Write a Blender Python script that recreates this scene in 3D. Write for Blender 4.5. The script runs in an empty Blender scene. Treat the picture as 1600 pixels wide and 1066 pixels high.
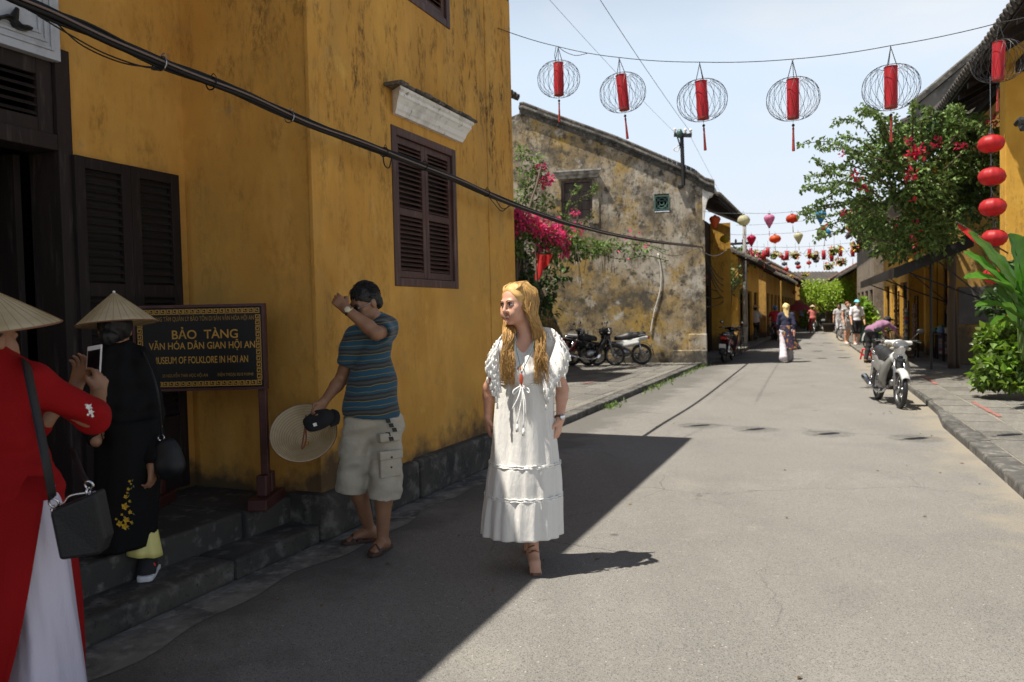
import bpy, math, random
import numpy as np
from mathutils import Vector, Matrix
PI = math.pi
RND = random.Random(11)
SC = bpy.context.scene
COL = SC.collection

# ------------------------------------------------------------------ camera
F, CX, CY, EYE = 1200.0, 800.0, 533.0, 1.55
_p, _r = math.atan(41 / F), math.radians(1.3)
C0 = Vector((0, 0, EYE))
FW = Vector((0, math.cos(_p), -math.sin(_p)))
_u, _x = Vector((0, math.sin(_p), math.cos(_p))), Vector((1, 0, 0))
UPV = _u * math.cos(_r) + _x * math.sin(_r)
RTV = _x * math.cos(_r) - _u * math.sin(_r)
cam = bpy.data.cameras.new('camera')
cam.lens = 36 * F / 1600
cam.sensor_width = 36
cam.clip_start, cam.clip_end = 0.05, 3000
cam.dof.use_dof = True
cam.dof.focus_distance = 4.7
cam.dof.aperture_fstop = 3.2
camo = bpy.data.objects.new('camera', cam)
COL.objects.link(camo)
camo.matrix_world = Matrix(((RTV.x, UPV.x, -FW.x, 0), (RTV.y, UPV.y, -FW.y, 0), (RTV.z, UPV.z, -FW.z, EYE), (0, 0, 0, 1)))
SC.camera = camo

# ------------------------------------------------------------------ sky, sun, exposure
SUNV = Vector((-0.41, -0.125, 1.0)).normalized()
w = bpy.data.worlds.new('World'); SC.world = w; w.use_nodes = True
nt = w.node_tree; nt.nodes.clear()
wo = nt.nodes.new('ShaderNodeOutputWorld'); bg = nt.nodes.new('ShaderNodeBackground')
sk = nt.nodes.new('ShaderNodeTexSky'); sk.sky_type = 'NISHITA'; sk.sun_disc = False
sk.sun_elevation = math.asin(SUNV.z); sk.sun_rotation = math.atan2(SUNV.x, SUNV.y)
sk.air_density = 1.0; sk.dust_density = 2.2; sk.ozone_density = 1.6; sk.altitude = 0
tc = nt.nodes.new('ShaderNodeTexCoord')
mp = nt.nodes.new('ShaderNodeMapping'); mp.inputs['Scale'].default_value = (1, 1, 3.2)
nz = nt.nodes.new('ShaderNodeTexNoise'); nz.inputs['Scale'].default_value = 3.1; nz.inputs['Detail'].default_value = 5
mr = nt.nodes.new('ShaderNodeMapRange'); mr.inputs[1].default_value = .5; mr.inputs[2].default_value = .8; mr.inputs[4].default_value = .4
mx = nt.nodes.new('ShaderNodeMixRGB'); mx.inputs[2].default_value = (8.6, 8.9, 9.3, 1)
L = nt.links.new
L(tc.outputs['Generated'], mp.inputs[0]); L(mp.outputs[0], nz.inputs['Vector']); L(nz.outputs['Fac'], mr.inputs[0])
L(mr.outputs[0], mx.inputs[0]); L(sk.outputs[0], mx.inputs[1]); 
# summer haze: the sky pales towards the horizon all the way round
sep = nt.nodes.new('ShaderNodeSeparateXYZ'); L(tc.outputs['Generated'], sep.inputs[0])
hz = nt.nodes.new('ShaderNodeMapRange'); hz.inputs[1].default_value = .28; hz.inputs[2].default_value = .60; hz.inputs[3].default_value = .98; hz.inputs[4].default_value = .0
hz.interpolation_type = 'SMOOTHSTEP'
L(sep.outputs[2], hz.inputs[0])
hm = nt.nodes.new('ShaderNodeMixRGB'); hm.inputs[2].default_value = (12.8, 14.9, 17.2, 1)
h2 = nt.nodes.new('ShaderNodeMapRange'); h2.inputs[1].default_value = .0; h2.inputs[2].default_value = .26; h2.inputs[3].default_value = 1.0; h2.inputs[4].default_value = .0; L(sep.outputs[2], h2.inputs[0])
h3 = nt.nodes.new('ShaderNodeMixRGB'); h3.inputs[1].default_value = (12.6, 14.8, 17.4, 1); h3.inputs[2].default_value = (14.9, 15.7, 16.6, 1); L(h2.outputs[0], h3.inputs[0])
nz2 = nt.nodes.new('ShaderNodeMapRange'); nz2.inputs[1].default_value = .46; nz2.inputs[2].default_value = .72; nz2.inputs[4].default_value = .75; L(nz.outputs['Fac'], nz2.inputs[0])
h4 = nt.nodes.new('ShaderNodeMixRGB'); h4.inputs[2].default_value = (15.2, 15.8, 16.6, 1); L(nz2.outputs[0], h4.inputs[0]); L(h3.outputs[0], h4.inputs[1]); L(h4.outputs[0], hm.inputs[2])
L(hz.outputs[0], hm.inputs[0]); L(mx.outputs[0], hm.inputs[1]); L(hm.outputs[0], bg.inputs['Color'])
bg.inputs['Strength'].default_value = 0.036
L(bg.outputs[0], wo.inputs[0])
sun = bpy.data.lights.new('sun', 'SUN'); sun.energy = 5.0; sun.angle = math.radians(0.55); sun.color = (1, .945, .84)
suno = bpy.data.objects.new('sun', sun); COL.objects.link(suno)
suno.rotation_euler = SUNV.to_track_quat('Z', 'Y').to_euler()
SC.view_settings.view_transform = 'Standard'; SC.view_settings.look = 'None'
SC.view_settings.exposure = 0.72; SC.view_settings.gamma = 1
SC.cycles.max_bounces = 6

# ------------------------------------------------------------------ geometry helpers
def ray(px, py): return RTV * ((px - CX) / F) + UPV * ((CY - py) / F) + FW
def at(px, py, Y): d = ray(px, py); return C0 + d * (Y / d.y)
def gnd(px, py, z=0.0): d = ray(px, py); return C0 + d * ((z - EYE) / d.z)
def proj(p):
    d = Vector(p) - C0; k = d.dot(FW); return (CX + F * d.dot(RTV) / k, CY - F * d.dot(UPV) / k)
def frame(deg):
    a = math.radians(deg); return Vector((math.sin(a), math.cos(a), 0)), Vector((math.cos(a), -math.sin(a), 0))
UA, NA = frame(23.0)      # along / across the street on the left side
UB, NB = frame(20.5)      # the same on the right side
ZV = Vector((0, 0, 1))
def A(s, t, z=0): return UA * s + NA * t + ZV * z
def B(s, t, z=0): return UB * s + NB * t + ZV * z
def onplane(px, py, p0, nrm): d = ray(px, py); return C0 + d * ((Vector(p0) - C0).dot(nrm) / d.dot(nrm))
def onA(px, py, t): return onplane(px, py, A(0, t), NA)
def onB(px, py, t): return onplane(px, py, B(0, t), NB)
def sA(p): return p.dot(UA)
def sB(p): return p.dot(UB)
def lerp(a, b, t): return a + (b - a) * t
def curve(pts, n):
    """Catmull-Rom through pts, n samples per span"""
    P = [Vector(p) for p in pts]; P = [P[0] * 2 - P[1]] + P + [P[-1] * 2 - P[-2]]; out = []
    for i in range(1, len(P) - 2):
        a, b, c, d = P[i - 1:i + 3]
        for k in range(n):
            t = k / n
            out.append(.5 * ((2 * b) + (c - a) * t + (2 * a - 5 * b + 4 * c - d) * t * t + (3 * b - a - 3 * c + d) * t ** 3))
    out.append(P[-2]); return out
def sag(a, b, drop, n=16):
    a, b = Vector(a), Vector(b)
    return [a.lerp(b, i / n) - ZV * (drop * 4 * (i / n) * (1 - i / n)) for i in range(n + 1)]

class G:
    """collects shapes and links them as ONE mesh object"""
    def __init__(s): s.v = []; s.f = []; s.m = []; s.mi = 0
    def add(s, v, f):
        o = len(s.v); s.v += [tuple(p) for p in v]; s.f += [tuple(i + o for i in q) for q in f]; s.m += [s.mi] * len(f); return s
    def par(s, o, a, b, c):
        o, a, b, c = map(Vector, (o, a, b, c))
        if a.cross(b).dot(c) < 0: a, b = b, a
        return s.add([o, o + a, o + a + b, o + b, o + c, o + a + c, o + a + b + c, o + b + c],
                     [(3, 2, 1, 0), (4, 5, 6, 7), (0, 1, 5, 4), (1, 2, 6, 5), (2, 3, 7, 6), (3, 0, 4, 7)])
    def box(s, c, sz, M=None):
        M = M or Matrix.Identity(3); a, b, d = (Vector(M.col[i]) * sz[i] for i in range(3))
        return s.par(Vector(c) - (a + b + d) / 2, a, b, d)
    def beam(s, p, q, w, h, up=ZV):
        p, q = Vector(p), Vector(q); d = q - p; x = d.cross(up).normalized() * w; y = x.cross(d).normalized() * h
        return s.par(p - x / 2 - y / 2, d, x, y)
    def quad(s, *p): return s.add(p, [tuple(range(len(p)))])
    def loft(s, rings, caps=(True, True), closed=True):
        n = len(rings[0]); v = [p for r in rings for p in r]; f = []
        for i in range(len(rings) - 1):
            for j in range(n if closed else n - 1):
                k = (j + 1) % n; f.append((i * n + j, i * n + k, (i + 1) * n + k, (i + 1) * n + j))
        if caps[0]: f.append(tuple(range(n - 1, -1, -1)))
        if caps[1]: f.append(tuple((len(rings) - 1) * n + j for j in range(n)))
        return s.add(v, f)
    def sheet(s, rows): return s.loft(rows, (False, False), False)
    def tube(s, pts, r, n=6, caps=True, flat=1.0):
        P = [Vector(p) for p in pts]; N = len(P); rr = r if hasattr(r, '__len__') else [r] * N; rings = []; x = None
        for i in range(N):
            d = (P[min(i + 1, N - 1)] - P[max(i - 1, 0)]).normalized()
            if x is None:
                x = d.cross(ZV if abs(d.z) < .9 else Vector((1, 0, 0))).normalized()
            x = (x - d * x.dot(d)).normalized(); y = d.cross(x)
            rings.append([P[i] + (x * math.cos(2 * PI * k / n) + y * (flat * math.sin(2 * PI * k / n))) * rr[i] for k in range(n)])
        return s.loft(rings, (caps, caps))
    def ring(s, c, axis, R, r, n=20, m=6):
        c, a = Vector(c), Vector(axis).normalized(); x = a.orthogonal().normalized(); y = a.cross(x); v = []; f = []
        for i in range(n):
            d = x * math.cos(2 * PI * i / n) + y * math.sin(2 * PI * i / n)
            for j in range(m):
                v.append(c + d * (R + r * math.cos(2 * PI * j / m)) + a * (r * math.sin(2 * PI * j / m)))
                f.append((i * m + j, ((i + 1) % n) * m + j, ((i + 1) % n) * m + (j + 1) % m, i * m + (j + 1) % m))
        return s.add(v, f)
    def lathe(s, prof, o, M=None, n=16, caps=(True, True)):
        M = M or Matrix.Identity(3); o = Vector(o)
        return s.loft([[o + M @ Vector((r * math.cos(2 * PI * k / n), r * math.sin(2 * PI * k / n), z)) for k in range(n)] for r, z in prof], caps)
    def ell(s, c, rad, M=None, nu=10, nv=6):
        return s.lathe([(math.sin(PI * i / nv) * 1.0 + 1e-4, -math.cos(PI * i / nv)) for i in range(nv + 1)], c,
                       (M or Matrix.Identity(3)) @ Matrix.Diagonal(Vector(rad)), nu)
    def prism(s, poly, ext):
        n = len(poly); e = Vector(ext); P = [Vector(p) for p in poly]
        return s.add(P + [p + e for p in P], [tuple(range(n - 1, -1, -1)), tuple(range(n, 2 * n))] + [(i, (i + 1) % n, n + (i + 1) % n, n + i) for i in range(n)])
    def leaf(s, p, d, nrm, l, w):
        d = d.normalized(); x = d.cross(nrm)
        if x.length < 1e-4: x = d.orthogonal()
        x = x.normalized() * w; k = x.cross(d).normalized() * (w * .35)
        return s.add([p, p + d * l * .45 + x * .5 + k, p + d * l, p + d * l * .45 - x * .5 + k], [(0, 1, 2), (0, 2, 3)])
    def build(s, name, mats, parent=None, smooth=False, world=True, bev=0, label=None, kind=None, seg=2):
        if parent is not None and world:
            o = Vector((0, 0, 0)); q = parent
            while q is not None: o = o + q.location; q = q.parent
            vv = [(x - o.x, y - o.y, z - o.z) for x, y, z in s.v]
        else: vv = s.v
        me = bpy.data.meshes.new(name); me.from_pydata(vv, [], s.f)
        mats = mats if isinstance(mats, (list, tuple)) else [mats]
        for m in mats: me.materials.append(m)
        if len(mats) > 1: me.polygons.foreach_set('material_index', s.m)
        if smooth: me.polygons.foreach_set('use_smooth', [True] * len(me.polygons))
        me.update()
        return link(name, me, parent, bev, label, kind, seg)
def link(name, me, parent=None, bev=0, label=None, kind=None, seg=2):
    o = bpy.data.objects.new(name, me); COL.objects.link(o)
    if parent is not None: o.parent = parent
    if bev:
        b = o.modifiers.new('edge', 'BEVEL'); b.width = bev; b.segments = seg; b.limit_method = 'ANGLE'; b.angle_limit = .6
    if label: o['label'] = label
    if kind: o['kind'] = kind
    return o
def tag(o, label, cat, group=None, kind=None):
    o['label'] = label
    if cat: o['category'] = cat
    if group: o['group'] = group
    if kind: o['kind'] = kind
    return o
def thing(name, label, cat, loc=(0, 0, 0), group=None, rz=0, sc=1):
    o = bpy.data.objects.new(name, None); COL.objects.link(o); o.location = Vector(loc); o.rotation_euler = (0, 0, rz)
    o.scale = (sc, sc, sc); o.empty_display_size = .1
    return tag(o, label, cat, group)
def struct(o, label=None):
    o['kind'] = 'structure'
    if label: o['label'] = label
    return o
def kids(o): return [c for c in bpy.data.objects if c.parent == o]
def tree(o):
    ks = kids(o); return (o, [tree(k) for k in ks])
def copy_tree(t, parent=None):
    o, ks = t; c = o.copy(); COL.objects.link(c)
    if parent is not None: c.parent = parent
    for k in ks: copy_tree(k, c)
    return c

# ------------------------------------------------------------------ materials
def newmat(name):
    m = bpy.data.materials.new(name); m.use_nodes = True; t = m.node_tree
    return m, t, t.nodes['Principled BSDF']
def nn(t, typ, **kw):
    n = t.nodes.new(typ)
    for k, v in kw.items():
        if k[0] == '_': n.inputs[k[1:].replace('_', ' ')].default_value = v
        else: setattr(n, k, v)
    return n
def coords(t, kind='Object', scale=(1, 1, 1)):
    c = nn(t, 'ShaderNodeTexCoord'); m = nn(t, 'ShaderNodeMapping'); m.inputs['Scale'].default_value = scale
    t.links.new(c.outputs[kind], m.inputs[0]); return m.outputs[0]
def noise(t, scale, detail=4, rough=.55, stretch=(1, 1, 1), kind='Object', off=0):
    n = nn(t, 'ShaderNodeTexNoise', _Scale=scale, _Detail=detail, _Roughness=rough)
    v = coords(t, kind, stretch)
    if off: v.node.inputs['Location'].default_value = (off, off * 1.7, off * .3)
    t.links.new(v, n.inputs['Vector']); return n.outputs['Fac']
def mrange(t, v, a, b, c=0., d=1.):
    m = nn(t, 'ShaderNodeMapRange'); m.inputs[1].default_value = a; m.inputs[2].default_value = b; m.inputs[3].default_value = c; m.inputs[4].default_value = d
    t.links.new(v, m.inputs[0]); return m.outputs[0]
def math_(t, op, a, b=None):
    m = nn(t, 'ShaderNodeMath', operation=op)
    for i, x in enumerate((a, b)):
        if x is None: continue
        if isinstance(x, (int, float)): m.inputs[i].default_value = x
        else: t.links.new(x, m.inputs[i])
    return m.outputs[0]
def mixc(t, fac, a, b, blend='MIX'):
    m = nn(t, 'ShaderNodeMixRGB', blend_type=blend)
    for i, x in ((0, fac), (1, a), (2, b)):
        if isinstance(x, (int, float)): m.inputs[i].default_value = x
        elif isinstance(x, (tuple, list)): m.inputs[i].default_value = (*x[:3], 1)
        else: t.links.new(x, m.inputs[i])
    return m.outputs[0]
def M(name, col, rough=.7, metal=0, layers=(), bump=(), rand=0, island=0, trans=0, emit=0, spec=None, coat=0, sheen=0, alpha=1, sss=0):
    """layers: (scale, lo, hi, colour[, stretch, detail]); bump: (scale, strength[, stretch])"""
    m, t, p = newmat(name); lk = t.links.new
    c = tuple(col)
    k = 0
    for l in layers:
        k += 3.3
        st = l[4] if len(l) > 4 else (1, 1, 1); de = l[5] if len(l) > 5 else 5
        c = mixc(t, mrange(t, noise(t, l[0], de, .6, st, off=k), l[1], l[2]), c, l[3])
    if rand or island:
        src = nn(t, 'ShaderNodeObjectInfo').outputs['Random'] if rand else nn(t, 'ShaderNodeNewGeometry').outputs['Random Per Island']
        a = rand or island
        v = mrange(t, src, 0, 1, 1 - a, 1 + a)
        h = nn(t, 'ShaderNodeHueSaturation')
        lk(v, h.inputs['Value'])
        lk(mrange(t, src, 0, 1, .5 - .03 * a, .5 + .03 * a), h.inputs['Hue'])
        if isinstance(c, tuple): h.inputs['Color'].default_value = (*c[:3], 1)
        else: lk(c, h.inputs['Color'])
        c = h.outputs[0]
    if isinstance(c, tuple): p.inputs['Base Color'].default_value = (*c[:3], 1)
    else: lk(c, p.inputs['Base Color'])
    p.inputs['Roughness'].default_value = rough; p.inputs['Metallic'].default_value = metal
    if spec is not None: p.inputs['Specular IOR Level'].default_value = spec
    if coat: p.inputs['Coat Weight'].default_value = coat; p.inputs['Coat Roughness'].default_value = .1
    if sheen: p.inputs['Sheen Weight'].default_value = sheen
    if sss: p.inputs['Subsurface Weight'].default_value = sss; p.inputs['Subsurface Radius'].default_value = (.02, .008, .004); p.inputs['Subsurface Scale'].default_value = .3
    if alpha < 1: p.inputs['Alpha'].default_value = alpha
    nrm = None
    for b in bump:
        bn = nn(t, 'ShaderNodeBump', _Strength=b[1], _Distance=.01)
        lk(noise(t, b[0], 5, .6, b[2] if len(b) > 2 else (1, 1, 1)), bn.inputs['Height'])
        if nrm is not None: lk(nrm, bn.inputs['Normal'])
        nrm = bn.outputs[0]
    if nrm is not None: lk(nrm, p.inputs['Normal'])
    if trans:
        out = t.nodes['Material Output']; tr = nn(t, 'ShaderNodeBsdfTranslucent'); mxs = nn(t, 'ShaderNodeMixShader'); mxs.inputs[0].default_value = trans
        if isinstance(c, tuple): tr.inputs[0].default_value = (*c[:3], 1)
        else: lk(c, tr.inputs[0])
        lk(p.outputs[0], mxs.inputs[1]); lk(tr.outputs[0], mxs.inputs[2]); lk(mxs.outputs[0], out.inputs[0])
    return m

def stucco(name, base, mold, seed, amount=.5, z0=.3, patchy=None, band=None):
    """lime wash with streaks of mould, flaking and a damp foot"""
    m, t, p = newmat(name); lk = t.links.new
    a = mrange(t, noise(t, 1.3, 6, .62, off=seed), .3, .72)
    c = mixc(t, a, base, tuple(x * y for x, y in zip(base, (.78, .70, .62))))
    c = mixc(t, mrange(t, noise(t, 3.1, 6, .65, (1, 1, .35), off=seed + 2), .5, .75, 0, .5), c, tuple(min(1, x * 1.22 + .03) for x in base))
    if patchy:
        for sc, lo, hi, col in patchy: c = mixc(t, mrange(t, noise(t, sc, 7, .66, off=seed + sc), lo, hi), c, col)
    big = mrange(t, noise(t, .55, 3, .5, (1, 1, .6), off=seed + 5), .5 - .18 * amount, .75)
    st = mrange(t, noise(t, 7.0, 8, .74, (1, 1, .26), off=seed + 9), .47, .60)
    sp = mrange(t, noise(t, 24, 8, .72, (1, 1, .5), off=seed + 11), .42, .58)
    geo = nn(t, 'ShaderNodeNewGeometry'); sx = nn(t, 'ShaderNodeSeparateXYZ'); lk(geo.outputs['Position'], sx.inputs[0])
    if band: big = math_(t, 'MULTIPLY', big, mrange(t, math_(t, 'ADD', sx.outputs[2], mrange(t, noise(t, .9, 4, .6, off=seed + 21), .3, .7, -1.1, 1.1)), band[0], band[1], .28, 1))
    f = math_(t, 'MULTIPLY', math_(t, 'MULTIPLY', big, st), sp)
    c = mixc(t, mrange(t, math_(t, 'MULTIPLY', big, mrange(t, noise(t, 3.2, 5, .6, (1, 1, .22), off=seed + 4), .40, .72)), 0, 1, 0, .66 * amount), c, tuple(.45 * x + .55 * y for x, y in zip(base, (.16, .12, .07))))
    c = mixc(t, mrange(t, f, 0, .8, 0, 1.0), c, mold)
    damp = math_(t, 'ADD', sx.outputs[2], mrange(t, noise(t, 2.2, 6, .6, off=seed + 7), .3, .7, -.32, .32))
    c = mixc(t, mrange(t, damp, z0, z0 + .30, .85, 0), c, tuple(.55 * x + .03 for x in mold))
    lk(c, p.inputs['Base Color']); p.inputs['Roughness'].default_value = .9; p.inputs['Specular IOR Level'].default_value = .2
    b1 = nn(t, 'ShaderNodeBump', _Strength=.35, _Distance=.012); lk(noise(t, 7, 6, .65), b1.inputs['Height'])
    b2 = nn(t, 'ShaderNodeBump', _Strength=.3, _Distance=.004); lk(noise(t, 60, 5, .6), b2.inputs['Height']); lk(b1.outputs[0], b2.inputs['Normal'])
    b3 = nn(t, 'ShaderNodeBump', _Strength=.5, _Distance=-.006); lk(f, b3.inputs['Height']); lk(b2.outputs[0], b3.inputs['Normal'])
    lk(b3.outputs[0], p.inputs['Normal'])
    return m
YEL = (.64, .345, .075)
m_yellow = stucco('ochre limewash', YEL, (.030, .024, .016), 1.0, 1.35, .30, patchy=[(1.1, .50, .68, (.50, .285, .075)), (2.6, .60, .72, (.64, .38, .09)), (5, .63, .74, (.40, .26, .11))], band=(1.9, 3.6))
m_yellow2 = stucco('ochre limewash far', (.62, .35, .06), (.05, .04, .03), 14.0, .4, .35)
m_old = stucco('weathered plaster', (.36, .28, .16), (.030, .028, .025), 31.0, 1.15, .25,
               patchy=[(.42, .43, .56, (.48, .43, .36)), (.75, .50, .61, (.40, .265, .08)), (1.0, .48, .62, (.105, .092, .075)), (2.3, .55, .64, (.50, .46, .40)), (3.6, .53, .64, (.085, .075, .062)), (9, .56, .70, (.055, .05, .043))])
m_greywall = M('grey plaster', (.25, .23, .20), .9, layers=[(2, .4, .7, (.12, .11, .10)), (9, .55, .7, (.35, .33, .3))], bump=[(14, .3)])
m_white = M('white painted plaster', (.72, .70, .66), .8, layers=[(6, .5, .75, (.45, .43, .39)), (18, .6, .72, (.2, .19, .17))], bump=[(40, .15)])
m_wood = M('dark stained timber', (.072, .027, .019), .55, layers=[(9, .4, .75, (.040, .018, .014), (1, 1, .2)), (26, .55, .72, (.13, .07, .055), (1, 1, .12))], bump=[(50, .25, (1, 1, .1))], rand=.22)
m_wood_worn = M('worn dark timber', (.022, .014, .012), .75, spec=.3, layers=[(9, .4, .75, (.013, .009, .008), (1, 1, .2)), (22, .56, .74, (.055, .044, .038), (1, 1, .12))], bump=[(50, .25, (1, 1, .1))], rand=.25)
m_woodgrey = M('bleached timber', (.13, .10, .085), .8, layers=[(12, .4, .7, (.06, .045, .04), (1, 1, .15))], bump=[(40, .3)], rand=.2)
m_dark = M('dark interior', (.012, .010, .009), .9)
m_black = M('black rubber', (.012, .012, .013), .45, bump=[(60, .15)])
m_blackmetal = M('black painted iron', (.02, .02, .021), .5, metal=.3)
m_chrome = M('chrome', (.62, .62, .64), .18, metal=1)
m_steel = M('brushed steel', (.35, .35, .36), .35, metal=1, layers=[(20, .5, .7, (.2, .19, .18))])
m_stone = M('paving slate', (.150, .142, .126), .82, layers=[(3, .35, .7, (.105, .10, .09)), (14, .5, .75, (.215, .20, .17)), (55, .58, .7, (.07, .066, .06))], bump=[(16, .35), (70, .2)], rand=.20)
m_joint = M('sandy joint', (.30, .265, .205), .95, layers=[(8, .4, .7, (.16, .15, .13))], bump=[(60, .4)])
m_kerb = M('worn kerb stone', (.09, .085, .077), .88, layers=[(3, .4, .65, (.045, .043, .04)), (10, .52, .7, (.19, .18, .165)), (50, .6, .72, (.03, .03, .03))], bump=[(13, .5), (60, .3)], rand=.15)
m_plinth = M('mouldy concrete', (.062, .056, .048), .9, layers=[(2.4, .38, .62, (.026, .025, .023)), (8, .5, .68, (.14, .13, .115)), (34, .58, .7, (.02, .02, .018))], bump=[(9, .5), (50, .35)])
m_step = M('cement step', (.050, .046, .041), .85, layers=[(2, .4, .65, (.035, .033, .03)), (9, .55, .7, (.155, .148, .135)), (45, .6, .72, (.04, .04, .038))], bump=[(12, .3), (70, .3)])
m_gutter = M('gutter concrete', (.20, .19, .17), .9, layers=[(3, .42, .6, (.075, .072, .068)), (14, .5, .7, (.27, .255, .23))], bump=[(20, .4), (90, .3)])
m_rtile = M('old clay roof tile', (.085, .072, .062), .9, layers=[(6, .4, .65, (.035, .033, .03)), (22, .52, .7, (.17, .14, .115))], bump=[(25, .4)], rand=.35)
m_red = M('red paint', (.62, .03, .02), .5)
m_straw = M('palm straw', (.60, .50, .31), .7, layers=[(14, .45, .7, (.45, .36, .2))], bump=[(60, .2)], trans=.25)
m_leaf = M('green leaves', (.15, .225, .06), .5, island=.5, trans=.30, spec=.4)
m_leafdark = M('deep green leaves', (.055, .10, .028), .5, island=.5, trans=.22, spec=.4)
m_leafbright = M('lime green leaves', (.30, .42, .04), .5, island=.4, trans=.4)
m_pink = M('pink bracts', (.78, .07, .24), .6, island=.35, trans=.4)
m_crimson = M('crimson bracts', (.50, .012, .06), .6, island=.3, trans=.35)
m_stem = M('woody stem', (.085, .06, .04), .85, bump=[(40, .4)])

NA_, NB_ = NA, NB
def asphalt():
    m, t, p = newmat('worn asphalt'); lk = t.links.new
    c = mixc(t, mrange(t, noise(t, .35, 4, .55), .35, .7), (.170, .160, .145), (.205, .195, .178))
    c = mixc(t, mrange(t, noise(t, 1.6, 6, .6, off=5), .52, .75, 0, .6), c, (.135, .128, .118))
    c = mixc(t, mrange(t, noise(t, .9, 5, .6, (1, 1, 1), off=25), .6, .72, 0, .5), c, (.24, .225, .20))
    c = mixc(t, mrange(t, noise(t, .8, 5, .6, (1.6, .16, 1), off=40), .48, .72, 0, .55), c, (.128, .122, .112))
    c = mixc(t, mrange(t, noise(t, 2.6, 7, .68, off=60), .60, .72, 0, .5), c, (.25, .235, .21))
    ck = nn(t, 'ShaderNodeTexVoronoi', feature='DISTANCE_TO_EDGE', _Scale=.55); wv = nn(t, 'ShaderNodeMixRGB', blend_type='ADD'); wv.inputs[0].default_value = .35
    cn = nn(t, 'ShaderNodeTexNoise', _Scale=2.5, _Detail=6); lk(coords(t), cn.inputs['Vector']); lk(coords(t), wv.inputs[1]); lk(cn.outputs['Color'], wv.inputs[2]); lk(wv.outputs[0], ck.inputs['Vector'])
    c = mixc(t, math_(t, 'MULTIPLY', mrange(t, ck.outputs['Distance'], .006, .002), mrange(t, noise(t, .5, 3, off=80), .5, .62, 0, .6)), c, (.05, .047, .043))
    v = nn(t, 'ShaderNodeTexVoronoi', _Scale=210); lk(coords(t), v.inputs['Vector'])
    sep = nn(t, 'ShaderNodeSeparateColor'); lk(v.outputs['Color'], sep.inputs[0])
    c = mixc(t, mrange(t, sep.outputs[0], .55, 1, 0, .55), c, (.30, .285, .26))
    c = mixc(t, mrange(t, sep.outputs[1], .72, .95, 0, .75), c, (.055, .053, .05))
    v3 = nn(t, 'ShaderNodeTexVoronoi', _Scale=34); lk(coords(t), v3.inputs['Vector'])
    s3 = nn(t, 'ShaderNodeSeparateColor'); lk(v3.outputs['Color'], s3.inputs[0])
    chip = math_(t, 'MULTIPLY', mrange(t, s3.outputs[2], .975, .98), mrange(t, v3.outputs['Distance'], .20, .08))
    c = mixc(t, math_(t, 'MULTIPLY', chip, .8), c, (.42, .40, .36))
    v2 = nn(t, 'ShaderNodeTexVoronoi', _Scale=1.1); lk(coords(t), v2.inputs['Vector'])
    s2 = nn(t, 'ShaderNodeSeparateColor'); lk(v2.outputs['Color'], s2.inputs[0])
    spot = math_(t, 'MULTIPLY', mrange(t, v2.outputs['Distance'], .055, .03), mrange(t, s2.outputs[1], .5, .55))
    c = mixc(t, math_(t, 'MULTIPLY', spot, .8), c, (.05, .048, .045))
    ge = nn(t, 'ShaderNodeNewGeometry')
    def across(nv):
        d = nn(t, 'ShaderNodeVectorMath', operation='DOT_PRODUCT'); lk(ge.outputs['Position'], d.inputs[0]); d.inputs[1].default_value = nv; return d.outputs['Value']
    rag = mrange(t, noise(t, 2.1, 6, .65, off=91), .3, .7, -.35, .35)
    c = mixc(t, mrange(t, math_(t, 'ADD', across(tuple(NB_)), rag), 1.25, 1.75, 0, .7), c, (.27, .235, .18))
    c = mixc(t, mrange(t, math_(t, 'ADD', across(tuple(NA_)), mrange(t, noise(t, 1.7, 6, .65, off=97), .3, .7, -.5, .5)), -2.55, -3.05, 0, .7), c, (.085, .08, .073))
    lk(c, p.inputs['Base Color']); p.inputs['Roughness'].default_value = .82; p.inputs['Specular IOR Level'].default_value = .35
    b = nn(t, 'ShaderNodeBump', _Strength=.5, _Distance=.004); lk(v.outputs['Distance'], b.inputs['Height'])
    b2 = nn(t, 'ShaderNodeBump', _Strength=.3, _Distance=.01); lk(noise(t, 25, 5), b2.inputs['Height']); lk(b.outputs[0], b2.inputs['Normal'])
    lk(b2.outputs[0], p.inputs['Normal'])
    return m
m_asphalt = asphalt()
m_cable = M('black cable sheath', (.006, .006, .0065), .6, spec=.3)
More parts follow.
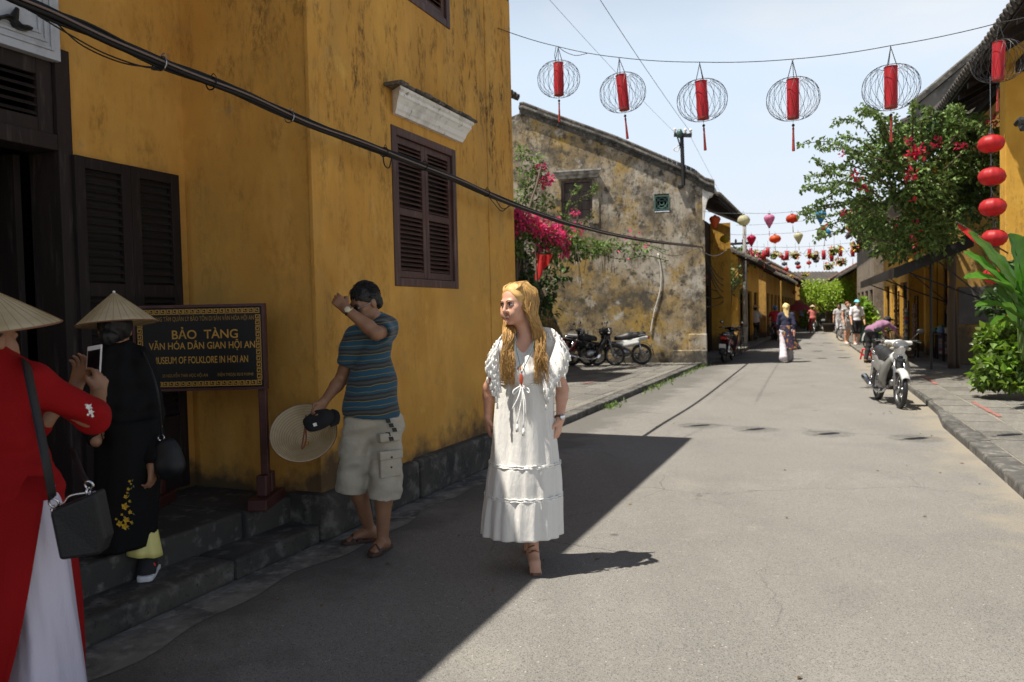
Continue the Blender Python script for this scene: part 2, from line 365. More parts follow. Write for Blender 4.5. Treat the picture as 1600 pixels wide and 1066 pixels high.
# ================================================================== THE SETTING
def wall(nm, parent, o, ax, L_, H, nrm, mat, holes=(), th=.22, top=None, smooth=False, z0=0.):
    """upright wall from o along ax, front face towards nrm; holes (a0,a1,z0,z1) go right through; top(a) gives a sloped head"""
    o, ax, nrm = Vector(o), Vector(ax), Vector(nrm)
    top = top or (lambda a: H)
    xs = sorted(set([0, L_] + [h[0] for h in holes] + [h[1] for h in holes] + [x for x in np.linspace(0, L_, max(2, int(L_ / .6)))]))
    g = G(); bk = -nrm * th
    P = lambda a, z: o + ax * a + ZV * z
    def q(a, b, c, d): g.quad(a, b, c, d)
    for a, b in zip(xs, xs[1:]):
        if b - a < 1e-5: continue
        m = (a + b) / 2
        hs = sorted([h for h in holes if h[0] - 1e-6 < m < h[1] + 1e-6], key=lambda h: h[2])
        lo = z0; spans = []
        for h in hs:
            if h[2] > lo + 1e-6: spans.append((lo, h[2]))
            lo = h[3]
        spans.append((lo, None))
        for z0_, z1_ in spans:
            za, zb = (top(a), top(b)) if z1_ is None else (z1_, z1_)
            q(P(a, z0_), P(b, z0_), P(b, zb), P(a, za))
            q(P(b, z0_) + bk, P(a, z0_) + bk, P(a, za) + bk, P(b, zb) + bk)
            q(P(a, za), P(b, zb), P(b, zb) + bk, P(a, za) + bk)
            q(P(a, z0_), P(a, z0_) + bk, P(b, z0_) + bk, P(b, z0_))
    for h in holes:
        for e in (h[0], h[1]): q(P(e, h[2]), P(e, h[3]), P(e, h[3]) + bk, P(e, h[2]) + bk)
    for e in (0, L_): q(P(e, z0), P(e, top(e)), P(e, top(e)) + bk, P(e, z0) + bk)
    return g.build(nm, mat, parent, smooth)

def orig(o):
    p = Vector((0, 0, 0)); q = o
    while q is not None: p = p + q.location; q = q.parent
    return p
def piece(name, me, parent, pos, M3=None, scale=(1, 1, 1)):
    o = bpy.data.objects.new(name, me); COL.objects.link(o)
    o.parent = parent; o.location = Vector(pos) - (orig(parent) if parent else Vector())
    if M3 is not None: o.rotation_euler = M3.to_euler()
    o.scale = scale
    return o
def basis(x, y, z): return Matrix((x, y, z)).transposed()
def meshbox(name, sz, mat, bev=0):
    b = G().box((0, 0, 0), sz)
    me = bpy.data.meshes.new(name); me.from_pydata(b.v, [], b.f); me.materials.append(mat); me.update()
    return me

# ground and road
g = G(); g.quad((-900, -300, -.06), (900, -300, -.06), (900, 1500, -.06), (-900, 1500, -.06))
struct(g.build('ground', m_joint), 'dusty ground beyond and under the street')
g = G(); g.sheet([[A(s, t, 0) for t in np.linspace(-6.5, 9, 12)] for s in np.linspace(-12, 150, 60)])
struct(g.build('road', m_asphalt), 'grey worn asphalt street running into the distance')
# gutter strip along the museum plinth
g = G(); rows = []
for s in np.arange(-6, 8.3, .12):
    rows.append([A(s, -3.5, .004), A(s, -3.02 + .035 * math.sin(s * 3.1) + .03 * math.sin(s * 7.7 + 1), .004)])
g.sheet(rows); struct(g.build('gutter', m_gutter), 'pale cement gutter strip along the museum kerb')

# cement apron, lower step and platform in front of the museum door
r1 = G()
r1.par(A(-6, -4.6), UA * 9.9, NA * 1.0, ZV * .30)
r1.par(A(3.9, -4.6), UA * .6, NA * 1.04, ZV * .305)
struct(r1.build('platform', m_step, bev=.02), 'raised cement platform before the museum door')
lower = struct(G().build('step', m_step), 'low cement step edged with kerb stones')
x = -6.0
while x < 4.28:
    l = RND.uniform(.8, 1.25); l = min(l, 4.32 - x)
    r2 = G(); r2.par(A(x + .004, -3.62), UA * (l - .008), NA * (.315 + RND.uniform(-.008, .008)), ZV * (.13 + RND.uniform(-.006, .006)))
    r2.build('kerb_stone', m_plinth, lower, bev=.022); x += l
# plinth under the street front
plin = struct(G().build('plinth', m_plinth), 'mouldy concrete plinth along the foot of the ochre museum')
x = 4.32
while x < 8.15:
    l = min(RND.uniform(1.0, 1.5), 8.2 - x)
    r2 = G(); r2.par(A(x + .003, -3.6), UA * (l - .006), NA * (.33 + RND.uniform(-.01, .01)), ZV * (.335 + RND.uniform(-.008, .008)))
    r2.build('block', m_plinth, plin, bev=.03); x += l

# pavements: slabs laid one by one on a sandy bed
slab_me = meshbox('paving_slab', (1, 1, 1), m_stone)
def pave(name, label, fr, s0, s1, t0, t1, z, row, lens, off=.005, skip=None, cap=298):
    U, N_, P = (UA, NA, A) if fr == 'A' else (UB, NB, B)
    g = G(); g.par(P(s0, t0), U * (s1 - s0), N_ * (t1 - t0), ZV * (z - off))
    bed = struct(g.build(name, m_joint), label)
    M3 = basis(U, N_, ZV); t = t0; n = 0; spots = []
    while t < t1 - .05:
        wd = min(row * RND.uniform(.9, 1.12), t1 - t); s = s0 + RND.uniform(-.5, 0)
        while s < s1:
            l = RND.uniform(*lens); a, b = max(s, s0), min(s + l, s1)
            if b - a > .08: spots.append(((a + b) / 2, t + wd / 2, b - a, wd))
            s += l
        t += wd
    spots.sort(key=lambda q: q[0])
    for k, (a, b, l, wd) in enumerate(spots):
        if skip and skip(a, b): continue
        if n < cap:
            tl = Matrix.Rotation(RND.uniform(-.006, .006), 3, 'X') @ Matrix.Rotation(RND.uniform(-.005, .005), 3, 'Y')
            piece('paving_slab', slab_me, bed, P(a, b, z - .03 + RND.uniform(-.004, .003)), M3 @ tl, (l - RND.uniform(.014, .032), wd - RND.uniform(.014, .032), .06)); n += 1
    return bed
def kerbs(name, label, pts, wd, h, lens, side=1):
    root = struct(G().build(name, m_kerb), label)
    P = [Vector(p) for p in pts]; seg = []
    for a, b in zip(P, P[1:]):
        L_ = (b - a).length; k = max(1, round(L_ / lens)); seg += [(a.lerp(b, i / k), a.lerp(b, (i + 1) / k)) for i in range(k)]
    for a, b in seg:
        d = (b - a).normalized(); nrm = Vector((d.y, -d.x, 0)) * side
        q = G(); q.par(a + d * .006 - ZV * .05, (b - a) - d * .012, nrm * wd, ZV * (h + .05 + RND.uniform(-.006, .006)))
        q.build('kerb_stone', m_kerb, root, bev=.02)
    return root
pave('pavement', 'slate paved forecourt left of the street beside the weathered house', 'A', 8.2, 23.2, -8.4, -3.72, .095, .37, (.5, .95))
kerbs('kerb', 'low stone kerb of the left forecourt', [A(8.2, -3.72), A(12, -3.70), A(17, -3.70), A(23.0, -3.68)], .2, .098, .95)
KB = [B(5, 1.62), B(8.5, 1.68), B(11.0, 1.70), B(12.2, 1.82), B(14, 1.86), B(20, 1.90), B(34, 1.9)]
pave('pavement', 'slate paved footway along the right side of the street', 'B', 5.0, 33.5, 1.9, 5.2, .095, .46, (.55, 1.0))
kerbs('kerb', 'stone kerb of the right footway', KB, .24, .088, .9)
# far footways beyond the laid slabs
for fr, s0, s1, t0, t1, lb in (('A', 23.4, 120, -7, -3.2, 'plain far footway on the left'), ('B', 33.5, 120, 2.0, 6, 'plain far footway on the right')):
    P = A if fr == 'A' else B
    g = G(); g.par(P(s0, t0), (UA if fr == 'A' else UB) * (s1 - s0), (NA if fr == 'A' else NB) * (t1 - t0), ZV * .11)
    struct(g.build('pavement', m_stone), lb)

# ------------------------------------------------------------------ shutters
def slat_mesh(w_, mat, depth=.034, th=.007):
    M3 = Matrix.Rotation(math.radians(38), 3, 'X'); b = G().box((0, 0, 0), (w_, depth, th), M3)
    me = bpy.data.meshes.new('slat'); me.from_pydata(b.v, [], b.f); me.materials.append(mat); me.update(); return me
def leaf_frame(g, o, x, w_, zs, nrm, st=.055, th=.035):
    """stiles and rails of one leaf; zs = list of (z0, z1) louvre openings"""
    g.par(o, x * st, nrm * th, ZV * (zs[-1][1] + st)); g.par(o + x * (w_ - st), x * st, nrm * th, ZV * (zs[-1][1] + st))
    lo = 0
    for z0, z1 in zs:
        g.par(o + x * st + ZV * lo + nrm * .002, x * (w_ - 2 * st), nrm * (th - .004), ZV * (z0 - lo)); lo = z1
    g.par(o + x * st + ZV * lo + nrm * .002, x * (w_ - 2 * st), nrm * (th - .004), ZV * st)
def louvre(parent, o, x, w_, zs, nrm, mat, pitch=.040, st=.055, th=.035):
    me = slat_mesh(w_ - 2 * st + .004, mat); M3 = basis(x, nrm * -1, ZV) if x.cross(nrm * -1).dot(ZV) > 0 else basis(x * -1, nrm * -1, ZV)
    for z0, z1 in zs:
        n = max(2, round((z1 - z0) / pitch))
        for k in range(n):
            piece('slat', me, parent, o + x * (w_ / 2) + nrm * (th * .5) + ZV * (z0 + (k + .5) * (z1 - z0) / n), M3)
def shutter_window(parent, o, x, w_, h, nrm, mat, zs, fr=.07, name='window'):
    """o = lower left corner of the opening on the wall face"""
    g = G(); d = -nrm * .10
    for a, l in ((o, fr), (o + x * (w_ - fr), fr)): g.par(a + nrm * .012, x * l, d, ZV * h)
    g.par(o + x * fr + nrm * .011, x * (w_ - 2 * fr), d, ZV * fr); g.par(o + x * fr + ZV * (h - fr) + nrm * .011, x * (w_ - 2 * fr), d, ZV * fr)
    win = g.build(name, mat, parent, bev=.006)
    lw = (w_ - 2 * fr) / 2 - .004
    for k in range(2):
        oo = o + x * (fr + .002 + k * (lw + .004)) + ZV * (fr + .003) - nrm * .045
        g = G(); leaf_frame(g, oo, x, lw, zs, nrm); g.build('shutter_leaf', mat, win, bev=.004)
        louvre(win, oo, x, lw, zs, nrm, mat)
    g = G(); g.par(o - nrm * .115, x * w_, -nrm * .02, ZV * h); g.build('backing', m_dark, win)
    return win

# ------------------------------------------------------------------ museum (near left)
TF, TD, S0, S1, HM = -3.35, -4.51, 4.4, 8.0, 5.02
mus = thing('museum_building', 'two storey ochre limewashed museum with brown louvred shutters on the left corner', 'building', A(S0, TF))
def hole(px0, py0, px1, py1, t, s0):
    a, b = onA(px0, py0, t), onA(px1, py1, t); return (sA(a) - s0, sA(b) - s0, b.z, a.z)
c_ = [onA(*q, TF) for q in ((612, 195), (710, 235), (615, 445), (716, 450))]
wx0, wx1 = (sA(c_[0]) + sA(c_[2])) / 2, (sA(c_[1]) + sA(c_[3])) / 2
wz0, wz1 = (c_[2].z + c_[3].z) / 2 - .01, (c_[0].z + c_[1].z) / 2
ux1 = sA(onA(702, 40, TF)); ux0 = ux1 - .98; uz0 = onA(690, 38, TF).z
wall('wall', mus, A(S0, TF), UA, S1 - S0, HM, NA, m_yellow, [(wx0 - S0, wx1 - S0, wz0, wz1), (ux0 - S0, ux1 - S0, uz0, HM - .12)], th=.3)
wall('wall', mus, A(S0, TF - .3), -NA, TF - .3 - TD, HM, -UA, m_yellow, th=.3)
DS1 = sA(onA(117, 420, TD)); DS0 = DS1 - 1.35; DZ = onA(112, 85, TD).z
wall('wall', mus, A(-5, TD), UA, S0 + 5 + .25, HM, NA, m_yellow, [(DS0 + 5, DS1 + 5, .3, DZ)], th=.3)
wall('wall', mus, A(S1 - .002, TF - .301), -NA, 5.2, HM, UA, m_yellow, th=.3)
g = G()
g.par(A(S0 - .012, TF - .02), UA * .27, NA * .034, ZV * HM); g.build('pilaster', m_yellow, mus, bev=.006); g = G()
pe = sA(onA(762, 300, TF)); g.par(A(pe, TF - .02), UA * (S1 - pe + .004), NA * .034, ZV * HM)
g.build('pilaster', m_yellow, mus, bev=.006)
g = G(); g.par(A(-5, -9.5, HM), UA * (S1 + 5), NA * (9.5 + TF + .01), ZV * .16); g.build('roof', m_rtile, mus)
zs3 = [(.06, (wz1 - wz0) * .40), ((wz1 - wz0) * .40 + .06, (wz1 - wz0) * .73), ((wz1 - wz0) * .73 + .05, (wz1 - wz0) - .14 - .06)]
shutter_window(mus, A(wx0, TF, wz0), UA, wx1 - wx0, wz1 - wz0, NA, m_wood, zs3)
shutter_window(mus, A(ux0, TF, uz0), UA, ux1 - ux0, HM - .13 - uz0, NA, m_wood, [(.06, .30), (.36, HM - .13 - uz0 - .2)])
# moulded hood over the window
h0, h1 = sA(onA(604, 190, TF)), sA(onA(722, 215, TF)); hz = (onA(610, 178, TF).z + onA(712, 221, TF).z) / 2
prof = [(.0, 0), (.05, .0), (.06, .03), (.075, .05), (.09, .10), (.12, .15), (.135, .165), (.135, .20), (.16, .22), (.16, .25), (0, .25)]
prof = [(x_ * .85, z_ * .78) for x_, z_ in prof]
def hood(parent, a, b, T, z, prof, mat, name, tname=None):
    g = G(); r = []
    for s, k in ((a + .10, 0), (b - .10, 0)): r.append([A(s + (-x_ if s < (a + b) / 2 else x_) * .7, T + x_, z + z_) for x_, z_ in prof])
    g.loft(r); return g.build(name, mat, parent)
hd = hood(mus, h0, h1, TF, hz, prof, m_white, 'window_hood')
n_ = 11
for k in range(n_):
    a = h0 - .04 + (h1 - h0 + .08) * k / n_; l = (h1 - h0 + .08) / n_
    q = G(); q.par(A(a + .004, TF + .002, hz + .197), UA * (l - .008), NA * (.160 + RND.uniform(-.01, .012)), ZV * (.03 + RND.uniform(-.006, .006)) ); q.build('coping_tile', m_rtile, hd, bev=.008)
# doorway: frame, transom, dark passage, leaf folded back on the wall
g = G()
for s in (DS0, DS1 - .10): g.par(A(s, TD + .03, .3), UA * .10, -NA * .28, ZV * (DZ - .3))
zt = onA(108, 236, TD).z
g.par(A(DS0 + .10, TD + .028, DZ - .09), UA * (DS1 - DS0 - .2), -NA * .2, ZV * .09)
g.par(A(DS0 + .10, TD + .028, zt - .02), UA * (DS1 - DS0 - .2), -NA * .2, ZV * .10)
door = g.build('door_frame', m_wood_worn, mus, bev=.006)
tw = (DS1 - DS0 - .2) / 2
for k in range(2):
    oo = A(DS0 + .10 + k * tw, TD - .035, zt + .08); hh = DZ - .09 - zt - .08
    g = G(); leaf_frame(g, oo, UA, tw - .004, [(.09, hh - .10)], NA, st=.10); g.build('transom', m_wood_worn, door, bev=.004)
    louvre(door, oo, UA, tw - .004, [(.09, hh - .10)], NA, m_wood_worn, pitch=.05, st=.10)
g = G()
for k in range(2):
    g.par(A(DS0 + .10 + .008, TD - .30 - .02 * k, .3), UA * .05, -NA * .45, ZV * (zt - .32))
g.par(A(DS1 - .17, TD - .30, .3), UA * .045, -NA * .55, ZV * (zt - .32)); g.par(A(DS1 - .26, TD - .62, .3), UA * .10, -NA * .04, ZV * (zt - .32))
g.build('door_leaf', m_wood_worn, mus)
g = G()
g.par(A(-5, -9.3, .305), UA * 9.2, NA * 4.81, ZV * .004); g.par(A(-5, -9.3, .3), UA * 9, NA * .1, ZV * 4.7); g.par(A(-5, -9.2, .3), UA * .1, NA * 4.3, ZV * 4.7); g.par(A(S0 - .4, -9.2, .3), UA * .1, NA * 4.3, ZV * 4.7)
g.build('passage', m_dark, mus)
la, lb = sA(onA(121, 420, TD + .05)), sA(onA(283, 420, TD + .05)); lz1 = onA(200, 253, TD + .05).z; lh = lz1 - .34
lw = (lb - la)
lf = G(); colw = lw / 2
zz = [(.10, lh * .20), (lh * .20 + .07, lh * .60), (lh * .60 + .09, lh - .10)]
oo = A(la, TD + .025, .34)
for k in range(2): leaf_frame(lf, oo + UA * (k * colw), UA, colw - .001, zz, NA, st=.075, th=.04)
leafo = lf.build('door_leaf', m_wood_worn, mus, bev=.005)
for k in range(2): louvre(leafo, oo + UA * (k * colw), UA, colw, zz[1:], NA, m_wood_worn, pitch=.052, st=.075, th=.04)
g = G()
for k in range(2): g.par(oo + UA * (k * colw + .08) + NA * .008 + ZV * .10, UA * (colw - .16), NA * .02, ZV * (lh * .2 - .1))
g.build('panel', m_wood_worn, leafo)
g = G(); g.par(oo + UA * .01 - NA * .012 + ZV * .02, UA * (2 * colw - .02), NA * .009, ZV * (lh - .04)); g.build('backing', m_dark, leafo)
# white framed relief board above the door
wb = sA(onA(92, 60, TD + .05)); wbz = onA(92, 97, TD + .05).z
g = G(); g.par(A(wb - 1.9, TD + .002, wbz), UA * 1.9, NA * .06, ZV * 1.2)
for e in (.05, .09, .13):
    for (a, b, l, h) in ((e, e, .02, 1.2 - 2 * e), (1.9 - e - .02, e, .02, 1.2 - 2 * e)): g.par(A(wb - 1.9 + a, TD + .061, wbz + b), UA * l, NA * .014, ZV * h)
    g.par(A(wb - 1.9 + e + .02, TD + .061, wbz + e), UA * (1.86 - 2 * e), NA * .013, ZV * .02)
g.build('relief_board', M('white painted board', (.42, .44, .48), .6, layers=[(9, .5, .75, (.30, .31, .33))]), mus, bev=.004)
g = G(); pts = curve([onA(-8, 30, TD + .09), onA(10, 26, TD + .09), onA(20, 32, TD + .09), onA(30, 42, TD + .09), onA(47, 45, TD + .09)], 5)
g.tube(pts, [.03, .035, .03, .028, .03, .035, .035, .035, .03, .03, .035, .04, .043, .045, .045, .045, .045, .045, .045, .04, .03][:len(pts)], 6, flat=.4); g.tube([pts[10], pts[10] + UA * .03 + ZV * .08], [.03, .012], 6)
g.build('emblem', m_black, mus)

# ------------------------------------------------------------------ roofs with tiles
def tiles(parent, e0, e1, up, pitch=.19, r=.065, mat=None, ends=True, flat=False):
    """rows of half-round tiles from the eave e0-e1 up along vector up (one mass) with single end tiles along the eave"""
    e0, e1, up = Vector(e0), Vector(e1), Vector(up); d = (e1 - e0); n = max(2, int(d.length / pitch)); dn = d.normalized(); un = up.normalized(); nr = dn.cross(un)
    if nr.z < 0: nr = -nr
    g = G(); K = max(2, int(up.length / .28)); me = None
    for i in range(n):
        c = e0 + d * ((i + .5) / n)
        for k in range(K):
            a = c + up * (k / K) + nr * .0; b = c + up * ((k + 1.04) / K)
            g.loft([[p + dn * (rr * math.cos(PI * j / 4)) + nr * (rr * math.sin(PI * j / 4) + (.02 if q == 0 else .0)) for j in range(5)] for q, (p, rr) in enumerate(((a, r), (b, r * .86)))], (True, False), False)
    o = g.build('tile_rows', mat or m_rtile, parent, kind='stuff')
    s = G(); s.par(e0 - nr * .05, d, up, nr * .045); s.build('roof_deck', m_rtile, parent)
    if ends:
        b = G(); b.lathe([(r * 1.15, -.05), (r * 1.15, .02), (r * .75, .03), (r * .7, .015), (.001, .018)], (0, 0, 0), None, 10)
        me = bpy.data.meshes.new('end_tile'); me.from_pydata(b.v, [], b.f); me.materials.append(m_rtile); me.update()
        M3 = basis(dn, dn.cross(-un) * -1, -un) if False else (-un).to_track_quat('Z', 'Y').to_matrix()
        for i in range(n): piece('end_tile', me, parent, e0 + d * ((i + .5) / n) + nr * .01, M3)
    return o

# ------------------------------------------------------------------ weathered house (middle left)
PC = gnd(1104, 566, .10); PC.z = 0
WL = Vector((-1, .22, 0)).normalized(); WN = Vector((-WL.y, WL.x, 0)); WN = WN if WN.y < 0 else -WN
def onW(px, py, off=0.): return onplane(px, py, PC + WN * off, WN)
def aW(px, py): return (onW(px, py) - PC).dot(WL)
old = thing('weathered_house', 'old gabled house with blackened peeling ochre plaster and a curved tiled verge', 'building', PC)
LW = aW(790, 420)
tp = [(0, onW(1100, 290).z), (aW(1085, 280), onW(1085, 277).z), (aW(960, 222), onW(960, 224).z), (aW(860, 186), onW(860, 188).z), (aW(818, 168), onW(818, 172).z), (aW(816, 190), onW(816, 185).z), (LW, onW(790, 188).z)]
def topW(a): return float(np.interp(a, [q[0] for q in tp], [q[1] for q in tp]))
def hW(px0, py0, px1, py1):
    a, b = aW(px1, py1), aW(px0, py0); z0, z1 = onW((px0 + px1) / 2, py1).z, onW((px0 + px1) / 2, py0).z; return (a, b, z0, z1)
hw1, hw2 = hW(877, 281, 926, 346), hW(1022, 303, 1046, 331)
wall('wall', old, PC, WL, LW, 7, WN, m_old, [hw1, hw2], th=.35, top=topW)
g = G(); g.par(PC + WN * .002 - WL * .02, WL * .95, WN * .10, ZV * .45); g.par(PC + WN * .002 - WL * .02, WL * .5, WN * .05, ZV * .9); g.build('buttress', m_old, old, bev=.045)
# boarded window with frame and hood
a, b, z0, z1 = hw1
g = G(); o_ = PC + WL * a + ZV * z0
for k in range(2): g.par(o_ + WL * (k * (b - a - .07)) - WN * .08, WL * .07, WN * .06, ZV * (z1 - z0))
g.par(o_ + WL * .07 - WN * .08, WL * (b - a - .14), WN * .058, ZV * .07); g.par(o_ + WL * .07 - WN * .08 + ZV * (z1 - z0 - .07), WL * (b - a - .14), WN * .058, ZV * .07)
g.par(o_ + WL * ((b - a) / 2 - .03) - WN * .08, WL * .06, WN * .062, ZV * (z1 - z0 - .08))
wn_ = g.build('window', m_woodgrey, old)
for k in range(2):
    for j in range(4):
        q = G(); q.par(o_ + WL * (.075 + k * (b - a - .14) / 2) + ZV * (.075 + j * (z1 - z0 - .14) / 4) - WN * .12, WL * ((b - a - .14) / 2 - .012), WN * .04, ZV * ((z1 - z0 - .14) / 4 - .012)); q.build('board', m_woodgrey, wn_)
g = G(); g.par(o_ - WN * .16, WL * (b - a), WN * .02, ZV * (z1 - z0)); g.build('backing', m_dark, wn_)
ha, hb, hz0 = aW(937, 270), aW(868, 275), onW(905, 279).z
g = G(); g.loft([[PC + WL * (s + (x_ * .8 if s > (ha + hb) / 2 else -x_ * .8)) + WN * (x_ + .003) + ZV * (hz0 + z_) for x_, z_ in [(0, 0), (.06, 0), (.08, .05), (.14, .10), (.15, .16), (.2, .18), (.2, .22), (0, .25)]] for s in (ha + .1, hb - .1)]); g.build('window_hood', M('stained lime cornice', (.42, .41, .38), .9, layers=[(5, .45, .65, (.16, .15, .14))]), old)
for k, (aa, ll) in enumerate(((a - .2, .19), (b + .01, .19))): q = G(); q.par(PC + WL * aa + ZV * (z0 - .1) + WN * .003, WL * ll, WN * .03, ZV * (z1 - z0 + .12)); q.build('window_surround', m_old, old, bev=.01)
# pierced green ceramic vent
a, b, z0, z1 = hw2; cv = PC + WL * ((a + b) / 2) + ZV * ((z0 + z1) / 2); hs = (b - a) / 2
m_vent = M('green glazed ceramic', (.05, .11, .09), .4)
g = G()
for k in range(2): g.par(cv + WL * (-hs + k * (2 * hs - .04)) - ZV * hs - WN * .1, WL * .04, WN * .12, ZV * 2 * hs)
for k in range(2): g.par(cv + WL * (-hs + .04) + ZV * (-hs + k * (2 * hs - .04)) - WN * .1, WL * (2 * hs - .08), WN * .118, ZV * .04)
g.ring(cv - WN * .03, WN, hs * .68, .018, 20, 5); g.ring(cv - WN * .03, WN, hs * .3, .018, 14, 5)
for sx in (-1, 1):
    for sz in (-1, 1):
        g.beam(cv + WL * sx * hs * .9 + ZV * sz * hs * .9 - WN * .03, cv + WL * sx * hs * .25 + ZV * sz * hs * .25 - WN * .03, .025, .03, WN); g.beam(cv + WL * sx * hs * .85 - WN * .031, cv + ZV * sz * hs * .85 - WN * .031, .022, .026, WN)
vt = g.build('vent', m_vent, old); g = G(); g.par(cv - WL * hs - ZV * hs - WN * .2, WL * 2 * hs, WN * .02, ZV * 2 * hs); g.build('backing', m_dark, vt)
# verge: stepped mortar band and cap following the gable
xs = np.linspace(-.28, tp[4][0] + .12, 44); band = []; cap = []; cap2 = []
def zt_(a_):
    zz_ = topW(min(max(a_, 0), tp[4][0] - .01)); return zz_ + (-.10 * (-a_ / .28) if a_ < 0 else 0)
BK = UA * 5.4
for a_ in xs:
    p = PC + WL * a_ + ZV * zt_(a_)
    band.append([p + WN * .05 - ZV * .14, p + WN * .05 + ZV * .0, p - WN * .35 + ZV * .0, p - WN * .35 - ZV * .14])
    cap.append([p + WN * .12 + ZV * .003, p + WN * .14 + ZV * .05, p + WN * .12 + ZV * .11, p - WN * .36 + ZV * .11, p - WN * .36 + ZV * .003])
    cap2.append([p + WN * .06 + ZV * .112, p + WN * .07 + ZV * .19, p + WN * .02 + ZV * .235, p - WN * .25 + ZV * .235, p - WN * .25 + ZV * .112])
m_verge = M('black mossy mortar', (.10, .095, .085), .92, layers=[(3.5, .4, .6, (.035, .034, .031)), (13, .5, .7, (.21, .19, .165)), (40, .55, .7, (.03, .03, .028))], bump=[(11, .6), (45, .4)])
G().loft(band).build('verge_band', m_verge, old)
vc = G().loft(cap).build('verge', m_verge, old)
for i in range(0, len(cap2) - 1): q = G(); q.loft([cap2[i], [v_ + (cap2[i + 1][j] - v_) * .94 for j, v_ in enumerate(cap2[i])]]); q.build('verge_tile', m_rtile, vc)
# curled end of the verge over the street and the corbel below
e_ = PC - WL * .0 + ZV * (tp[0][1] - .02)
g = G(); pr = [(-.02, .02), (-.30, -.02), (-.34, -.10), (-.27, -.13), (-.23, -.22), (-.14, -.25), (-.08, -.36), (-.03, -.60), (.0, -.9), (.05, -.9), (.05, .02)]
g.prism([PC + WL * x_ + ZV * (tp[0][1] - .06 + z_) + WN * .02 for x_, z_ in pr], -WN * .42); g.build('corbel', m_white, old, bev=.01)
# street slope of the roof behind the gable, eave towards the street
ev0 = PC - WL * .42 + ZV * (tp[0][1] - .30) - WN * .42
slope = (PC + WL * 2.6 + ZV * (topW(2.6) - .22)) - (PC + ZV * (topW(0) - .04)); slope = slope * (5.2 / slope.length)
tiles(old, ev0 + ZV * .08, ev0 + BK + ZV * .08, slope)
g = G(); s_ = G()
for k in range(16): s_.par(ev0 + UA * (.2 + k * .45) - ZV * .05, UA * .06, slope.normalized() * 1.5, -ZV * .09)
s_.build('rafter', m_wood_worn, old)
g = G(); g.par(ev0 - ZV * .045, BK, slope.normalized() * 1.9, ZV * .03); g.build('soffit', m_wood_worn, old)
# street front under the eave: dark timber boards between posts
fo = PC + WL * .75 + UA * .36
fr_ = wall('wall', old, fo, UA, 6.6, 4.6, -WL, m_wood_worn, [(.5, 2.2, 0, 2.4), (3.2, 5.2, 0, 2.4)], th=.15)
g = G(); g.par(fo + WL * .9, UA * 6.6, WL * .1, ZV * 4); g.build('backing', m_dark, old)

wp = at(1143, 500, 27.2); wp.z = 0; wz_ = at(1143, 348, 27.2).z
wall('wing_wall', old, wp, WL, 1.25, wz_, WN, m_yellow2, th=.25)
# bracket mast for power lines on the gable
pm = onW(1068, 290, .12)
mast = thing('power_bracket', 'black iron bracket mast with white insulators fixed on the weathered gable', 'power bracket', pm)
g = G(); ptop = onW(1065, 208, .12); g.tube([pm, ptop], .055, 8); ca, cb = onW(1053, 211, .15), onW(1081, 212, .15); g.beam(ca, cb, .10, .09); g.tube([pm.lerp(ptop, .62), ca.lerp(ptop, .35)], .02, 5)
g.par(pm - ZV * .05 - WN * .14, WL * .16, WN * .14, ZV * .06); g.build('mast', m_blackmetal, mast)
for k in range(4):
    c = ca.lerp(cb, .06 + .29 * k); G().lathe([(.02, 0), (.045, .03), (.02, .06), (.05, .09), (.03, .13), (.008, .15)], c + ZV * .045, None, 8).build('insulator', m_white, mast, True)
G().ell(ptop - WL * -.05 - ZV * .03 + WN * .09, (.09, .09, .13), None, 8, 6).build('transformer_box', m_vent, mast, True)
G().tube(curve([ptop - ZV * .3, ptop - ZV * .42 + WL * .22, ptop - ZV * .5 + WL * .12, ptop - ZV * .38 + WL * .05], 5), .012, 4).build('wire_loop', m_white, mast)

# ------------------------------------------------------------------ neighbour houses behind the museum, yard wall
nb = thing('ochre_house', 'narrow ochre house with a small tiled eave showing behind the museum corner', 'building', A(15, -5.1))
pN = at(800, 480, 17.4); sN, tN = sA(pN), pN.dot(NA)
zN = onplane(800, 148, pN, UA).z
wall('wall', nb, A(sN - 2.0, tN), UA, 2.0, zN, NA, m_yellow2); wall('wall', nb, A(sN, tN - .23), -NA, 3, zN, UA, m_yellow2)
wall('wall', nb, A(sN - 2.0, tN - .221), -NA, 3, zN, -UA, m_yellow2)
tiles(nb, A(sN - 2.2, tN + .16, zN - .02), A(sN + .3, tN + .16, zN - .02), -NA * 2.6 + ZV * 1.2)
g = G(); g.par(A(sN - 2.0, tN + .002, zN - .62), UA * 2.06, NA * .09, ZV * .07); g.par(A(sN - 2.0, tN + .002, zN - .95), UA * 2.03, NA * .06, ZV * .05); g.build('moulding', m_white, nb, bev=.01)
yw = thing('yard_wall', 'tall mouldy grey yard wall added by the ochre house to shade the weathered gable', 'wall', at(799, 560, 17.8))  # wall put in so that its shadow falls on the weathered gable
y0, y1 = at(802, 500, 17.7), onW(806, 480); y0.z = y1.z = 0; yd = (y1 - y0); yl = yd.length; yd.normalize()
wall('wall', yw, y0, yd, yl - .05, 4.3, Vector((yd.y, -yd.x, 0)), m_old, th=.25, top=lambda a: 4.3 - .12 * a * (1 if a < 4 else .6))
G().loft([[y0 + yd * a + ZV * (4.3 - .12 * a * (1 if a < 4 else .6)) + q for q in (Vector((.06, 0, .003)), Vector((.06, 0, .08)), Vector((-.31, 0, .08)), Vector((-.31, 0, .003)))] for a in np.linspace(0, yl - .05, 12)]).build('coping', m_verge, yw)

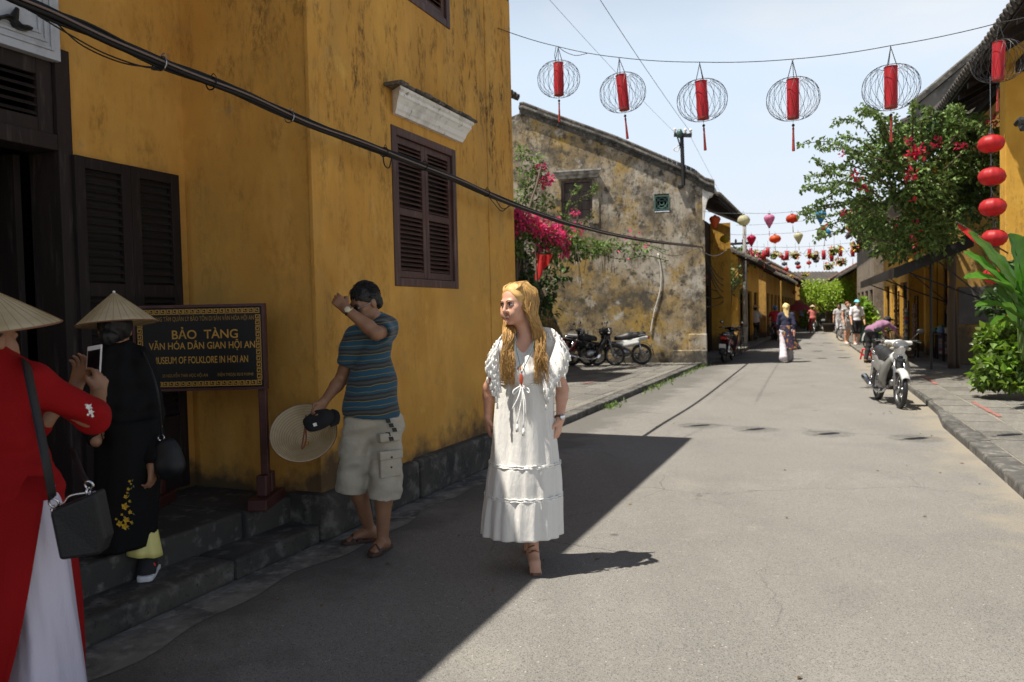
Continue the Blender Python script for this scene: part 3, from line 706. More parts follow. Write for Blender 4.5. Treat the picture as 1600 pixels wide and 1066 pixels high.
# ------------------------------------------------------------------ generic street houses farther on
def house(label, fr, s0, s1, tf, side, depth, ez, rz, wallm, bays, over=.7, endwall=True, tile=True, name='street_house', roofm=None, open_=.45, upper=False):
    U, N_, P = (UA, NA, A) if fr == 'A' else (UB, NB, B)
    r = thing(name, label, 'building', P(s0, tf)); out = -N_ * side     # towards the street
    L_ = s1 - s0; bw = L_ / bays; hs = [(bw * (k + .5 - open_ * .72), bw * (k + .5 + open_ * .72), 0, min(2.35, ez * .72)) for k in range(bays)]
    if upper: hs += [(bw * (k + .3), bw * (k + .7), ez * .62, ez * .86) for k in range(bays) if 2.35 < ez * .62]
    wall('wall', r, P(s0, tf), U, L_, ez, out, wallm, hs, th=.2)
    for k, h in enumerate(hs):
        g = G(); o = P(s0 + h[0], tf, h[2]) - out * .1; wd = h[1] - h[0]; hh = h[3] - h[2]
        for a in (0, wd - .08): g.par(o + U * a, U * .08, -out * .06, ZV * hh)
        g.par(o + U * .08 + ZV * (hh - .1), U * (wd - .16), -out * .06, ZV * .1)
        nl = 4
        for j in (0, nl - 1): g.par(o + U * (.085 + (wd - .17) * j / nl) - out * .08, U * ((wd - .17) / nl - .01), -out * .04, ZV * (hh - .11))
        d_ = g.build('door_frame' if h[2] == 0 else 'window', m_wood_worn, r)
        g = G(); g.par(o - out * .8, U * wd, -out * .05, ZV * hh); g.build('backing', m_dark, d_)
    rid = tf + side * depth / 2
    def roofz(a): return ez + (rz - ez) * (1 - abs(a - depth / 2) / (depth / 2))
    for s, nrm in ((s0, -U), (s1, U)):
        wall('wall', r, P(s, tf + side * .201) + (-nrm * .0), N_ * side, depth - .2, ez, nrm, wallm if endwall is True else endwall, th=.2, top=lambda a: roofz(a + .2))
    up = (N_ * side * (depth / 2 + over) + ZV * (rz - ez) * (1 + over / (depth / 2)))
    e = P(s0 - .2, tf - side * over, ez - (rz - ez) * over / (depth / 2) + .06)
    tiles(r, e, e + U * (L_ + .4), up, pitch=.24 if tile else .5, r=.085, ends=tile, mat=roofm)
    b = G(); b.par(e + up - ZV * .04, U * (L_ + .4), N_ * side * depth / 2 - ZV * (rz - ez), ZV * .05); b.build('roof', roofm or m_rtile, r)
    b = G(); b.tube([e + up + ZV * .05 + U * (-.1), e + up + ZV * .05 + U * (L_ + .5)], .13, 8); b.build('ridge', m_verge, r)
    for k in range(max(2, int(L_ / .9))):
        pass
    g = G(); n_r = max(3, int(L_ / .8))
    for k in range(n_r): g.par(e + U * (.2 + (L_) * k / n_r) - ZV * .10, U * .07, up.normalized() * (over * 1.25), -ZV * .08)
    g.build('rafter', m_wood_worn, r)
    return r
# ------------------------------------------------------------------ right side: the big-eaved house, the gabled shop
pr = at(1575, 400, 13.3); sR, tR = sB(pr), pr.dot(NB)
r1h = thing('eaved_house', 'ochre house at the right edge under a big dark tiled eave', 'building', B(sR, tR))
wall('wall', r1h, B(sR, tR), NB, 3.2, 6.1, -UB, m_yellow2, th=.3, z0=.1)
wall('wall', r1h, B(sR, tR + .9), UB, 2.6, 6.1, -NB, m_yellow2, th=.25, z0=.1)
g = G(); g.par(B(sR - .05, tR - .05, .1), NB * .34, UB * .4, ZV * 6.0); g.build('pillar', m_yellow2, r1h, bev=.015)
pe0, pe1 = onB(1575, 6, 2.9), onB(1471, 178, 2.9); ez = (pe0.z + pe1.z) / 2
se = sB(at(1490, 500, 18.6)) - .2  # eave lengthened beyond its visible end to shade the shop gable
tiles(r1h, B(8.5, 2.9, ez), B(se, 2.9, ez), NB * 4.2 + ZV * 2.2, pitch=.2, r=.075)
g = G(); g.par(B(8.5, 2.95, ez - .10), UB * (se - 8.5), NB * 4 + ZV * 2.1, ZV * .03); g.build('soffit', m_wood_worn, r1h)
g = G()
for k in range(14): g.par(B(8.7 + k * (se - 8.9) / 14, 2.98, ez - .12), UB * .08, NB * 2.4 + ZV * 1.26, -ZV * .10)
g.build('rafter', m_wood_worn, r1h)
g = G(); g.par(B(8.5, 3.5, ez - .30), UB * (se - 8.5), NB * .14, ZV * .18); g.build('eave_beam', m_wood_worn, r1h)
g = G(); c = onB(1597, 187, tR - .12); g.tube(curve([c + UB * .3, c, c - ZV * .12, c - ZV * .16 - UB * .12], 4), .05, 6); g.build('bracket', m_black, r1h)

# rough brown goods panels hung beside the shop opening
m_rattan = M('brown carved wares', (.16, .085, .05), .8, layers=[(22, .4, .65, (.05, .028, .02)), (40, .55, .7, (.30, .18, .11))], bump=[(30, .7)])
m_goods = [M('wares ' + str(i), c, .6) for i, c in enumerate([(.30, .05, .05), (.06, .08, .25), (.45, .33, .12), (.10, .09, .09), (.4, .36, .3), (.08, .2, .18)])]
pg = at(1490, 500, 18.6); sG, tG = sB(pg), pg.dot(NB)
m_shop = stucco('shop ochre', (.42, .25, .065), (.06, .05, .04), 77.0, 1.4, .75)  # ochre and mould deepened to carry the gable's shade; grey foot its own
r2h = thing('gabled_shop', 'ochre shophouse with dark open front, grey plaque and a steep grey gable on the right', 'building', B(sG, tG))
def on2(px, py, off=0.): return onplane(px, py, B(sG - off, tG), UB)
def t2(px, py): return on2(px, py).dot(NB)
ta = t2(1428, 170); zc, zr = on2(1428, 168).z, on2(1511, 99).z; tr_ = t2(1511, 99)
sl = (zr - zc) / (tr_ - ta)
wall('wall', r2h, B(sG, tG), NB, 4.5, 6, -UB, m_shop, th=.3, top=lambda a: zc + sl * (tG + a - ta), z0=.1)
g = G(); P_ = lambda t, z: B(sG - .12, t, z)
g.prism([P_(ta, zc - .02), P_(tG + 4.4, zc + sl * (tG + 4.4 - ta)), P_(tG + 4.4, zc + sl * (tG + 4.4 - ta) - .9), P_(ta + 1.0, zc - .45), P_(ta + .05, zc - .40)], UB * .5); g.build('gable', m_greywall, r2h)
G().loft([[B(sG - .2, t, zc + sl * (t - ta) + z) + UB * s for s, z in ((0, .002), (0, .14), (.1, .2), (.5, .2), (.5, .002))] for t in np.linspace(ta - .06, tG + 4.4, 16)]).build('verge', m_verge, r2h)
ev = B(sG - .12, ta - .25, zc - .35)
tiles(r2h, ev, ev + UB * 9.3, NB * 4.6 + ZV * 2.2, pitch=.22, r=.08)
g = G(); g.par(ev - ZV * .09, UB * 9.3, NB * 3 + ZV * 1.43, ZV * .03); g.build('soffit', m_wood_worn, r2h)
for k in range(3):
    g = G(); g.par(B(sG + .35 + k * 3.9, tG - .02, .1), UB * .34, NB * .3, ZV * 5.6); g.build('pillar', m_yellow2, r2h, bev=.01)
wall('wall', r2h, B(sG + .3, tG + .3), UB, 8.8, 5.9, -NB, m_yellow2, [(.45, 3.95, .1, 3.0), (4.35, 7.9, .1, 3.0)], th=.15, z0=.1)
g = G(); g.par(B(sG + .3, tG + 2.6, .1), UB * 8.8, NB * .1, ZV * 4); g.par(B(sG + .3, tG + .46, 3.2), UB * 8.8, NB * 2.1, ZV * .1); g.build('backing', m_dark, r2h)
for k in range(26):
    for j in range(2):
        a_ = .5 + 7.2 * (k + .5) / 26; q = G(); q.par(B(sG + .3 + a_, tG + .62 + .08 * (k % 3), .3 + j * 1.25), UB * .24, NB * .05, ZV * RND.uniform(.8, 1.15)); q.build('ware_panel', (m_rattan, m_wood_worn, m_rattan, m_goods[k % 6])[(k * 3 + j) % 4], r2h)
q0, q1 = on2(1497, 449), on2(1561, 506)
g = G(); g.par(B(sG - .05, q0.dot(NB), q1.z), NB * (q1.dot(NB) - q0.dot(NB)), UB * .045, ZV * (q0.z - q1.z)); g.build('plaque', M('dull slate plaque', (.075, .07, .068), .6, layers=[(5, .4, .7, (.11, .10, .095))]), r2h, bev=.006)
for i, (px, y0_, y1_, Y) in enumerate(((1403, 455, 512, 24.5), (1418, 470, 520, 23.0), (1432, 462, 508, 21.8))):
    a = at(px, y1_, Y); hgt = at(px, y0_, Y).z - a.z
    rt = thing('wares_rack', ('tall rack of carved brown wares by the ochre pillar of the shop', 'rack of small hanging trinkets between two brown racks', 'brown rattan wares rack at the mouth of the dark shop')[i], 'rack', (a.x, a.y, .095))
    base = Vector((a.x, a.y, .095)); top = a.z + hgt
    g = G()
    for e in (-.28, .28): g.tube([base + UB * e, base + UB * e + ZV * (top - .095)], .022, 6)
    for z in (.2, .7, 1.2, top - .15): g.par(base + UB * -.28 + ZV * z - NB * .02, UB * .56, NB * .03, ZV * .03)
    g.build('frame', m_wood_worn, rt)
    for k in range(9):
        for j in range(4):
            q = G(); c = base + UB * (-.21 + .14 * j) + ZV * (.35 + k * (top - .6) / 9) - NB * .05
            (q.ell(c, (.055, .035, .07), None, 7, 5) if (i == 1 or (k + j) % 3 == 0) else q.box(c, (.11, .05, .12), basis(UB, NB, ZV)))
            q.build('ware', m_rattan if i != 1 else m_goods[(k * 5 + j) % 6], rt)
st_ = thing('shop_table', 'dark table heaped with small wares inside the open shop front', 'table', at(1462, 560, 20.6).xy.to_3d() + ZV * .095)
b0 = st_.location.copy()
g = G(); g.par(b0 - UB * .9 + ZV * .66, UB * 1.9, NB * .75, ZV * .05); g.build('tabletop', m_wood_worn, st_)
for a in (-.85, .9):
    for t in (.03, .66): q = G(); q.par(b0 + UB * a + NB * t, UB * .06, NB * .06, ZV * .66); q.build('leg', m_wood_worn, st_)
for k in range(46):
    c = b0 + UB * RND.uniform(-.85, .95) + NB * RND.uniform(.05, .7) + ZV * (.71 + RND.uniform(.0, .02)); s = RND.uniform(.05, .11)
    q = G(); (q.lathe([(s * .6, 0), (s, s * .5), (s * .7, s * 1.4), (s * .4, s * 2)], c, None, 7) if k % 2 else q.par(c, UB * s * 1.6, NB * s, ZV * s * 1.5)); o = q.build('souvenir', m_goods[k % 6]); tag(o, ['brick shaped trinket heaped on the dark shop table','little turned vase heaped on the dark shop table'][k % 2], 'souvenir', ['boxes heaped on the shop table','vases heaped on the shop table'][k % 2])

# awning with struts
aw = thing('awning', 'black sloping shop awning on thin iron struts', 'awning', onB(1399, 421, 2.0))
oz = onB(1399, 421, 2.0).z; s_a, s_b = sB(onB(1399, 421, 2.0)), sB(onB(1346, 441, 2.0)); iz = oz + .62
g = G(); g.par(B(s_a, 2.0, oz), UB * (s_b - s_a), NB * 1.5 + ZV * .62, ZV * .035); g.build('sheet', m_blackmetal, aw)
g = G(); g.par(B(s_a - .03, 2.0 - .03, oz - .18), UB * (s_b - s_a + .06), NB * .03, ZV * .22); g.par(B(s_a - .03, 2.0, oz - .20), UB * .03, NB * 1.5 + ZV * .62, ZV * .24); g.build('valance', m_black, aw)
g = G()
for s in (s_a + .1, (s_a + s_b) / 2, s_b - .1):
    g = G(); g.tube([B(s, 2.08, oz), B(s, tG + .28, oz - .75)], .018, 5); g.tube([B(s, 2.7, oz + .28), B(s, tG + .28, oz - .75)], .014, 5); g.build('strut', m_blackmetal, aw)
g = G(); pp = B(s_a + .4, 2.75, .125); g.tube([pp, pp + ZV * (oz + .1)], .028, 6); g.build('post', m_blackmetal, aw)

# A-frame menu board, stool, planters
ab = thing('menu_board', 'a-frame board covered in small colour pictures under an orange heading', 'sign', gnd(1480, 561, .095))
bx = NB * 1; o_ = ab.location.copy(); wdt = .50; hgt = .86
tilt = (ZV * .97 + UB * .2).normalized()
g = G(); g.par(o_ - bx * wdt / 2, bx * .04, tilt * hgt, -UB * .03); g.par(o_ + bx * (wdt / 2 - .04), bx * .04, tilt * hgt, -UB * .03); g.par(o_ - bx * (wdt / 2 - .04) + tilt * (hgt - .05), bx * (wdt - .08), tilt * .05, -UB * .028)
tl2 = (ZV * .97 - UB * .2).normalized(); b2 = o_ + UB * .34
for e in (-wdt / 2, wdt / 2 - .04): g.par(b2 + bx * e, bx * .04, tl2 * (hgt - .02), UB * .03)
g.build('frame', m_wood_worn, ab)
g = G(); g.par(o_ - bx * (wdt / 2 - .04) + tilt * .12, bx * (wdt - .08), tilt * (hgt - .18), -UB * .012); bp = g.build('board', M('dull violet print', (.20, .12, .20), .4), ab)
pcs = [M('print ' + str(i), c, .4) for i, c in enumerate([(.5, .42, .35), (.30, .08, .07), (.15, .25, .42), (.5, .3, .1), (.35, .35, .38), (.12, .1, .14)])]
for j in range(6):
    for k in range(4):
        q = G(); q.par(o_ - bx * (wdt / 2 - .06) + bx * (k * .10) + tilt * (.15 + j * .085) - UB * .013, bx * .085, tilt * .06, -UB * .004); q.build('picture', pcs[(j * 7 + k * 3) % 6], bp)
q = G(); q.par(o_ - bx * (wdt / 2 - .05) + tilt * (hgt - .15) - UB * .013, bx * (wdt - .1), tilt * .08, -UB * .004); q.build('heading', M('orange print', (.55, .14, .03), .5), bp)

stl = thing('plastic_stool', 'low red plastic stool on the right footway', 'stool', gnd(1357, 562, .095))
g = G(); o_ = stl.location.copy(); g.par(o_ + Vector((-.13, -.13, .27)), (.26, 0, 0), (0, .26, 0), (0, 0, .03)); g.build('seat', m_red, stl, bev=.012)
for sx in (-1, 1):
    for sy in (-1, 1): q = G(); q.loft([[o_ + Vector((sx * (c + i * .035), sy * (c + j * .035), z)) for i, j in ((-.5, -.5), (.5, -.5), (.5, .5), (-.5, .5))] for z, c in ((.27, .11), (0, .155))]); q.build('leg', m_red, stl)
g = G()
for sx in (-1, 1): g.beam(o_ + Vector((sx * .135, -.135, .12)), o_ + Vector((sx * .135, .135, .12)), .015, .03); g.beam(o_ + Vector((-.135, sx * .135, .12)), o_ + Vector((.135, sx * .135, .12)), .014, .03)
g.build('stretcher', m_red, stl)
m_teal = M('teal glazed pot', (.03, .12, .11), .4, layers=[(8, .5, .7, (.02, .07, .065))])

# ------------------------------------------------------------------ plants
def rnd_dir(): 
    v = Vector((RND.gauss(0, 1), RND.gauss(0, 1), RND.gauss(0, 1))); return v.normalized()
from mathutils import noise as mnoise
def clump(g, c, rad, n, size, droop=.3, shell=.5, gap=None):
    c = Vector(c)
    for _ in range(n):
        d = rnd_dir(); k = RND.random() ** (shell); p = c + Vector((d.x * rad[0], d.y * rad[1], d.z * rad[2])) * k
        if gap is not None and mnoise.noise(p * 1.9) < gap: continue
        l = size * RND.uniform(.5, 1.45); dd = (d * .7 + rnd_dir() * .8 - ZV * droop).normalized()
        g.leaf(p, dd, (ZV + rnd_dir() * .7).normalized(), l, l * RND.uniform(.5, .75))
def along(g, pts, n, size, spread, droop=.2):
    P = curve(pts, 8)
    for _ in range(n):
        u = RND.random() * (len(P) - 1); i = int(u); p = P[i].lerp(P[min(i + 1, len(P) - 1)], u - i) + rnd_dir() * spread * RND.random()
        l = size * RND.uniform(.6, 1.3); g.leaf(p, (rnd_dir() - ZV * droop).normalized(), (ZV + rnd_dir() * .8).normalized(), l, l * .65)
# right bougainvillea
bg_ = thing('bougainvillea', 'big green bougainvillea with crimson flowers spilling over the right footway', 'bougainvillea', at(1487, 545, 17.6).xy.to_3d() + ZV * .095)
lf, fl, sm, ld = G(), G(), G(), G()
root = at(1487, 400, 17.0); hub = at(1452, 300, 16.6)
sm.tube(curve([bg_.location, at(1486, 480, 17.4), root, hub, at(1420, 250, 16)], 6), [.085] * 7 + [.07] * 6 + [.06] * 6 + [.05] * 6, 7)
sm.tube(curve([bg_.location + Vector((.14, 0, 0)), at(1491, 470, 17.5), at(1480, 360, 16.8), at(1500, 280, 16)], 6), .05, 6)
for px, py, Y, rx, rz, n in ((1400, 235, 15.6, 55, 40, 620), (1460, 230, 15.8, 70, 45, 700), (1515, 225, 15.4, 50, 45, 420), (1420, 290, 15.5, 75, 50, 1100), (1480, 300, 16.2, 60, 60, 700),
                             (1375, 330, 16, 45, 40, 700), (1430, 355, 16, 60, 45, 900), (1395, 375, 16.8, 42, 30, 520), (1362, 350, 17.4, 25, 34, 300), (1343, 342, 17.5, 18, 26, 180), (1470, 370, 16.8, 40, 40, 420), (1500, 300, 17.6, 45, 50, 500), (1545, 330, 17.4, 40, 50, 420), (1525, 260, 17.2, 40, 40, 380), (1530, 250, 15.2, 36, 40, 420), (1520, 300, 15.8, 40, 45, 480), (1500, 200, 15.6, 40, 24, 300), (1390, 200, 15.2, 22, 18, 140), (1445, 185, 15.2, 22, 20, 140)):  # rearmost clumps on the right are added to shade the shop gable
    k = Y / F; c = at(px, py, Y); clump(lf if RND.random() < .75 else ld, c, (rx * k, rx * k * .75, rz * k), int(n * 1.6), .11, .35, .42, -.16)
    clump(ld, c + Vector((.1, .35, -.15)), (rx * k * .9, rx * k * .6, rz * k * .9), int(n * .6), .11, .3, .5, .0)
sprays = [((1440, 265), (1360, 245), (1300, 222), (1247, 226)), ((1400, 290), (1340, 270), (1300, 262), (1270, 248)), ((1400, 300), (1340, 262), (1310, 262), (1285, 266)), ((1380, 310), (1330, 285), (1300, 292), (1276, 297)),
          ((1370, 340), (1320, 300), (1290, 312), (1270, 322)), ((1400, 250), (1370, 232), (1340, 240), (1318, 262)), ((1400, 240), (1375, 205), (1385, 190), (1400, 180)), ((1440, 230), (1440, 195), (1450, 178), (1448, 168)),
          ((1370, 300), (1340, 290), (1320, 300), (1290, 290)), ((1500, 240), (1530, 200), (1550, 205), (1568, 222)), ((1400, 380), (1350, 370), (1330, 350), (1318, 345)), ((1390, 270), (1350, 255), (1330, 245), (1325, 232)), ((1480, 235), (1500, 205), (1520, 195), (1535, 200)),
          ((1390, 320), (1360, 318), (1335, 318), (1325, 312))]
for _ in range(22):
    a = RND.uniform(-2.2, 1.3); c0 = (1425 + 60 * math.sin(a), 300 - 60 * math.cos(a)); L0 = RND.uniform(95, 135); sprays.append((c0, (c0[0] + math.sin(a) * L0 * .4, c0[1] - math.cos(a) * L0 * .5), (c0[0] + math.sin(a) * L0 * .75, c0[1] - math.cos(a) * L0 * .7 + 4), (c0[0] + math.sin(a) * L0, c0[1] - math.cos(a) * L0 * .75 + RND.uniform(5, 22))))
for s_ in sprays:
    Y0 = RND.uniform(15, 15.8); pts = [at(x_, y_, Y0 - .4 * i) for i, (x_, y_) in enumerate(s_)]
    sm.tube(curve(pts, 6), [.02 - .0009 * i for i in range(19)], 4); along(lf, pts, 130, .085, .085)
for px, py, Y, n, sp in ((1432, 235, 14.6, 34, .14), (1428, 243, 14.6, 28, .12), (1424, 272, 14.6, 22, .10), (1422, 278, 14.7, 16, .08), (1463, 224, 14.6, 14, .08), (1502, 228, 14.6, 16, .09), (1338, 274, 14.2, 14, .07), (1348, 296, 14.6, 10, .05), (1430, 312, 14.8, 8, .07), (1315, 243, 13.9, 7, .05), (1419, 217, 14.5, 6, .04), (1467, 226, 14.5, 10, .1), (1561, 188, 14, 30, .12), (1450, 245, 14.6, 6, .06)):
    clump(fl, at(px, py, Y), (sp, sp, sp), n, .085, 0)
for px, py in ((1430, 373), (1433, 385), (1430, 355), (1398, 352)): clump(fl, at(px, py, 15.2), (.1, .1, .16), 6, .07)
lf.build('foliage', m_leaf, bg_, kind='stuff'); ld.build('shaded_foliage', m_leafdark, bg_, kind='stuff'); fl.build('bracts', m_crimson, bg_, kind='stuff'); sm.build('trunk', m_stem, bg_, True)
# left bougainvillea
bl = thing('bougainvillea', 'pink flowering bougainvillea hanging beside the ochre museum corner towards the weathered gable', 'bougainvillea', at(803, 560, 18.6).xy.to_3d())
lf, fl, sm, ld = G(), G(), G(), G()
at0 = at
def at(x, y, Y): return at0(x, y, Y if Y > 20.3 else min(20.6, 18.4 + (Y - 15) * .52))
sm.tube(curve([bl.location, at(806, 450, 15.2), at(812, 380, 15.5), at(850, 370, 16.3), at(905, 378, 18)], 6), [.06] * 13 + [.04] * 12, 6)
sm.tube(curve([at(806, 450, 15.2), at(826, 330, 16), at(838, 290, 18), at(848, 250, 20)], 6), .03, 5)
for px, py, Y, rx, rz, n in ((812, 352, 15.3, 32, 28, 330), (845, 368, 16, 32, 25, 300), (885, 376, 17, 32, 22, 260), (925, 388, 18.5, 32, 16, 190), (800, 385, 15, 26, 28, 220), (850, 395, 16.3, 30, 20, 220), (900, 395, 17.6, 20, 16, 110), (955, 386, 19.6, 28, 12, 90), (990, 388, 20.4, 32, 8, 60), (838, 270, 19.8, 16, 40, 160), (818, 300, 19, 16, 45, 180), (850, 318, 19.8, 18, 16, 80), (815, 240, 19.5, 10, 20, 60)):
    k = Y / F; clump(lf, at(px, py, Y), (rx * k, rx * k * .8, rz * k), int(n * 1.3), .11, .35, .5)
for px, py, Y, rx, n in ((800, 335, 15, 16, 120), (815, 345, 14.9, 22, 150), (838, 352, 15.4, 26, 150), (858, 366, 15.8, 24, 120), (876, 372, 16.3, 18, 80), (800, 362, 14.8, 16, 80), (882, 395, 16.8, 10, 40), (845, 392, 15.9, 14, 30), (868, 350, 16.6, 16, 40), (853, 283, 19.4, 12, 60), (843, 262, 19.6, 9, 20), (897, 333, 21.3, 7, 16), (900, 360, 17.4, 14, 26), (985, 385, 20.4, 30, 10)):
    k = Y / F; clump(fl, at(px, py, Y), (rx * k, rx * k, rx * k * .8), int(n * 1.8), .10, .1)
for pts in (((880, 385, 16.8), (940, 385, 18.6), (1000, 382, 20.4), (1045, 392, 20.9)), ((930, 290, 21.1), (928, 300, 21.1), (905, 312, 21.1), (888, 345, 21.1)), ((880, 345, 21), (884, 330, 21), (896, 300, 21), (906, 292, 21)), ((930, 330, 21.1), (915, 345, 21.1), (890, 350, 21.1), (870, 330, 20.8)), ((930, 395, 18), (970, 405, 19.5), (1010, 400, 20.5), (1045, 408, 21))):
    P = [at(*q) for q in pts]; sm.tube(curve(P, 6), .009, 4); along(lf, P, 90, .085, .12)
for _ in range(30):
    a = at(RND.uniform(800, 960), RND.uniform(380, 395), RND.uniform(15, 18.6)); sm.tube([a, a - ZV * RND.uniform(.3, 1.0) + rnd_dir() * .12], .007, 3)
lf.build('foliage', m_leaf, bl, kind='stuff'); fl.build('bracts', m_pink, bl, kind='stuff'); sm.build('stem', m_stem, bl, True)
at = at0
# dark creeper in the yard corner
cr = thing('creeper', 'dark green creeper growing in the shaded corner by the weathered gable', 'plant', at(822, 575, 19).xy.to_3d())
lf, sm = G(), G()
for px, py, Y, rx, rz, n in ((815, 440, 19.5, 18, 60, 300), (828, 520, 19.5, 22, 50, 260), (850, 470, 20.5, 26, 36, 160), (868, 430, 20.5, 24, 26, 90)):
    k = Y / F; clump(lf, at(px, py, Y), (rx * k, rx * k * .6, rz * k), n, .16)
sm.tube(curve([cr.location, at(818, 480, 19.5), at(815, 400, 19.5)], 5), .04, 5)
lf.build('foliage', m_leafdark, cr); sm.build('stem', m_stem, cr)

# big-leaved plant at the right edge: every leaf a piece
m_banana = M('broad glossy leaf', (.085, .22, .022), .38, trans=.35, layers=[(8, .45, .7, (.12, .27, .035), (1, 1, .3))], rand=.3)
hp = thing('broadleaf_plant', 'tall plant with broad bright green blades by the right pillar', 'plant', gnd(1588, 606, .095) + UB * .1)
def blade(parent, base, mid, tip, w_, nrm, mat):
    P = curve([base, mid, tip], 7); g = G(); rows = []; n = len(P)
    for i, p in enumerate(P):
        u = i / (n - 1); d = (P[min(i + 1, n - 1)] - P[max(i - 1, 0)]).normalized(); x = d.cross(nrm).normalized(); z = x.cross(d)
        ww = w_ * (max(.02, math.sin(PI * min(1, u * .93 + .06)) ** .7)) * (1 + .05 * math.sin(i * 2.3))
        rows.append([p + x * (ww * k) + z * (abs(k) * ww * .38 + .012 * math.sin(i * 1.9 + k * 3)) for k in (-1, -.5, 0, .5, 1)])
    g.sheet(rows); g.tube(P, [.012 * (1 - .8 * i / n) for i in range(n)], 5)
    g.build('leaf_blade', mat, parent, True)
for b_, m_, t_, w_ in (((1600, 470, 11.2), (1560, 420, 11), (1512, 362, 10.7), .30), ((1600, 480, 11), (1552, 430, 10.7), (1506, 394, 10.5), .20), ((1602, 470, 11), (1592, 410, 10.8), (1576, 365, 10.7), .26), ((1598, 470, 11), (1550, 438, 10.5), (1506, 434, 10.3), .13), ((1605, 465, 11.4), (1620, 400, 11.6), (1640, 330, 11.8), .25), ((1600, 500, 11), (1560, 478, 10.6), (1523, 478, 10.5), .10),
                       ((1600, 500, 11.2), (1570, 450, 10.9), (1555, 420, 10.7), .14), ((1600, 520, 11.3), (1580, 470, 11.5), (1562, 440, 11.7), .16), ((1606, 500, 11), (1616, 450, 10.8), (1630, 420, 10.6), .2), ((1600, 520, 11.2), (1572, 500, 11), (1548, 508, 10.8), .09)):
    blade(hp, at(*b_), at(*m_), at(*t_), w_, Vector((-.25, -.55, .8)).normalized(), m_banana)
g = G()
for dx, top in ((0, (1602, 470)), (.1, (1598, 500)), (-.08, (1606, 490)), (.05, (1590, 470))): g.tube([hp.location + UB * dx, at(1596, 560, 11.4) + UB * dx, at(*top, 11.1)], [.03, .026, .018], 6)
g.build('stem', M('green stem', (.10, .16, .04), .6), hp, True)
bu = thing('bush', 'dense bush of sunlit yellow green leaves at the foot of the broad leaved plant', 'bush', gnd(1568, 606, .095))
lf, sm, l2 = G(), G(), G()
m_bush = M('waxy yellow green leaves', (.15, .25, .02), .4, island=.55, trans=.3)
for px, py, Y, rx, rz, n in ((1570, 555, 11.9, 40, 48, 620), (1555, 580, 11.7, 30, 26, 300), (1595, 565, 11.6, 34, 42, 420), (1550, 530, 12, 22, 20, 200), (1582, 520, 12, 26, 18, 160), (1600, 600, 11.5, 40, 12, 140), (1536, 596, 11.9, 14, 10, 30), (1530, 600, 12, 16, 6, 22)):
    k = Y / F; clump(lf, at(px, py, Y), (rx * k, rx * k, rz * k), int(n * .8), .12, .1, .35); clump(l2, at(px, py, Y), (rx * k * .85, rx * k * .85, rz * k * .85), int(n * .7), .12)
for _ in range(26): d = rnd_dir(); sm.tube([bu.location + Vector((d.x * .12, d.y * .12, 0)), bu.location + Vector((d.x * .4, d.y * .3, .55 + .3 * abs(d.z)))], .012, 4)
lf.build('foliage', m_bush, bu); l2.build('inner_foliage', m_leaf, bu); sm.build('stem', m_stem, bu)
l2 = G()
for px, py, Y, rx, rz, n in ((1575, 480, 12.4, 36, 34, 260), (1590, 440, 12.6, 30, 40, 220)):
    k = Y / F; clump(l2, at(px, py, Y), (rx * k, rx * k, rz * k), n, .16)
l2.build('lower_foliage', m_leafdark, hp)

# ------------------------------------------------------------------ far buildings
m_y3 = stucco('dulled ochre wall', (.52, .31, .08), (.07, .06, .05), 51.0, 1.0, .4)  # ochre dulled and dirtied to stand in for shade on the far walls
m_brown = M('brown stained gable', (.19, .145, .10), .9, layers=[(1.5, .4, .65, (.10, .08, .062)), (6, .5, .7, (.27, .21, .14))], bump=[(9, .3)])
m_roofred = M('faded red roof tile', (.17, .075, .055), .9, layers=[(5, .4, .65, (.085, .05, .04))], rand=.2)
house('ochre house with a low dark tiled eave beyond the weathered gable', 'A', 31.0, 39.5, -3.55, -1, 7, 3.7, 5.4, m_yellow2, 3, over=.75)
house('narrow ochre shophouse behind the leaning utility pole', 'A', 40.5, 51, -3.3, -1, 7, 3.5, 5.2, m_y3, 4, over=1.0, tile=False)
house('long ochre shophouse with red faded roof far along the left side', 'A', 52, 70, -3.3, -1, 8, 3.9, 6.0, m_y3, 6, over=1.0, tile=False, roofm=m_roofred)
house('farthest ochre shophouse on the left side', 'A', 71, 92, -3.0, -1, 8, 4.2, 6.6, m_y3, 7, over=1.0, tile=False, upper=True)
house('ochre shophouse with dark posts behind the couple', 'B', 27.5, 35.2, 3.3, 1, 8, 3.9, 5.6, m_yellow2, 3, over=.5, open_=.5)
house('shophouse with a brown stained gable rising behind the right bougainvillea', 'B', 38.5, 49, 3.2, 1, 12, 5.9, 9.6, m_brown, 4, over=.6, tile=False)
house('ochre shophouse half hidden by the lime green street tree', 'B', 51, 68, 3.4, 1, 8, 4.0, 6.3, m_y3, 5, over=1.0, tile=False)
house('farthest ochre shophouse on the right side', 'B', 69, 90, 3.2, 1, 8, 4.3, 6.6, m_y3, 6, over=1.0, tile=False, roofm=m_roofred)
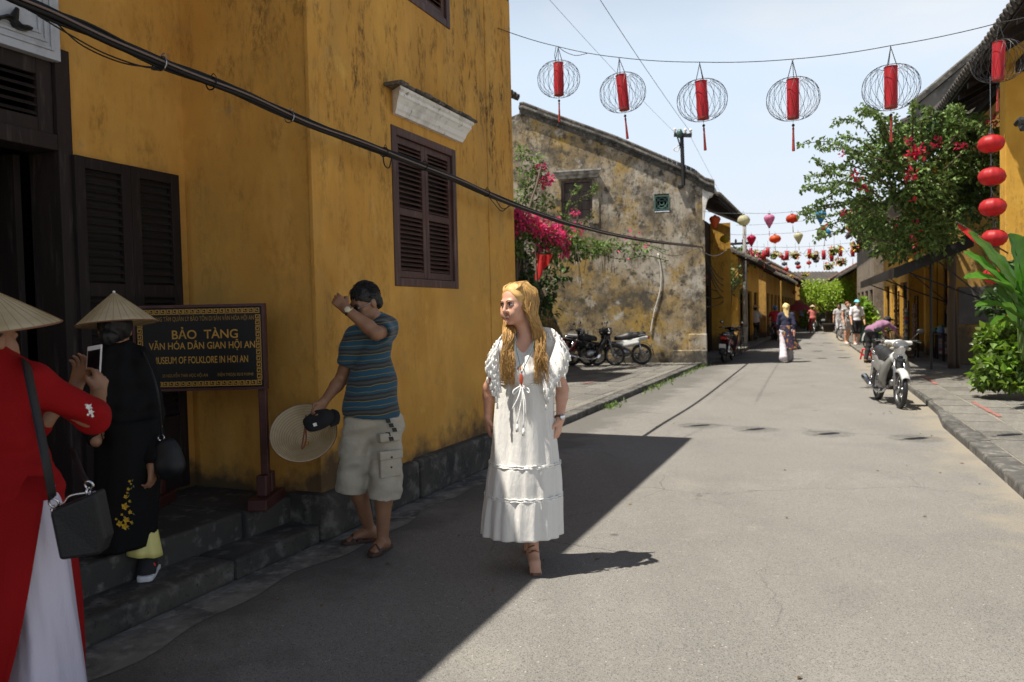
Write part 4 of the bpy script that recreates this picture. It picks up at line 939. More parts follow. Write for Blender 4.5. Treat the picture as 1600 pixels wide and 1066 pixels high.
# the house that closes the view where the street bends
eh = thing('street_house', 'ochre house with a stepped tiled roof closing the far end of the street', 'building', at(1215, 500, 96).xy.to_3d())
q0, q1 = at(1178, 500, 96), at(1330, 500, 99); q0.z = q1.z = 0; ed = (q1 - q0); el = ed.length; ed.normalize(); en = Vector((ed.y, -ed.x, 0))
hs = [(k * el / 6 + .5, k * el / 6 + 1.5, .0, 2.4) for k in range(6)] + [(k * el / 6 + .6, k * el / 6 + 1.4, 3.1, 4.2) for k in range(6)]
wall('wall', eh, q0, ed, el, 4.7, en, m_y3, hs)
for h in hs: g = G(); g.par(q0 + ed * h[0] - en * .1 + ZV * h[2], ed * (h[1] - h[0]), -en * .08, ZV * (h[3] - h[2])); g.build('window' if h[2] else 'door', m_wood_worn, eh)
tiles(eh, q0 - ed * .5 + en * .6 + ZV * 4.6, q0 + ed * (el + .5) + en * .6 + ZV * 4.6, -en * 4 + ZV * 1.7, pitch=.5, r=.12, mat=m_rtile, ends=False)
for k, (px0, px1, y, Y) in enumerate(((1205, 1262, 470, 66), (1222, 1258, 477, 60), (1188, 1214, 466, 58))):
    a, b = at(px0, y, Y), at(px1, y, Y); aw2 = thing('shop_awning', ('wide faded red awning across the far shops', 'small bright red awning under the far tree', 'dark red awning above the far left shops')[k], 'awning', a)
    g = G(); g.par(a, b - a, Vector((.3, -1.2, -.45)), ZV * .05); g.build('sheet', M('red canvas %d' % k, ((.30, .06, .05), (.42, .03, .03), (.20, .05, .05))[k], .8), aw2)
    [G().tube([q, Vector((q.x, q.y, 0))], .05, 5).build('post', m_wood_worn, aw2) for q in (a, b)]

# street trees and greenery
def street_tree(label, base, h, cr, n, leafm, size, name='street_tree', tr=.18, lobes=9, low=.45):
    t = thing(name, label, 'tree', base); b = Vector(base); g, lf = G(), G()
    g.tube(curve([b, b + Vector((.05, 0, h * .25)), b + Vector((-.06, .04, h * .5)), b + ZV * h * .8], 4), [tr * (1 - .06 * i) for i in range(13)], 8)
    for k in range(lobes):
        d = rnd_dir(); c = b + ZV * (h * (low + .5 * (1 - low) + .0)) + Vector((d.x * cr * .62, d.y * cr * .62, d.z * h * (1 - low) * .36))
        g.tube(curve([b + ZV * h * low * .8, b.lerp(c, .55) + ZV * .1, c], 4), [.07 - .006 * i for i in range(9)], 5)
        clump(lf, c, (cr * .48, cr * .48, h * (1 - low) * .26), n // lobes, size, .3, .5)
    g.build('trunk', m_stem, t, True); lf.build('crown', leafm, t); return t
street_tree('lime green street tree leaning over the far end of the road', gnd(1296, 518, 0), 3.7, 1.75, 4200, m_leafbright, .17, tr=.42, lobes=16, low=.36)
street_tree('dark green tree behind the leaning utility pole', gnd(1176, 545, .1) + Vector((-.3, 2, 0)), 3.6, 1.0, 900, m_leaf, .14)
vb = thing('vine', 'flowering vine on the eave beside the utility pole', 'plant', at(1150, 400, 31))
lf, fl = G(), G()
for px, py, Y, rx, n in ((1150, 398, 31, 16, 240), (1168, 402, 32, 14, 180), (1142, 412, 30.5, 8, 90), (1158, 420, 32, 10, 90), (1182, 408, 34, 10, 90)): k = Y / F; clump(lf, at(px, py, Y), (rx * k, rx * k, rx * k * .7), n, .15)
for px, py in ((1155, 418), (1172, 394), (1180, 396), (1150, 396), (1166, 405), (1182, 402), (1148, 418)): clump(fl, at(px, py, 30.5), (.12, .12, .1), 14, .11)
lf.build('foliage', m_leaf, vb, kind='stuff'); fl.build('bracts', m_pink, vb, kind='stuff')
for (px, py, Y, rx, n, lb) in ((1343, 492, 33, 14, 260, 'yellow flowering shrub behind the couple on the right footway'), (1262, 500, 52, 14, 240, 'pale green shrub under the lime green street tree'), (1186, 500, 44, 9, 160, 'green shrub beside the far left shops')):
    k = Y / F; b = at(px, py, Y); sh = thing('shrub', lb, 'shrub', (b.x, b.y, 0)); lf = G(); clump(lf, b, (rx * k, rx * k, rx * k * 1.1), n, .2); lf.build('foliage', m_bush, sh); g = G(); g.tube([(b.x, b.y, 0), b], .05, 5); g.build('stem', m_stem, sh)
pl = thing('potted_plant', 'leafy plant in a tall teal pot beside the man in white', 'plant', gnd(1349, 536, .095))
o_ = pl.location.copy(); G().lathe([(.16, 0), (.24, .3), (.26, .62), (.28, .64), (.28, .68), (.22, .68)], o_, None, 12).build('pot', m_teal, pl, True)
lf = G(); clump(lf, o_ + ZV * 1.15, (.40, .40, .55), 200, .28, -.2); lf.build('foliage', m_bush, pl)
fs = thing('fern_pot', 'small fern in a pot by the bending person', 'plant', gnd(1378, 540, .095) + UB * 2)
G().lathe([(.12, 0), (.18, .35), (.19, .38), (.14, .38)], fs.location.copy(), None, 10).build('pot', m_teal, fs, True); lf = G(); clump(lf, fs.location + ZV * .7, (.32, .32, .3), 150, .2); lf.build('foliage', m_leafbright, fs)
kg = G()
for _ in range(380):
    s = RND.choice([RND.gauss(19.3, 1.6), RND.gauss(15.6, .7), RND.gauss(12.2, .25), RND.gauss(21.5, .6)]); p = A(min(max(s, 11), 22.8), -3.50 + abs(RND.gauss(0, .10)), .0)
    kg.leaf(p, Vector((RND.gauss(0, .5), RND.gauss(0, .5), .8)), rnd_dir(), RND.uniform(.04, .11), .03)
tag(kg.build('weeds', m_leaf), 'low weeds growing along the foot of the left kerb', None, kind='stuff')
kg = G()
for _ in range(45):
    p = RND.choice([A(RND.uniform(3, 16), RND.gauss(-2.6, .5), .004), B(RND.uniform(6, 14), RND.gauss(1.35, .2), .004), A(RND.uniform(3, 14), RND.uniform(-2, 1.2), .004)])
    kg.leaf(p, Vector((RND.gauss(0, 1), RND.gauss(0, 1), .05)), ZV, RND.uniform(.02, .05), .018)
kg.build('litter', M('dry fallen leaves', (.20, .12, .035), .8, island=.5), kind='stuff')
# red paint on the footways
for lb, a, b in (('short red paint dash on the right footway beside the scooter', B(*(lambda p: (sB(p), p.dot(NB)))(gnd(1441, 588, .095))), B(*(lambda p: (sB(p), p.dot(NB)))(gnd(1464, 601, .095)))),
                 ('long red paint dash on the right footway before the bush', gnd(1519, 628, .095), gnd(1563, 652, .095)), ('faint red paint scrawl on the left forecourt near the parked motorbikes', gnd(978, 577, .095), gnd(1000, 572, .095)), ('faint red paint smear in the middle of the left forecourt', gnd(912, 600, .095), gnd(930, 596, .095))):
    d = (Vector((b.x, b.y, 0)) - Vector((a.x, a.y, 0))); x = Vector((d.y, -d.x, 0)).normalized() * .035; a0 = Vector((a.x, a.y, .1025)); n = 14
    g = G(); g.sheet([[a0 + d * (i / n) + x * (.8 + RND.uniform(-.3, .3)), a0 + d * (i / n) - x * (.8 + RND.uniform(-.3, .3))] for i in range(n + 1)])
    tag(g.build('paint_mark', M('worn red paint', (.32, .06, .045), .8, layers=[(30, .45, .6, (.22, .17, .15))])), lb, 'paint mark', kind='structure')

# clothes and baskets set out before the left shops
for i, (px, py, Y, lb) in enumerate(((1150, 512, 33, 'rail of hanging clothes under the low eave beyond the bicycle'), (1171, 508, 42, 'rail of hanging clothes beside the leaning utility pole'), (1200, 502, 55, 'far rail of hanging clothes before the long shophouse'), (1322, 505, 40, 'rail of pale hanging clothes far along the right footway'))):
    b = at(px, py, Y); b.z = .1; t = thing('clothes_rail', lb, 'clothes rail', b); g = G(); d_ = UA
    for e in (-.8, .8): g.tube([b + d_ * e, b + d_ * e + ZV * 1.7], .02, 5)
    g.tube([b - d_ * .8 + ZV * 1.7, b + d_ * .8 + ZV * 1.7], .02, 5); g.build('frame', m_steel, t)
    for k in range(8):
        c = b + d_ * (-.7 + .2 * k) + ZV * 1.62; q = G(); w_ = .22; q.loft([[c + NA * (x * w_) + ZV * z + d_ * y for x, y in ((-1, -.03), (1, -.03), (1, .03), (-1, .03))] for z, x0 in ((0, 1), (-.45, 1), (-.9 - .2 * (k % 3), 1))]); q.build('garment', m_goods[(k * 2 + i) % 6] if i < 3 else m_white, t)
for i, (px, Y) in enumerate(((1140, 31), (1147, 35), (1167, 45))):
    b = at(px, 530, Y); b.z = .1; t = thing('wicker_basket', ('wicker basket by the grey bicycle', 'wicker basket under the low left eave', 'wicker basket beside the leaning pole')[i], 'basket', b)
    G().lathe([(.22, 0), (.32, .35), (.34, .37), (.27, .35), (.18, .1)], b, None, 12).build('basket', m_rattan, t, True); lf = G(); clump(lf, b + ZV * .5, (.3, .3, .25), 60, .2); lf.build('foliage', m_leaf, t)
# ================================================================== CABLES AND LANTERNS
TC = -3.12
def cab(*pts): return [onA(x, y, TC) for x, y in pts]
cb = thing('cable_bundle', 'thick black bundle of cables sagging along the ochre museum to the weathered gable', 'cables', cab((30, -4))[0])
main = cab((-60, -48), (30, -2), (130, 42), (250, 96), (370, 142), (482, 192), (600, 236), (712, 280), (800, 318), (900, 352), (1000, 374)) + [onW(1096, 386, .06)]
MP = curve(main, 8)
def off(dz, dn, amp=0, ph=0, lo=0, hi=None): return [p + ZV * (dz + amp * math.sin(i * .55 + ph)) + NA * (dn + amp * .6 * math.cos(i * .41 + ph)) for i, p in enumerate(MP[lo:hi])]
for dz, dn, r, a_, ph in ((0, 0, .019, .002, 0), (-.017, .005, .014, .003, 1), (.014, -.009, .012, .004, 2), (-.008, -.014, .010, .004, 3), (-.025, -.004, .007, .005, 4), (.014, .010, .006, .005, 5)):
    k = len(MP); G().tube(off(dz, dn, a_, ph), [r * (1 if i < k * .7 else 1 - .25 * (i / k - .7) / .3) for i in range(k)], 6).build('cable', m_cable, cb, True)
G().tube(off(-.006, .022, .003, 1.5), .006, 5).build('cable', M('pale brown cable', (.17, .12, .10), .6), cb, True)
G().tube(curve(cab((60, 25), (105, 52), (160, 82), (215, 102), (250, 108)), 6), .004, 4).build('cable', m_cable, cb, True)
G().tube(curve(cab((90, 38), (130, 72), (190, 98), (243, 106)), 6), .004, 4).build('cable', m_cable, cb, True)
for (x, y) in ((252, 97), (330, 128), (452, 181), (600, 236), (662, 258), (760, 300)):
    c = cab((x, y))[0]; g = G(); g.ring(c + ZV * -.008, (MP[20] - MP[18]), .036, .004, 12, 5); g.tube(curve([c + ZV * .03, c + ZV * .05 + UA * .02, c + ZV * .035 + UA * .04], 3), .003, 4); g.build('cable_tie', m_steel if x in (252, 452) else m_cable, cb)
for pts in (((598, 240), (601, 258), (608, 262), (612, 246)), ((758, 300), (772, 318), (784, 330), (795, 322)), ((770, 304), (785, 326), (800, 320)), ((1000, 375), (1050, 400), (1092, 388)), ((240, 98), (238, 108), (250, 109), (262, 104))):
    G().tube(curve(cab(*pts[:-1]) + cab(pts[-1]), 6), .005, 4).build('cable', m_cable, cb, True)
w2 = thing('wire', 'pale cable running down the weathered gable to the parked motorbikes', 'cable', onW(1015, 520, .03))
G().tube(curve([onW(1028, 396, .03), onW(1033, 425, .03), onW(1031, 455, .03), onW(1022, 488, .03), onW(1016, 522, .03)], 6), .014, 5).build('cable', m_white, w2, True)
w3 = thing('cable_bundle', 'tangle of thin cables sagging from the weathered gable corner under the far eave', 'cables', onW(1096, 386, .06))
for k in range(4):
    e = at(1150, 418 + 5 * k, 33); G().tube(sag(onW(1097, 386, .06), e, .7 + .15 * k, 14), .018, 4).build('cable', m_cable, w3, True)
G().tube(sag(onW(1097, 392, .06), at(1136, 388, 27), .2, 8), .012, 4).build('cable', m_steel, w3, True)
for lb, a, b in (('thin power line crossing the sky to the insulators', at(930, -12, 12), onW(1080, 208, .15)), ('faint power line crossing the sky left of the other', at(848, -12, 12), onW(1055, 208, .15)), ('thin power line leaving the insulators along the street', onW(1078, 212, .15), at(1150, 345, 34))):
    tag(G().tube(sag(a, b, .05, 10), .006 if 'crossing the sky to' in lb else .004, 4).build('power_line', m_blackmetal), lb, 'power line')

# ---- wire cage lanterns
m_wire = M('black lantern wire', (.035, .035, .037), .5, metal=.5)
m_cloth = M('red lantern cloth', (.60, .022, .035), .55, trans=.35, layers=[(30, .45, .65, (.42, .012, .02), (1, 1, .05))])
m_tassel = M('dull red tassel', (.33, .035, .022), .8, layers=[(60, .4, .6, (.2, .02, .012), (1, 1, .05))])
LR, LH = .27, .215
def wire_lantern():
    r = thing('wire_lantern', '', 'lantern', (0, 0, 0))
    g = G(); n = 20; st = 14
    for fam in (-1, 1):
        for k in range(n):
            pts = []
            for i in range(st + 1):
                u = -1 + 2 * i / st; th = u * 1.22; a = 2 * PI * k / n + fam * (.24 * u)
                rr = LR * math.cos(th) ** .82 + .015; pts.append((rr * math.cos(a), rr * math.sin(a), LH * math.sin(th) / math.sin(1.22)))
            g.tube(pts, .0021, 3, False)
    for z in (-LH, LH): g.ring((0, 0, z), (0, 0, 1), .115, .003, 18, 4)
    g.build('wire_cage', m_wire, r)
    g = G(); g.lathe([(.063, -LH + .005), (.066, -.12), (.066, .12), (.066, LH)], (0, 0, 0), None, 14, (False, False)); g.build('cloth_tube', m_cloth, r, True)
    G().ring((0, 0, LH - .001), (0, 0, 1), .067, .004, 14, 4).build('tube_rim', m_tassel, r); G().lathe([(.060, 0), (.066, .004), (.066, .012), (.058, .014)], (0, 0, -LH - .004), None, 14).build('tube_rim', m_tassel, r)
    g = G()
    for a in (0, 2.1, 4.2):
        p = Vector((.06 * math.cos(a), .06 * math.sin(a), LH)); q = Vector((0, 0, LH + .21))
        for i in range(11): c = p.lerp(q, (i + .5) / 11); g.ell(c, (.006, .006, .011), None, 5, 3)
        g.tube([p, q], .0022, 3)
    g.ring((0, 0, LH + .215), (1, 0, 0), .012, .003, 8, 4); g.build('chain', m_wire, r)
    g = G(); g.tube([(0, 0, -LH), (0, 0, -LH - .07)], .002, 4); g.ell((0, 0, -LH - .075), (.017, .017, .017), None, 8, 6); g.build('bead', m_black, r)
    g = G(); g.lathe([(.004, -LH - .085), (.012, -LH - .11), (.010, -LH - .14), (.017, -LH - .36)], (0, 0, 0), None, 8); g.build('tassel', m_tassel, r)
    return r
P1 = at(873, 124, 9.75); P1.z = 0
NL = (at(1560, 95, 7.55) - at(873, 124, 9.75)); NL.z = 0; NLn = NL.normalized(); NLp = Vector((NLn.y, -NLn.x, 0))
def onL(px, py): return onplane(px, py, P1, NLp)
wl0 = wire_lantern(); wt = tree(wl0)
spots = [(872, 72, 873, 124, -.02, 'leftmost wire cage lantern of the near row, just right of the ochre museum'), (971, 89, 973, 145, -.09, 'tilted second wire cage lantern of the near row over the weathered roof'), (1094, 97, 1097, 157, -.05, 'third wire cage lantern of the near row above the power bracket'), (1236, 93, 1239, 155, .0, 'fourth wire cage lantern of the near row in clear sky'), (1389, 72, 1392, 137, .0, 'fifth wire cage lantern of the near row above the bougainvillea'), (1560, 36, 1560, 96, .02, 'largest wire cage lantern at the right edge before the dark eave')]
tops = []
for i, (tx, ty, px, py, tl, lb) in enumerate(spots):
    o = wl0 if i == 0 else copy_tree(wt); c = onL(px, py); o.location = c; o['label'] = lb; o['group'] = 'wire cage lanterns of the near row'
    t_ = onL(tx, ty); sc_ = min(1.12, max(.8, (t_ - c).length / (LH + .225))); o.scale = (sc_, sc_, sc_)
    o.rotation_euler = (RND.uniform(-.06, .06), tl, RND.uniform(0, 6)) if i == 0 else Matrix.Rotation(tl * -1, 3, NLp).to_euler()
    if i: o.rotation_euler = (Matrix.Rotation(tl * -1, 3, NLp) @ Matrix.Rotation(RND.uniform(0, 6), 3, 'Z')).to_euler()
    bpy.context.view_layer.update()
    tops.append(o.matrix_basis @ Vector((0, 0, LH + .225)))
ends = [onA(778, 44, TF + .03)] + tops + [onL(1680, 5)]
lw_ = thing('lantern_wire', 'black wire strung across the street carrying the wire cage lanterns', 'wire', ends[0])
g = G()
for a, b in zip(ends, ends[1:]): g.tube(sag(a, b, .015, 6), .0045, 4)
g.tube(curve([ends[1], ends[1].lerp(ends[2], .12) - ZV * .05, ends[1].lerp(ends[2], .30) - ZV * .07, ends[1].lerp(ends[2], .5) - ZV * .015], 5), .004, 4)
g.tube(curve([ends[1] - NLn * .03, ends[1] - NLn * .05 - ZV * .12, ends[1] - NLn * .01 - ZV * .22], 4), .004, 4)
g.build('wire', m_wire, lw_)

# ---- silk lanterns
def silk(prof, lobes, col, r, name, h_t=True, lob=.06):
    m = M('silk ' + name, col, .5, trans=.45, layers=[(25, .45, .7, tuple(c * .8 for c in col), (1, 1, .1))])
    t = thing('silk_lantern', '', 'lantern'); n = lobes * 4; g = G()
    g.loft([[(r * pr * (1 - lob * abs(math.sin(lobes * PI * k / n))) * math.cos(2 * PI * k / n), r * pr * (1 - lob * abs(math.sin(lobes * PI * k / n))) * math.sin(2 * PI * k / n), r * z) for k in range(n)] for pr, z in prof], (True, True))
    g.build('silk_shade', m, t, True)
    zb, zt2 = prof[0][1] * r, prof[-1][1] * r
    g = G(); g.lathe([(r * .22, zt2 - .004), (r * .24, zt2 + .02), (r * .2, zt2 + .025)], (0, 0, 0), None, 10); g.build('rim', m_wood, t); g = G(); g.lathe([(r * .2, zb - .02), (r * .2, zb + .004)], (0, 0, 0), None, 10); g.build('rim', m_wood, t)
    g = G(); g.tube([(-r * .2, 0, zt2 + .02), (0, 0, zt2 + r * .65)], .003, 3); g.tube([(r * .2, 0, zt2 + .02), (0, 0, zt2 + r * .65)], .003, 3); g.build('hanger', m_steel, t)
    if h_t: g = G(); g.tube([(0, 0, zb - .02), (0, 0, zb - .09)], .003, 3); g.lathe([(.012, zb - r * 1.5), (.008, zb - .1)], (0, 0, 0), None, 6); g.build('tassel', M('tassel ' + name, tuple(c * .6 for c in col), .8), t)
    return t
ROUND = [(.22, -.82), (.55, -.72), (.85, -.42), (.98, 0), (.85, .42), (.55, .72), (.22, .82)]
OVAL = [(.25, -.68), (.62, -.58), (.9, -.32), (1.0, 0), (.9, .32), (.62, .58), (.25, .68)]
TEAR = [(.16, -1.25), (.30, -1.05), (.55, -.62), (.82, -.12), (.98, .32), (.9, .62), (.6, .86), (.25, .95)]
FLAT = [(.3, -.6), (.75, -.5), (.98, -.2), (1.0, .15), (.85, .45), (.5, .62), (.25, .65)]
def hang(px, py, Y, wpx, shape, col, lb, grp, lob=8, tas=True, src=None):
    r = wpx / 2 * Y / F
    t = silk(shape, lob, col, r, lb[:18], tas) if src is None else copy_tree(src)
    t.location = at(px, py, Y); t.rotation_euler = (RND.uniform(-.05, .05), RND.uniform(-.06, .06), RND.uniform(0, 6)); t['label'] = lb; t['group'] = grp
    if src is not None: s = r / src['r_'] ; t.scale = (s, s, s)
    else: pass
    return t
W2 = 'silk lanterns on the second wire'
RED, ORG, YLW, PNK, MAG, BLU, CRM = (.62, .035, .03), (.75, .13, .03), (.55, .42, .03), (.72, .28, .45), (.62, .02, .10), (.08, .36, .62), (.66, .62, .42)
for a in ((1117, 346, 22.5, 18, TEAR, ORG, 'orange teardrop lantern under the eave of the weathered house'), (1162, 344.5, 23, 20, ROUND, CRM, 'round cream white lantern nearest the weathered house eave'), (1202, 344, 23, 18, TEAR, PNK, 'pale pink teardrop lantern of the second wire'), (1238, 342, 23, 20, FLAT, (.62, .07, .02), 'squat orange red lantern of the second wire'), (1282.5, 338, 23, 18, TEAR, BLU, 'sky blue teardrop lantern above the blue oval one'), (1319, 334, 22.5, 16, ROUND, MAG, 'round magenta lantern at the bougainvillea edge, left of its twin'), (1329, 334, 23, 15, ROUND, MAG, 'round magenta lantern half hidden behind its twin by the bougainvillea'), (1330, 355, 22, 17, ROUND, RED, 'round red lantern just below the magenta pair')): hang(*a, W2)
W3 = 'silk lanterns on the third wire'
for a in ((1133, 373.5, 27, 17, OVAL, YLW, 'mustard yellow oval lantern beside the far ochre wall'), (1174, 375, 28, 15, TEAR, MAG, 'crimson teardrop lantern by the utility pole'), (1211, 373.5, 27, 18, OVAL, ORG, 'bright orange oval lantern below the pale pink one'), (1247.5, 371, 27, 15, TEAR, CRM, 'cream teardrop lantern of the third wire'), (1288.5, 364, 26, 19, OVAL, BLU, 'sky blue oval lantern under the blue teardrop')): hang(*a, W3)
# four red lanterns strung one under another by the right pillar
W4 = 'red lanterns hung one under another by the pillar'
for i, (px, py, w_, lb) in enumerate(((1548.5, 225, 39, 'topmost red lantern of the vertical string by the pillar'), (1550, 276, 40, 'second red lantern from the top by the pillar'), (1551, 324, 40, 'third red lantern from the top by the pillar'), (1554, 372, 38, 'red lantern just behind the tip of the broad leaf'), (1556, 430, 38, 'lowest red lantern, mostly hidden by broad leaves'))):
    hang(px, py, 11.6, w_, OVAL, (.60, .03, .035), lb, W4, lob=10, tas=False)
sw = thing('hanging_string', 'pale cord holding the vertical string of red lanterns', 'cord', at(1548, 150, 11.6)); G().tube([at(1547, 120, 11.6), at(1549, 300, 11.6), at(1556, 430, 11.6)], .004, 4).build('cord', m_steel, sw)
def strand(lb, pts, r=.008, n='lantern_wire', drop=.12):
    t = thing(n, lb, 'wire', pts[0]); g = G()
    for a, b in zip(pts, pts[1:]): g.tube(sag(a, b, drop, 10), r, 3)
    g.build('wire', m_steel, t)
strand('thin wire of the second lantern row from the eave to the bougainvillea', [onW(1096, 330, .1), at(1162, 333, 23), at(1238, 331, 23), at(1340, 318, 22)], .006, drop=.03)
strand('thin wire of the third lantern row', [at(1125, 365, 27), at(1211, 365, 27), at(1289, 356, 26), at(1345, 348, 25)], .006, drop=.05)
strand('faint wire crossing high over the third lantern row', [at(1150, 352, 30), at(1345, 330, 26)], .006)
strand('slack faint wire above the red tube lanterns', [at(1165, 385, 33), at(1340, 378, 32)], .007)
strand('lowest faint wire above the grey lanterns', [at(1160, 394, 40), at(1330, 392, 40)], .008)
# rows farther on: red tubes, flower baskets, grey domes, small red and orange ones
t = thing('tube_lantern', '', 'lantern'); t['r_'] = 1
G().lathe([(.075, -.19), (.08, 0), (.075, .19)], (0, 0, 0), None, 8).build('cloth_tube', m_cloth, t, True)
g = G()
for k in range(8):
    a = 2 * PI * k / 8; g.tube([(.08 * math.cos(a), .08 * math.sin(a), -.2), (.25 * math.cos(a), .25 * math.sin(a), 0), (.08 * math.cos(a), .08 * math.sin(a), .2)], .004, 3, False)
g.tube([(0, 0, .19), (0, 0, .45)], .005, 3); g.build('wire_cage', m_wire, t); G().lathe([(.014, -.55), (.008, -.25)], (0, 0, 0), None, 5).build('tassel', m_tassel, t)
tt = tree(t); W5 = 'red tube lanterns of the fourth wire'
lbs = ['on the utility pole', 'left of the tallest of three tubes', 'between two flower baskets on the left', 'in open sky above the far roofs', 'before the end of the left houses', 'left of the brown gable', 'lower one before the brown gable', 'higher one before the brown gable', 'at the edge of the bougainvillea']
for i, (zx, zy) in enumerate(((448, 480), (607, 525), (638, 502), (797, 530), (985, 515), (1103, 525), (1170, 540), (1242, 498), (1345, 500))):
    o = t if i == 0 else copy_tree(tt); o.location = at(1080 + zx * .1877, 300 + zy * .1877, 31); o['label'] = 'red tube lantern ' + lbs[i]; o['group'] = W5
m_fl = [M('yellow petals', (.65, .48, .04), .6, island=.3, trans=.3), M('coral petals', (.6, .16, .10), .6, island=.3, trans=.3), M('white petals', (.68, .62, .5), .6)]
t = thing('flower_basket', '', 'flower basket'); l1, l2, l3, l4 = G(), G(), G(), G()
for q, n in ((l1, 26), (l2, 14), (l3, 10), (l4, 34)): clump(q, (0, 0, 0), (.24, .24, .14), n, .12, .2)
G().lathe([(.05, -.22), (.16, -.05), (.18, .0)], (0, 0, 0), None, 8, (True, False)).build('basket', m_wood_worn, t)
for q, m, nm in ((l1, m_fl[0], 'yellow_flowers'), (l2, m_fl[1], 'coral_flowers'), (l3, m_fl[2], 'white_flowers'), (l4, m_leafbright, 'foliage')): q.build(nm, m, t, kind='stuff')
G().tube([(0, 0, 0), (0, 0, .5)], .005, 3).build('hanger', m_wire, t)
tt = tree(t); lbs = ['under the bright orange lantern', 'under the cream teardrop lantern', 'left of the brown gable', 'highest before the brown gable', 'at the bougainvillea edge', 'lower before the brown gable', 'just above the lime green tree', 'by the utility pole', 'far over the left shops, leftmost', 'far over the left shops, second', 'far in mid street', 'far, before the end house', 'far, touching the lime green tree']
for i, (zx, zy, Y) in enumerate(((690, 520, 33), (868, 520, 33), (1025, 525, 31), (1190, 480, 28), (1380, 450, 25), (1245, 575, 31), (1145, 610, 34), (550, 505, 34), (580, 690, 46), (655, 705, 46), (745, 705, 47), (825, 705, 47), (945, 690, 46))):
    o = t if i == 0 else copy_tree(tt); o.location = at(1080 + zx * .1877, 300 + zy * .1877, Y); o.rotation_euler = (0, 0, RND.uniform(0, 6)); o['label'] = 'hanging flower basket ' + lbs[i]; o['group'] = 'flower baskets hung over the street'
def small(shape, col, lst, Y, wpx, what, grp, nm):
    r0 = wpx / 2 * Y / F; t = silk(shape, 8, col, r0, nm, True); tt = tree(t)
    for i, (zx, zy, lb) in enumerate(lst):
        o = t if i == 0 else copy_tree(tt); o.location = at(1080 + zx * .1877, 300 + zy * .1877, Y + RND.uniform(-1, 1)); o['label'] = what + ' ' + lb; o['group'] = grp
small(FLAT, (.10, .10, .13), [(553, 590, 'nearest the utility pole'), (642, 597, 'second from the utility pole'), (775, 600, 'above the end house roof'), (885, 595, 'right of the end house ridge'), (1040, 575, 'at the foot of the brown gable')], 44, 9, 'small slate grey lantern', 'grey lanterns far down the street', 'grey')
small(OVAL, (.58, .06, .05), [(578, 535, 'high over the left shops'), (748, 535, 'high in mid street'), (770, 555, 'just under the high mid street one'), (485, 655, 'on the utility pole'), (573, 660, 'over the left eaves'), (690, 658, 'left of centre before the end house'), (792, 643, 'before the end house roof'), (893, 625, 'at the right end of the end house'), (980, 590, 'above the lime green tree'), (477, 795, 'low on the utility pole')], 46, 8.5, 'small coral red lantern', 'small red lanterns far down the street', 'coral')
small(OVAL, (.72, .26, .10), [(600, 765, 'highest at the far left'), (655, 775, 'second at the far left'), (690, 778, 'third at the far left'), (655, 795, 'lower at the far left'), (702, 810, 'lowest at the far left'), (773, 797, 'mid street, upper left'), (818, 785, 'mid street, upper'), (850, 800, 'mid street, right'), (893, 780, 'nearest the lime green tree'), (750, 825, 'mid street, lower left'), (798, 830, 'mid street, lower'), (857, 835, 'mid street, lowest')], 62, 7.2, 'tiny peach orange lantern', 'tiny orange lanterns before the end house', 'peach')
hang(1157, 458, 34, 7, ROUND, YLW, 'small yellow lantern under the low eave by the bicycle', 'lone lanterns'); hang(1102, 433, 25, 9, ROUND, (.30, .05, .04), 'dim red lantern in the dark porch of the weathered house', 'lone lanterns')
hang(1456, 388, 18, 15, ROUND, (.06, .36, .05), 'round green lantern under the bougainvillea above the awning', 'lanterns above the awning'); hang(1456, 374, 18.2, 12, ROUND, ORG, 'small orange lantern just above the green one', 'lanterns above the awning')
# red flags
def flag(lb, pts, pole=None, w_=None):
    t = thing('red_flag', lb, 'flag', pts[0][0]); g = G(); g.sheet(pts); g.build('cloth', M('red flag cloth', (.52, .015, .012), .7, trans=.3), t, True)
    if pole: G().tube(pole, .012, 5).build('pole', m_stem, t)
Yf = 15.4
flag('red flag hanging limp under the pink bougainvillea', [[at(838 + 3 * u + 2 * math.sin(u * 2 + v), 398 + 8 * v, Yf + .06 * math.sin(u * 1.6 + v * .4)) if u * (5 - v) / 5 * 1.0 <= 9 else None for u in np.linspace(0, 9 * (1 - v / 5.6), 7)] for v in range(6)], [at(836, 380, Yf), at(839, 440, Yf)])
flag('red flag on a slanting pole behind the broad leaves', [[at(1497 + 44 * u, 349 + 26 * u + (6 + 16 * u) * v, 11.4 + .05 * math.sin(u * 5 + v * 2)) for u in np.linspace(0, 1, 8)] for v in np.linspace(0, 1, 4)], [at(1494, 347, 11.4), at(1575, 396, 11.7)])
flag('small red flag caught between the two blue lanterns', [[at(1277 + 17 * u, 358 - 10 * u + (3 + 9 * (1 - u)) * v, 24.3 + .05 * math.sin(u * 5)) for u in np.linspace(0, 1, 6)] for v in np.linspace(0, 1, 3)], [at(1294, 348, 24.3), at(1330, 368, 24)])
